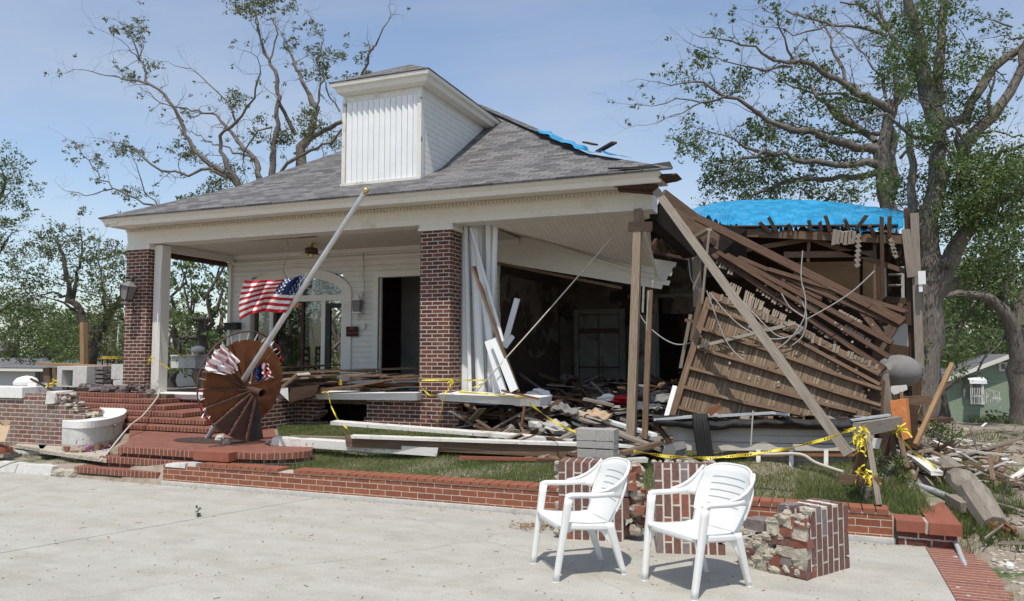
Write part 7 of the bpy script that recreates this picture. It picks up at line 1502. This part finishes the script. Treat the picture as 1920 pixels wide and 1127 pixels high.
for k in range(8): p = aY(1850+k*3.6, 759+k*1.0, Yg-1.2); w.beam(p, p+V(0, 0, .9-.0*k), .03, .03, (1, 0, 0))
p, q = aY(1821, 743, Yg-1.2), aY(1846, 743, Yg-1.2); w.beam(p, q, .04, .05); q2 = aY(1878, 766, Yg-1.2)+V(0, 0, .5); w.beam(q, q2, .04, .05); w.build('porch_railing', m_white, T)
w = MB(); w.bb((aY(1805, 740, Yg).x, Yg-.2, aY(1805, 745, Yg).z), (aY(1812, 740, Yg).x, Yg-.01, aY(1805, 728, Yg).z)); w.tube([V(aY(1808, 740, Yg).x, Yg-.1, aY(1805, 728, Yg).z), V(aY(1808, 740, Yg).x, Yg-.1, ap_.z-.9)], .04, 6); w.build('meter_box', m_sheet, T)
w = MB(); w.slab([aY(1735, 716, Yg+3), aY(1780, 706, Yg+3), aY(1780, 775, Yg+3), aY(1735, 775, Yg+3)][::-1], (0, 5, 0)); w.build('side_wing', m_greygrn, T)
w = MB(); w.slab([aY(1728, 716, Yg+2), aY(1790, 700, Yg+2), aY(1795, 690, Yg+7), aY(1735, 700, Yg+7)][::-1], (0, 0, .15)); w.build('side_roof', m_roofg, T)
# road beyond dirt
w = MB(); y0, y1 = 27, 31; pts = [V(4, y0, 0), V(60, y0-2, 0), V(60, y1-2, 0), V(4, y1, 0)]; M_ = 28
def rf(u, v): x_ = 4+56*u; y_ = 27+4*v-.03*(x_-4); return V(x_, y_, gp(x_, y_)+.05)
w.grid(rf, 60, 6); struct(w.build('road', noisy('pale_road', [(.36, .33, .28), (.46, .43, .37)], (1, 1, 1), 3, .95, .2, coord='Object')))
# left houses
m_lw = noisy('pale_house_wall', [(.40, .41, .40), (.5, .5, .48)], bump=0)
for (x0, x1, yr_, ye, Y, mt, lb, ridge) in ((-60, 96, 673, 690, 44, m_lw, 'low pale house with long grey roof at the far left', (-40, 80)), (82, 200, 664, 677, 60, m_lw, 'pale house with hipped grey roof behind the small bright tree', (105, 165)), (180, 330, 640, 668, 66, m_lw, 'tall grey roofed house beyond the left brick pillar', (200, 300))):
    a, b = aY(x0, ye, Y), aY(x1, ye, Y); T = thing('far_house', lb, 'house', ((a.x+b.x)/2, Y, a.z-3), 'houses far behind on the left')
    w = MB(); w.bb((a.x+.4, Y, a.z-3.4), (b.x-.4, Y+8, a.z)); w.build('wall', m_lw, T)
    r0, r1 = aY(ridge[0], yr_, Y+4), aY(ridge[1], yr_, Y+4); w = MB(); q = [V(a.x-.3, Y-.6, a.z), V(b.x+.3, Y-.6, a.z), V(b.x+.3, Y+8.6, a.z), V(a.x-.3, Y+8.6, a.z)]
    w.face([q[0], q[1], r1, r0]); w.face([q[1], q[2], r1]); w.face([q[2], q[3], r0, r1]); w.face([q[3], q[0], r0]); w.build('roof', m_roofg, T, solid=.2)
    w = MB(); w.bb((q[0].x, Y-.65, a.z-.2), (q[1].x, Y-.55, a.z)); w.build('fascia', m_white, T)
    for px_ in ((70, 80) if Y < 50 else ()): c = aY(px_, 705, Y-.05); w = MB(); w.bb((c.x-.25, Y-.06, c.z-.6), (c.x+.25, Y-.01, c.z+.5)); w.build('window', m_glass, T)
T = thing('yellow_canopy', 'yellow topped canopy frame standing far behind the left porch', 'canopy', aY(203, 700, 30)); a, b = aY(187, 673, 30), aY(221, 668, 30)
w = MB(); w.bb((a.x, 30, a.z), (b.x, 31.2, b.z)); w.build('top', noisy('yellow_paint', [(.55, .36, .04), (.65, .44, .07)], bump=0), T)
for px_ in (189, 199, 210, 220): p = aY(px_, 674, 30); w = MB(); w.beam(V(p.x, 30.1, a.z), V(p.x, 30.1, a.z-1.9), .05, .05, (1, 0, 0)); w.build('leg', m_steeldk, T)
w = MB(); w.box(aY(5, 648, 40), (.6, .4, .8)); tag(w.build('transformer_box', m_sheet), 'small grey utility box among the leaves at far left', 'utility box')
board((220, 655), (223, 612), 34, 34, .08, .08, m_worn, 'thin white pole far behind left of the brick pillar', 'thin_pole', 'pole', (1, 0, 0))
# ================================================================ grass, weeds, leaves
def blades(name, label, pts, h, wd, mat, cat='grass', lean=.4, kind='stuff'):
    P = np.array(pts); n = len(P); a = nr.uniform(0, 6.28, n); H_ = h*nr.uniform(.4, 1.25, n); dx = np.cos(a)*wd/2; dy = np.sin(a)*wd/2; lx = nr.normal(0, lean, n)*H_; ly = nr.normal(0, lean, n)*H_
    v0 = P-np.stack([dx, dy, 0*dx], 1); v1 = P+np.stack([dx, dy, 0*dx], 1); v2 = P+np.stack([lx, ly, H_], 1); vs = np.stack([v0, v1, v2], 1).reshape(-1, 3)
    me = bpy.data.meshes.new(name); me.vertices.add(n*3); me.vertices.foreach_set('co', vs.astype(np.float32).ravel()); me.loops.add(n*3); me.loops.foreach_set('vertex_index', np.arange(n*3, dtype=np.int32)); me.polygons.add(n); me.polygons.foreach_set('loop_start', np.arange(0, n*3, 3, dtype=np.int32))
    uv = me.uv_layers.new(name='UVMap'); uv.data.foreach_set('uv', np.repeat(nr.uniform(0, 50, (n, 2)), 3, axis=0).astype(np.float32).ravel()); me.update(calc_edges=True); me.materials.append(mat); o = bpy.data.objects.new(name, me); COL.objects.link(o)
    return tag(o, label, cat, kind=kind)
nr.seed(9)
def scatter(n, x0, x1, y0, y1, dens): 
    x = nr.uniform(x0, x1, n); y = nr.uniform(y0, y1, n); k = dens(x, y) > nr.uniform(0, 1, n); x, y = x[k], y[k]; return np.stack([x, y, gz(x, y)-.005], 1)
pn = lambda x, y: .5+.25*np.sin(x*2.1+1.3*np.sin(y*1.7))+.25*np.sin(y*3.1+x*.9)
blades('lawn_grass', 'patchy green lawn grass behind the low red brick wall', scatter(280000, -6.9, .9, 8.03, 11.3, lambda x, y: np.clip(.45+.9*pn(x, y), 0, 1)*np.where(x > -1.6, .6, 1)), .05, .006, m_grass)
blades('lawn_grass', 'grass between the curved brick landing and the broken foundation', scatter(60000, -9.0, -6.7, 9.3, 11.45, lambda x, y: np.where((x > -7.62-(y-9.75)*.84) & (y > 9.5), .85, 0)), .06, .006, m_grass)
blades('lawn_grass', 'coarse grass on the side plot by the sawhorse', scatter(26000, -.2, 1.0, 8.05, 11.5, lambda x, y: pn(x, y)), .09, .008, m_grass)
blades('weeds', 'weedy tufts growing through the dirt at the right', scatter(70000, 1.2, 9, 5, 16, lambda x, y: np.clip(pn(x*1.3, y*1.1)*1.6-.75, 0, 1)), .10, .009, m_weed)
blades('weeds', 'long weeds along the red capped wall and pipes', scatter(16000, 1.18, 1.9, 7.6, 11, lambda x, y: np.clip(1.4*pn(x*3, y*2)-.3, 0, 1)), .16, .008, m_weed)
blades('weeds', 'tall grassy clump at the lower right beside the brick edging', scatter(14000, 1.22, 1.95, 5.0, 6.35, lambda x, y: np.exp(-((x-1.5)**2/.05+(y-5.75)**2/.12))), .17, .008, m_grass)
blades('far_grass', 'rough grass strip before the green house', scatter(60000, 8, 42, 31, 50, lambda x, y: np.clip(pn(x*.4, y*.4)+.1, 0, 1)), .5, .07, m_weed)
blades('far_grass', 'rough grass behind the left garden wall and under the trees', scatter(60000, -40, -12, 15, 45, lambda x, y: np.clip(pn(x*.4, y*.4)+.1, 0, 1)), .35, .05, m_weed)
blades('weeds', 'dry weeds growing against the curved brick landing', scatter(1600, -6.95, -5.9, 8.0, 8.9, lambda x, y: np.where(((x+6.5)**2+(y-8.6)**2) > .3, .6, .0)), .22, .006, m_weed)
blades('weeds', 'thin weeds on the dirt below the left garden wall', scatter(2500, -12, -9.3, 7.95, 8.7, lambda x, y: np.clip(pn(x*2, y*3)-.3, 0, 1)), .07, .006, m_weed)
def bush(name, label, c, r, mat, n, size, cat='shrub', h=1.0):
    T = thing(name, label, cat, (c[0], c[1], c[2])); w = MB(); tp_ = []
    for k in range(5): twigs(w, c, (rnd.uniform(-.6, .6), rnd.uniform(-.6, .6), 1), r*1.2, .012, 1, tp_)
    w.build('stems', m_bark, T); leaves('foliage', [(Vector(c)+V(rnd.gauss(0, r*.5), rnd.gauss(0, r*.4), abs(rnd.gauss(r*.5, r*.4))*h), r*rnd.uniform(.3, .55)) for k in range(7)], n, size, mat, T); return T
rnd.seed(91)
def gpt(px_, Y): p = aY(px_, 800, Y); return (p.x, Y, gp(p.x, Y))
bush('shrub', 'leafy green shrub on the dirt right of the corner post', gpt(1760, 14), .33, m_leafC, 480, .07); bush('shrub', 'small weedy shrub growing among the sawhorse legs', gpt(1620, 8.45), .22, m_leafC, 1500, .035)
bush('shrub', 'low green shrub behind the rear legs of the sawhorse', gpt(1660, 9.3), .25, m_leafC, 1200, .04); bush('shrub', 'bush at the foot of the leaning oak', gpt(1900, 26), .5, m_leafA, 90, .14); bush('shrub', 'grey green bush behind the left garden wall', gpt(25, 20), 1.1, m_leafB, 110, .12)
bush('shrub', 'low shrub in the debris beyond the split log', gpt(1775, 12.2), .35, m_leafC, 700, .05)
bush('flowering_plant', 'small purple flowered plant at the base of the curved planter', (-9.05, 8.15, .2), .13, m_leafC, 3500, .035, 'plant')
w = MB()
for k in range(16): w.ball((-9.45+rnd.uniform(-.35, .35), 7.98+rnd.uniform(-.02, .02), .40+rnd.uniform(-.08, .09)), .014, 5)
tag(w.build('petals', m_petal), 'purple blossoms scattered over the planter front', 'flowers', kind='stuff')
bush('seedling', 'tiny green weed sprouting from the patio joint', tuple(aZ(372, 969, 0)), .035, m_leafC, 5000, .035, 'plant', h=3.2)
w = MB(); rnd.seed(95)
for k in range(170):
    x_, y_ = rnd.gauss(1015, 30), 985+rnd.gauss(0, 3.5)
    if x_ > 1045: x_ = 1045-rnd.uniform(0, 12)
    p = aZ(x_, y_, .006+rnd.uniform(0, .035)); M3 = Matrix.Rotation(rnd.uniform(0, 6), 3, 'Z') @ Matrix.Rotation(rnd.gauss(0, .5), 3, 'X'); w.slab([p+M3 @ V(-.02, 0, 0), p+M3 @ V(0, -.008, 0), p+M3 @ V(.02, 0, 0), p+M3 @ V(0, .008, .004)], (0, 0, .001))
tag(w.build('dry_leaves', m_dleaf), 'drift of dry leaves against the retaining wall by the left chair', 'leaves', kind='stuff')
w = MB()
for k in range(90):
    p = aZ(rnd.uniform(0, 1720), rnd.uniform(960, 1127), .003)
    if p.y < 4 or p.x > .8: continue
    M3 = Matrix.Rotation(rnd.uniform(0, 6), 3, 'Z'); w.slab([p+M3 @ V(-.012, 0, 0), p+M3 @ V(0, -.005, 0), p+M3 @ V(.012, 0, 0), p+M3 @ V(0, .005, .004)], (0, 0, .001))
for k in range(130):
    p = V(rnd.uniform(-9, .8), 7.74-abs(rnd.gauss(0, .07)), .004); M3 = Matrix.Rotation(rnd.uniform(0, 6), 3, 'Z'); w.slab([p+M3 @ V(-.012, 0, 0), p+M3 @ V(0, -.006, 0), p+M3 @ V(.012, 0, 0), p+M3 @ V(0, .006, .006)], (0, 0, .001))
for k in range(260):
    p = V(rnd.uniform(-10, .8), rnd.uniform(4.2, 7.7), .003)
    if (p.x-ray(960, 1000).x)**2 < 0: continue
    M3 = Matrix.Rotation(rnd.uniform(0, 6), 3, 'Z'); L_ = rnd.uniform(.003, .009) if rnd.random() < .9 else rnd.uniform(.012, .035); w.slab([p+M3 @ V(-L_, -.002, 0), p+M3 @ V(L_, -.002, 0), p+M3 @ V(L_, .002, 0), p+M3 @ V(-L_, .003, 0)], (0, 0, .003))
tag(w.build('leaf_litter', m_dleaf), 'scattered bits of dry leaf litter over the concrete patio', 'leaf litter', kind='stuff')
for o in bpy.data.objects:
    if '_o' in o: del o['_o']
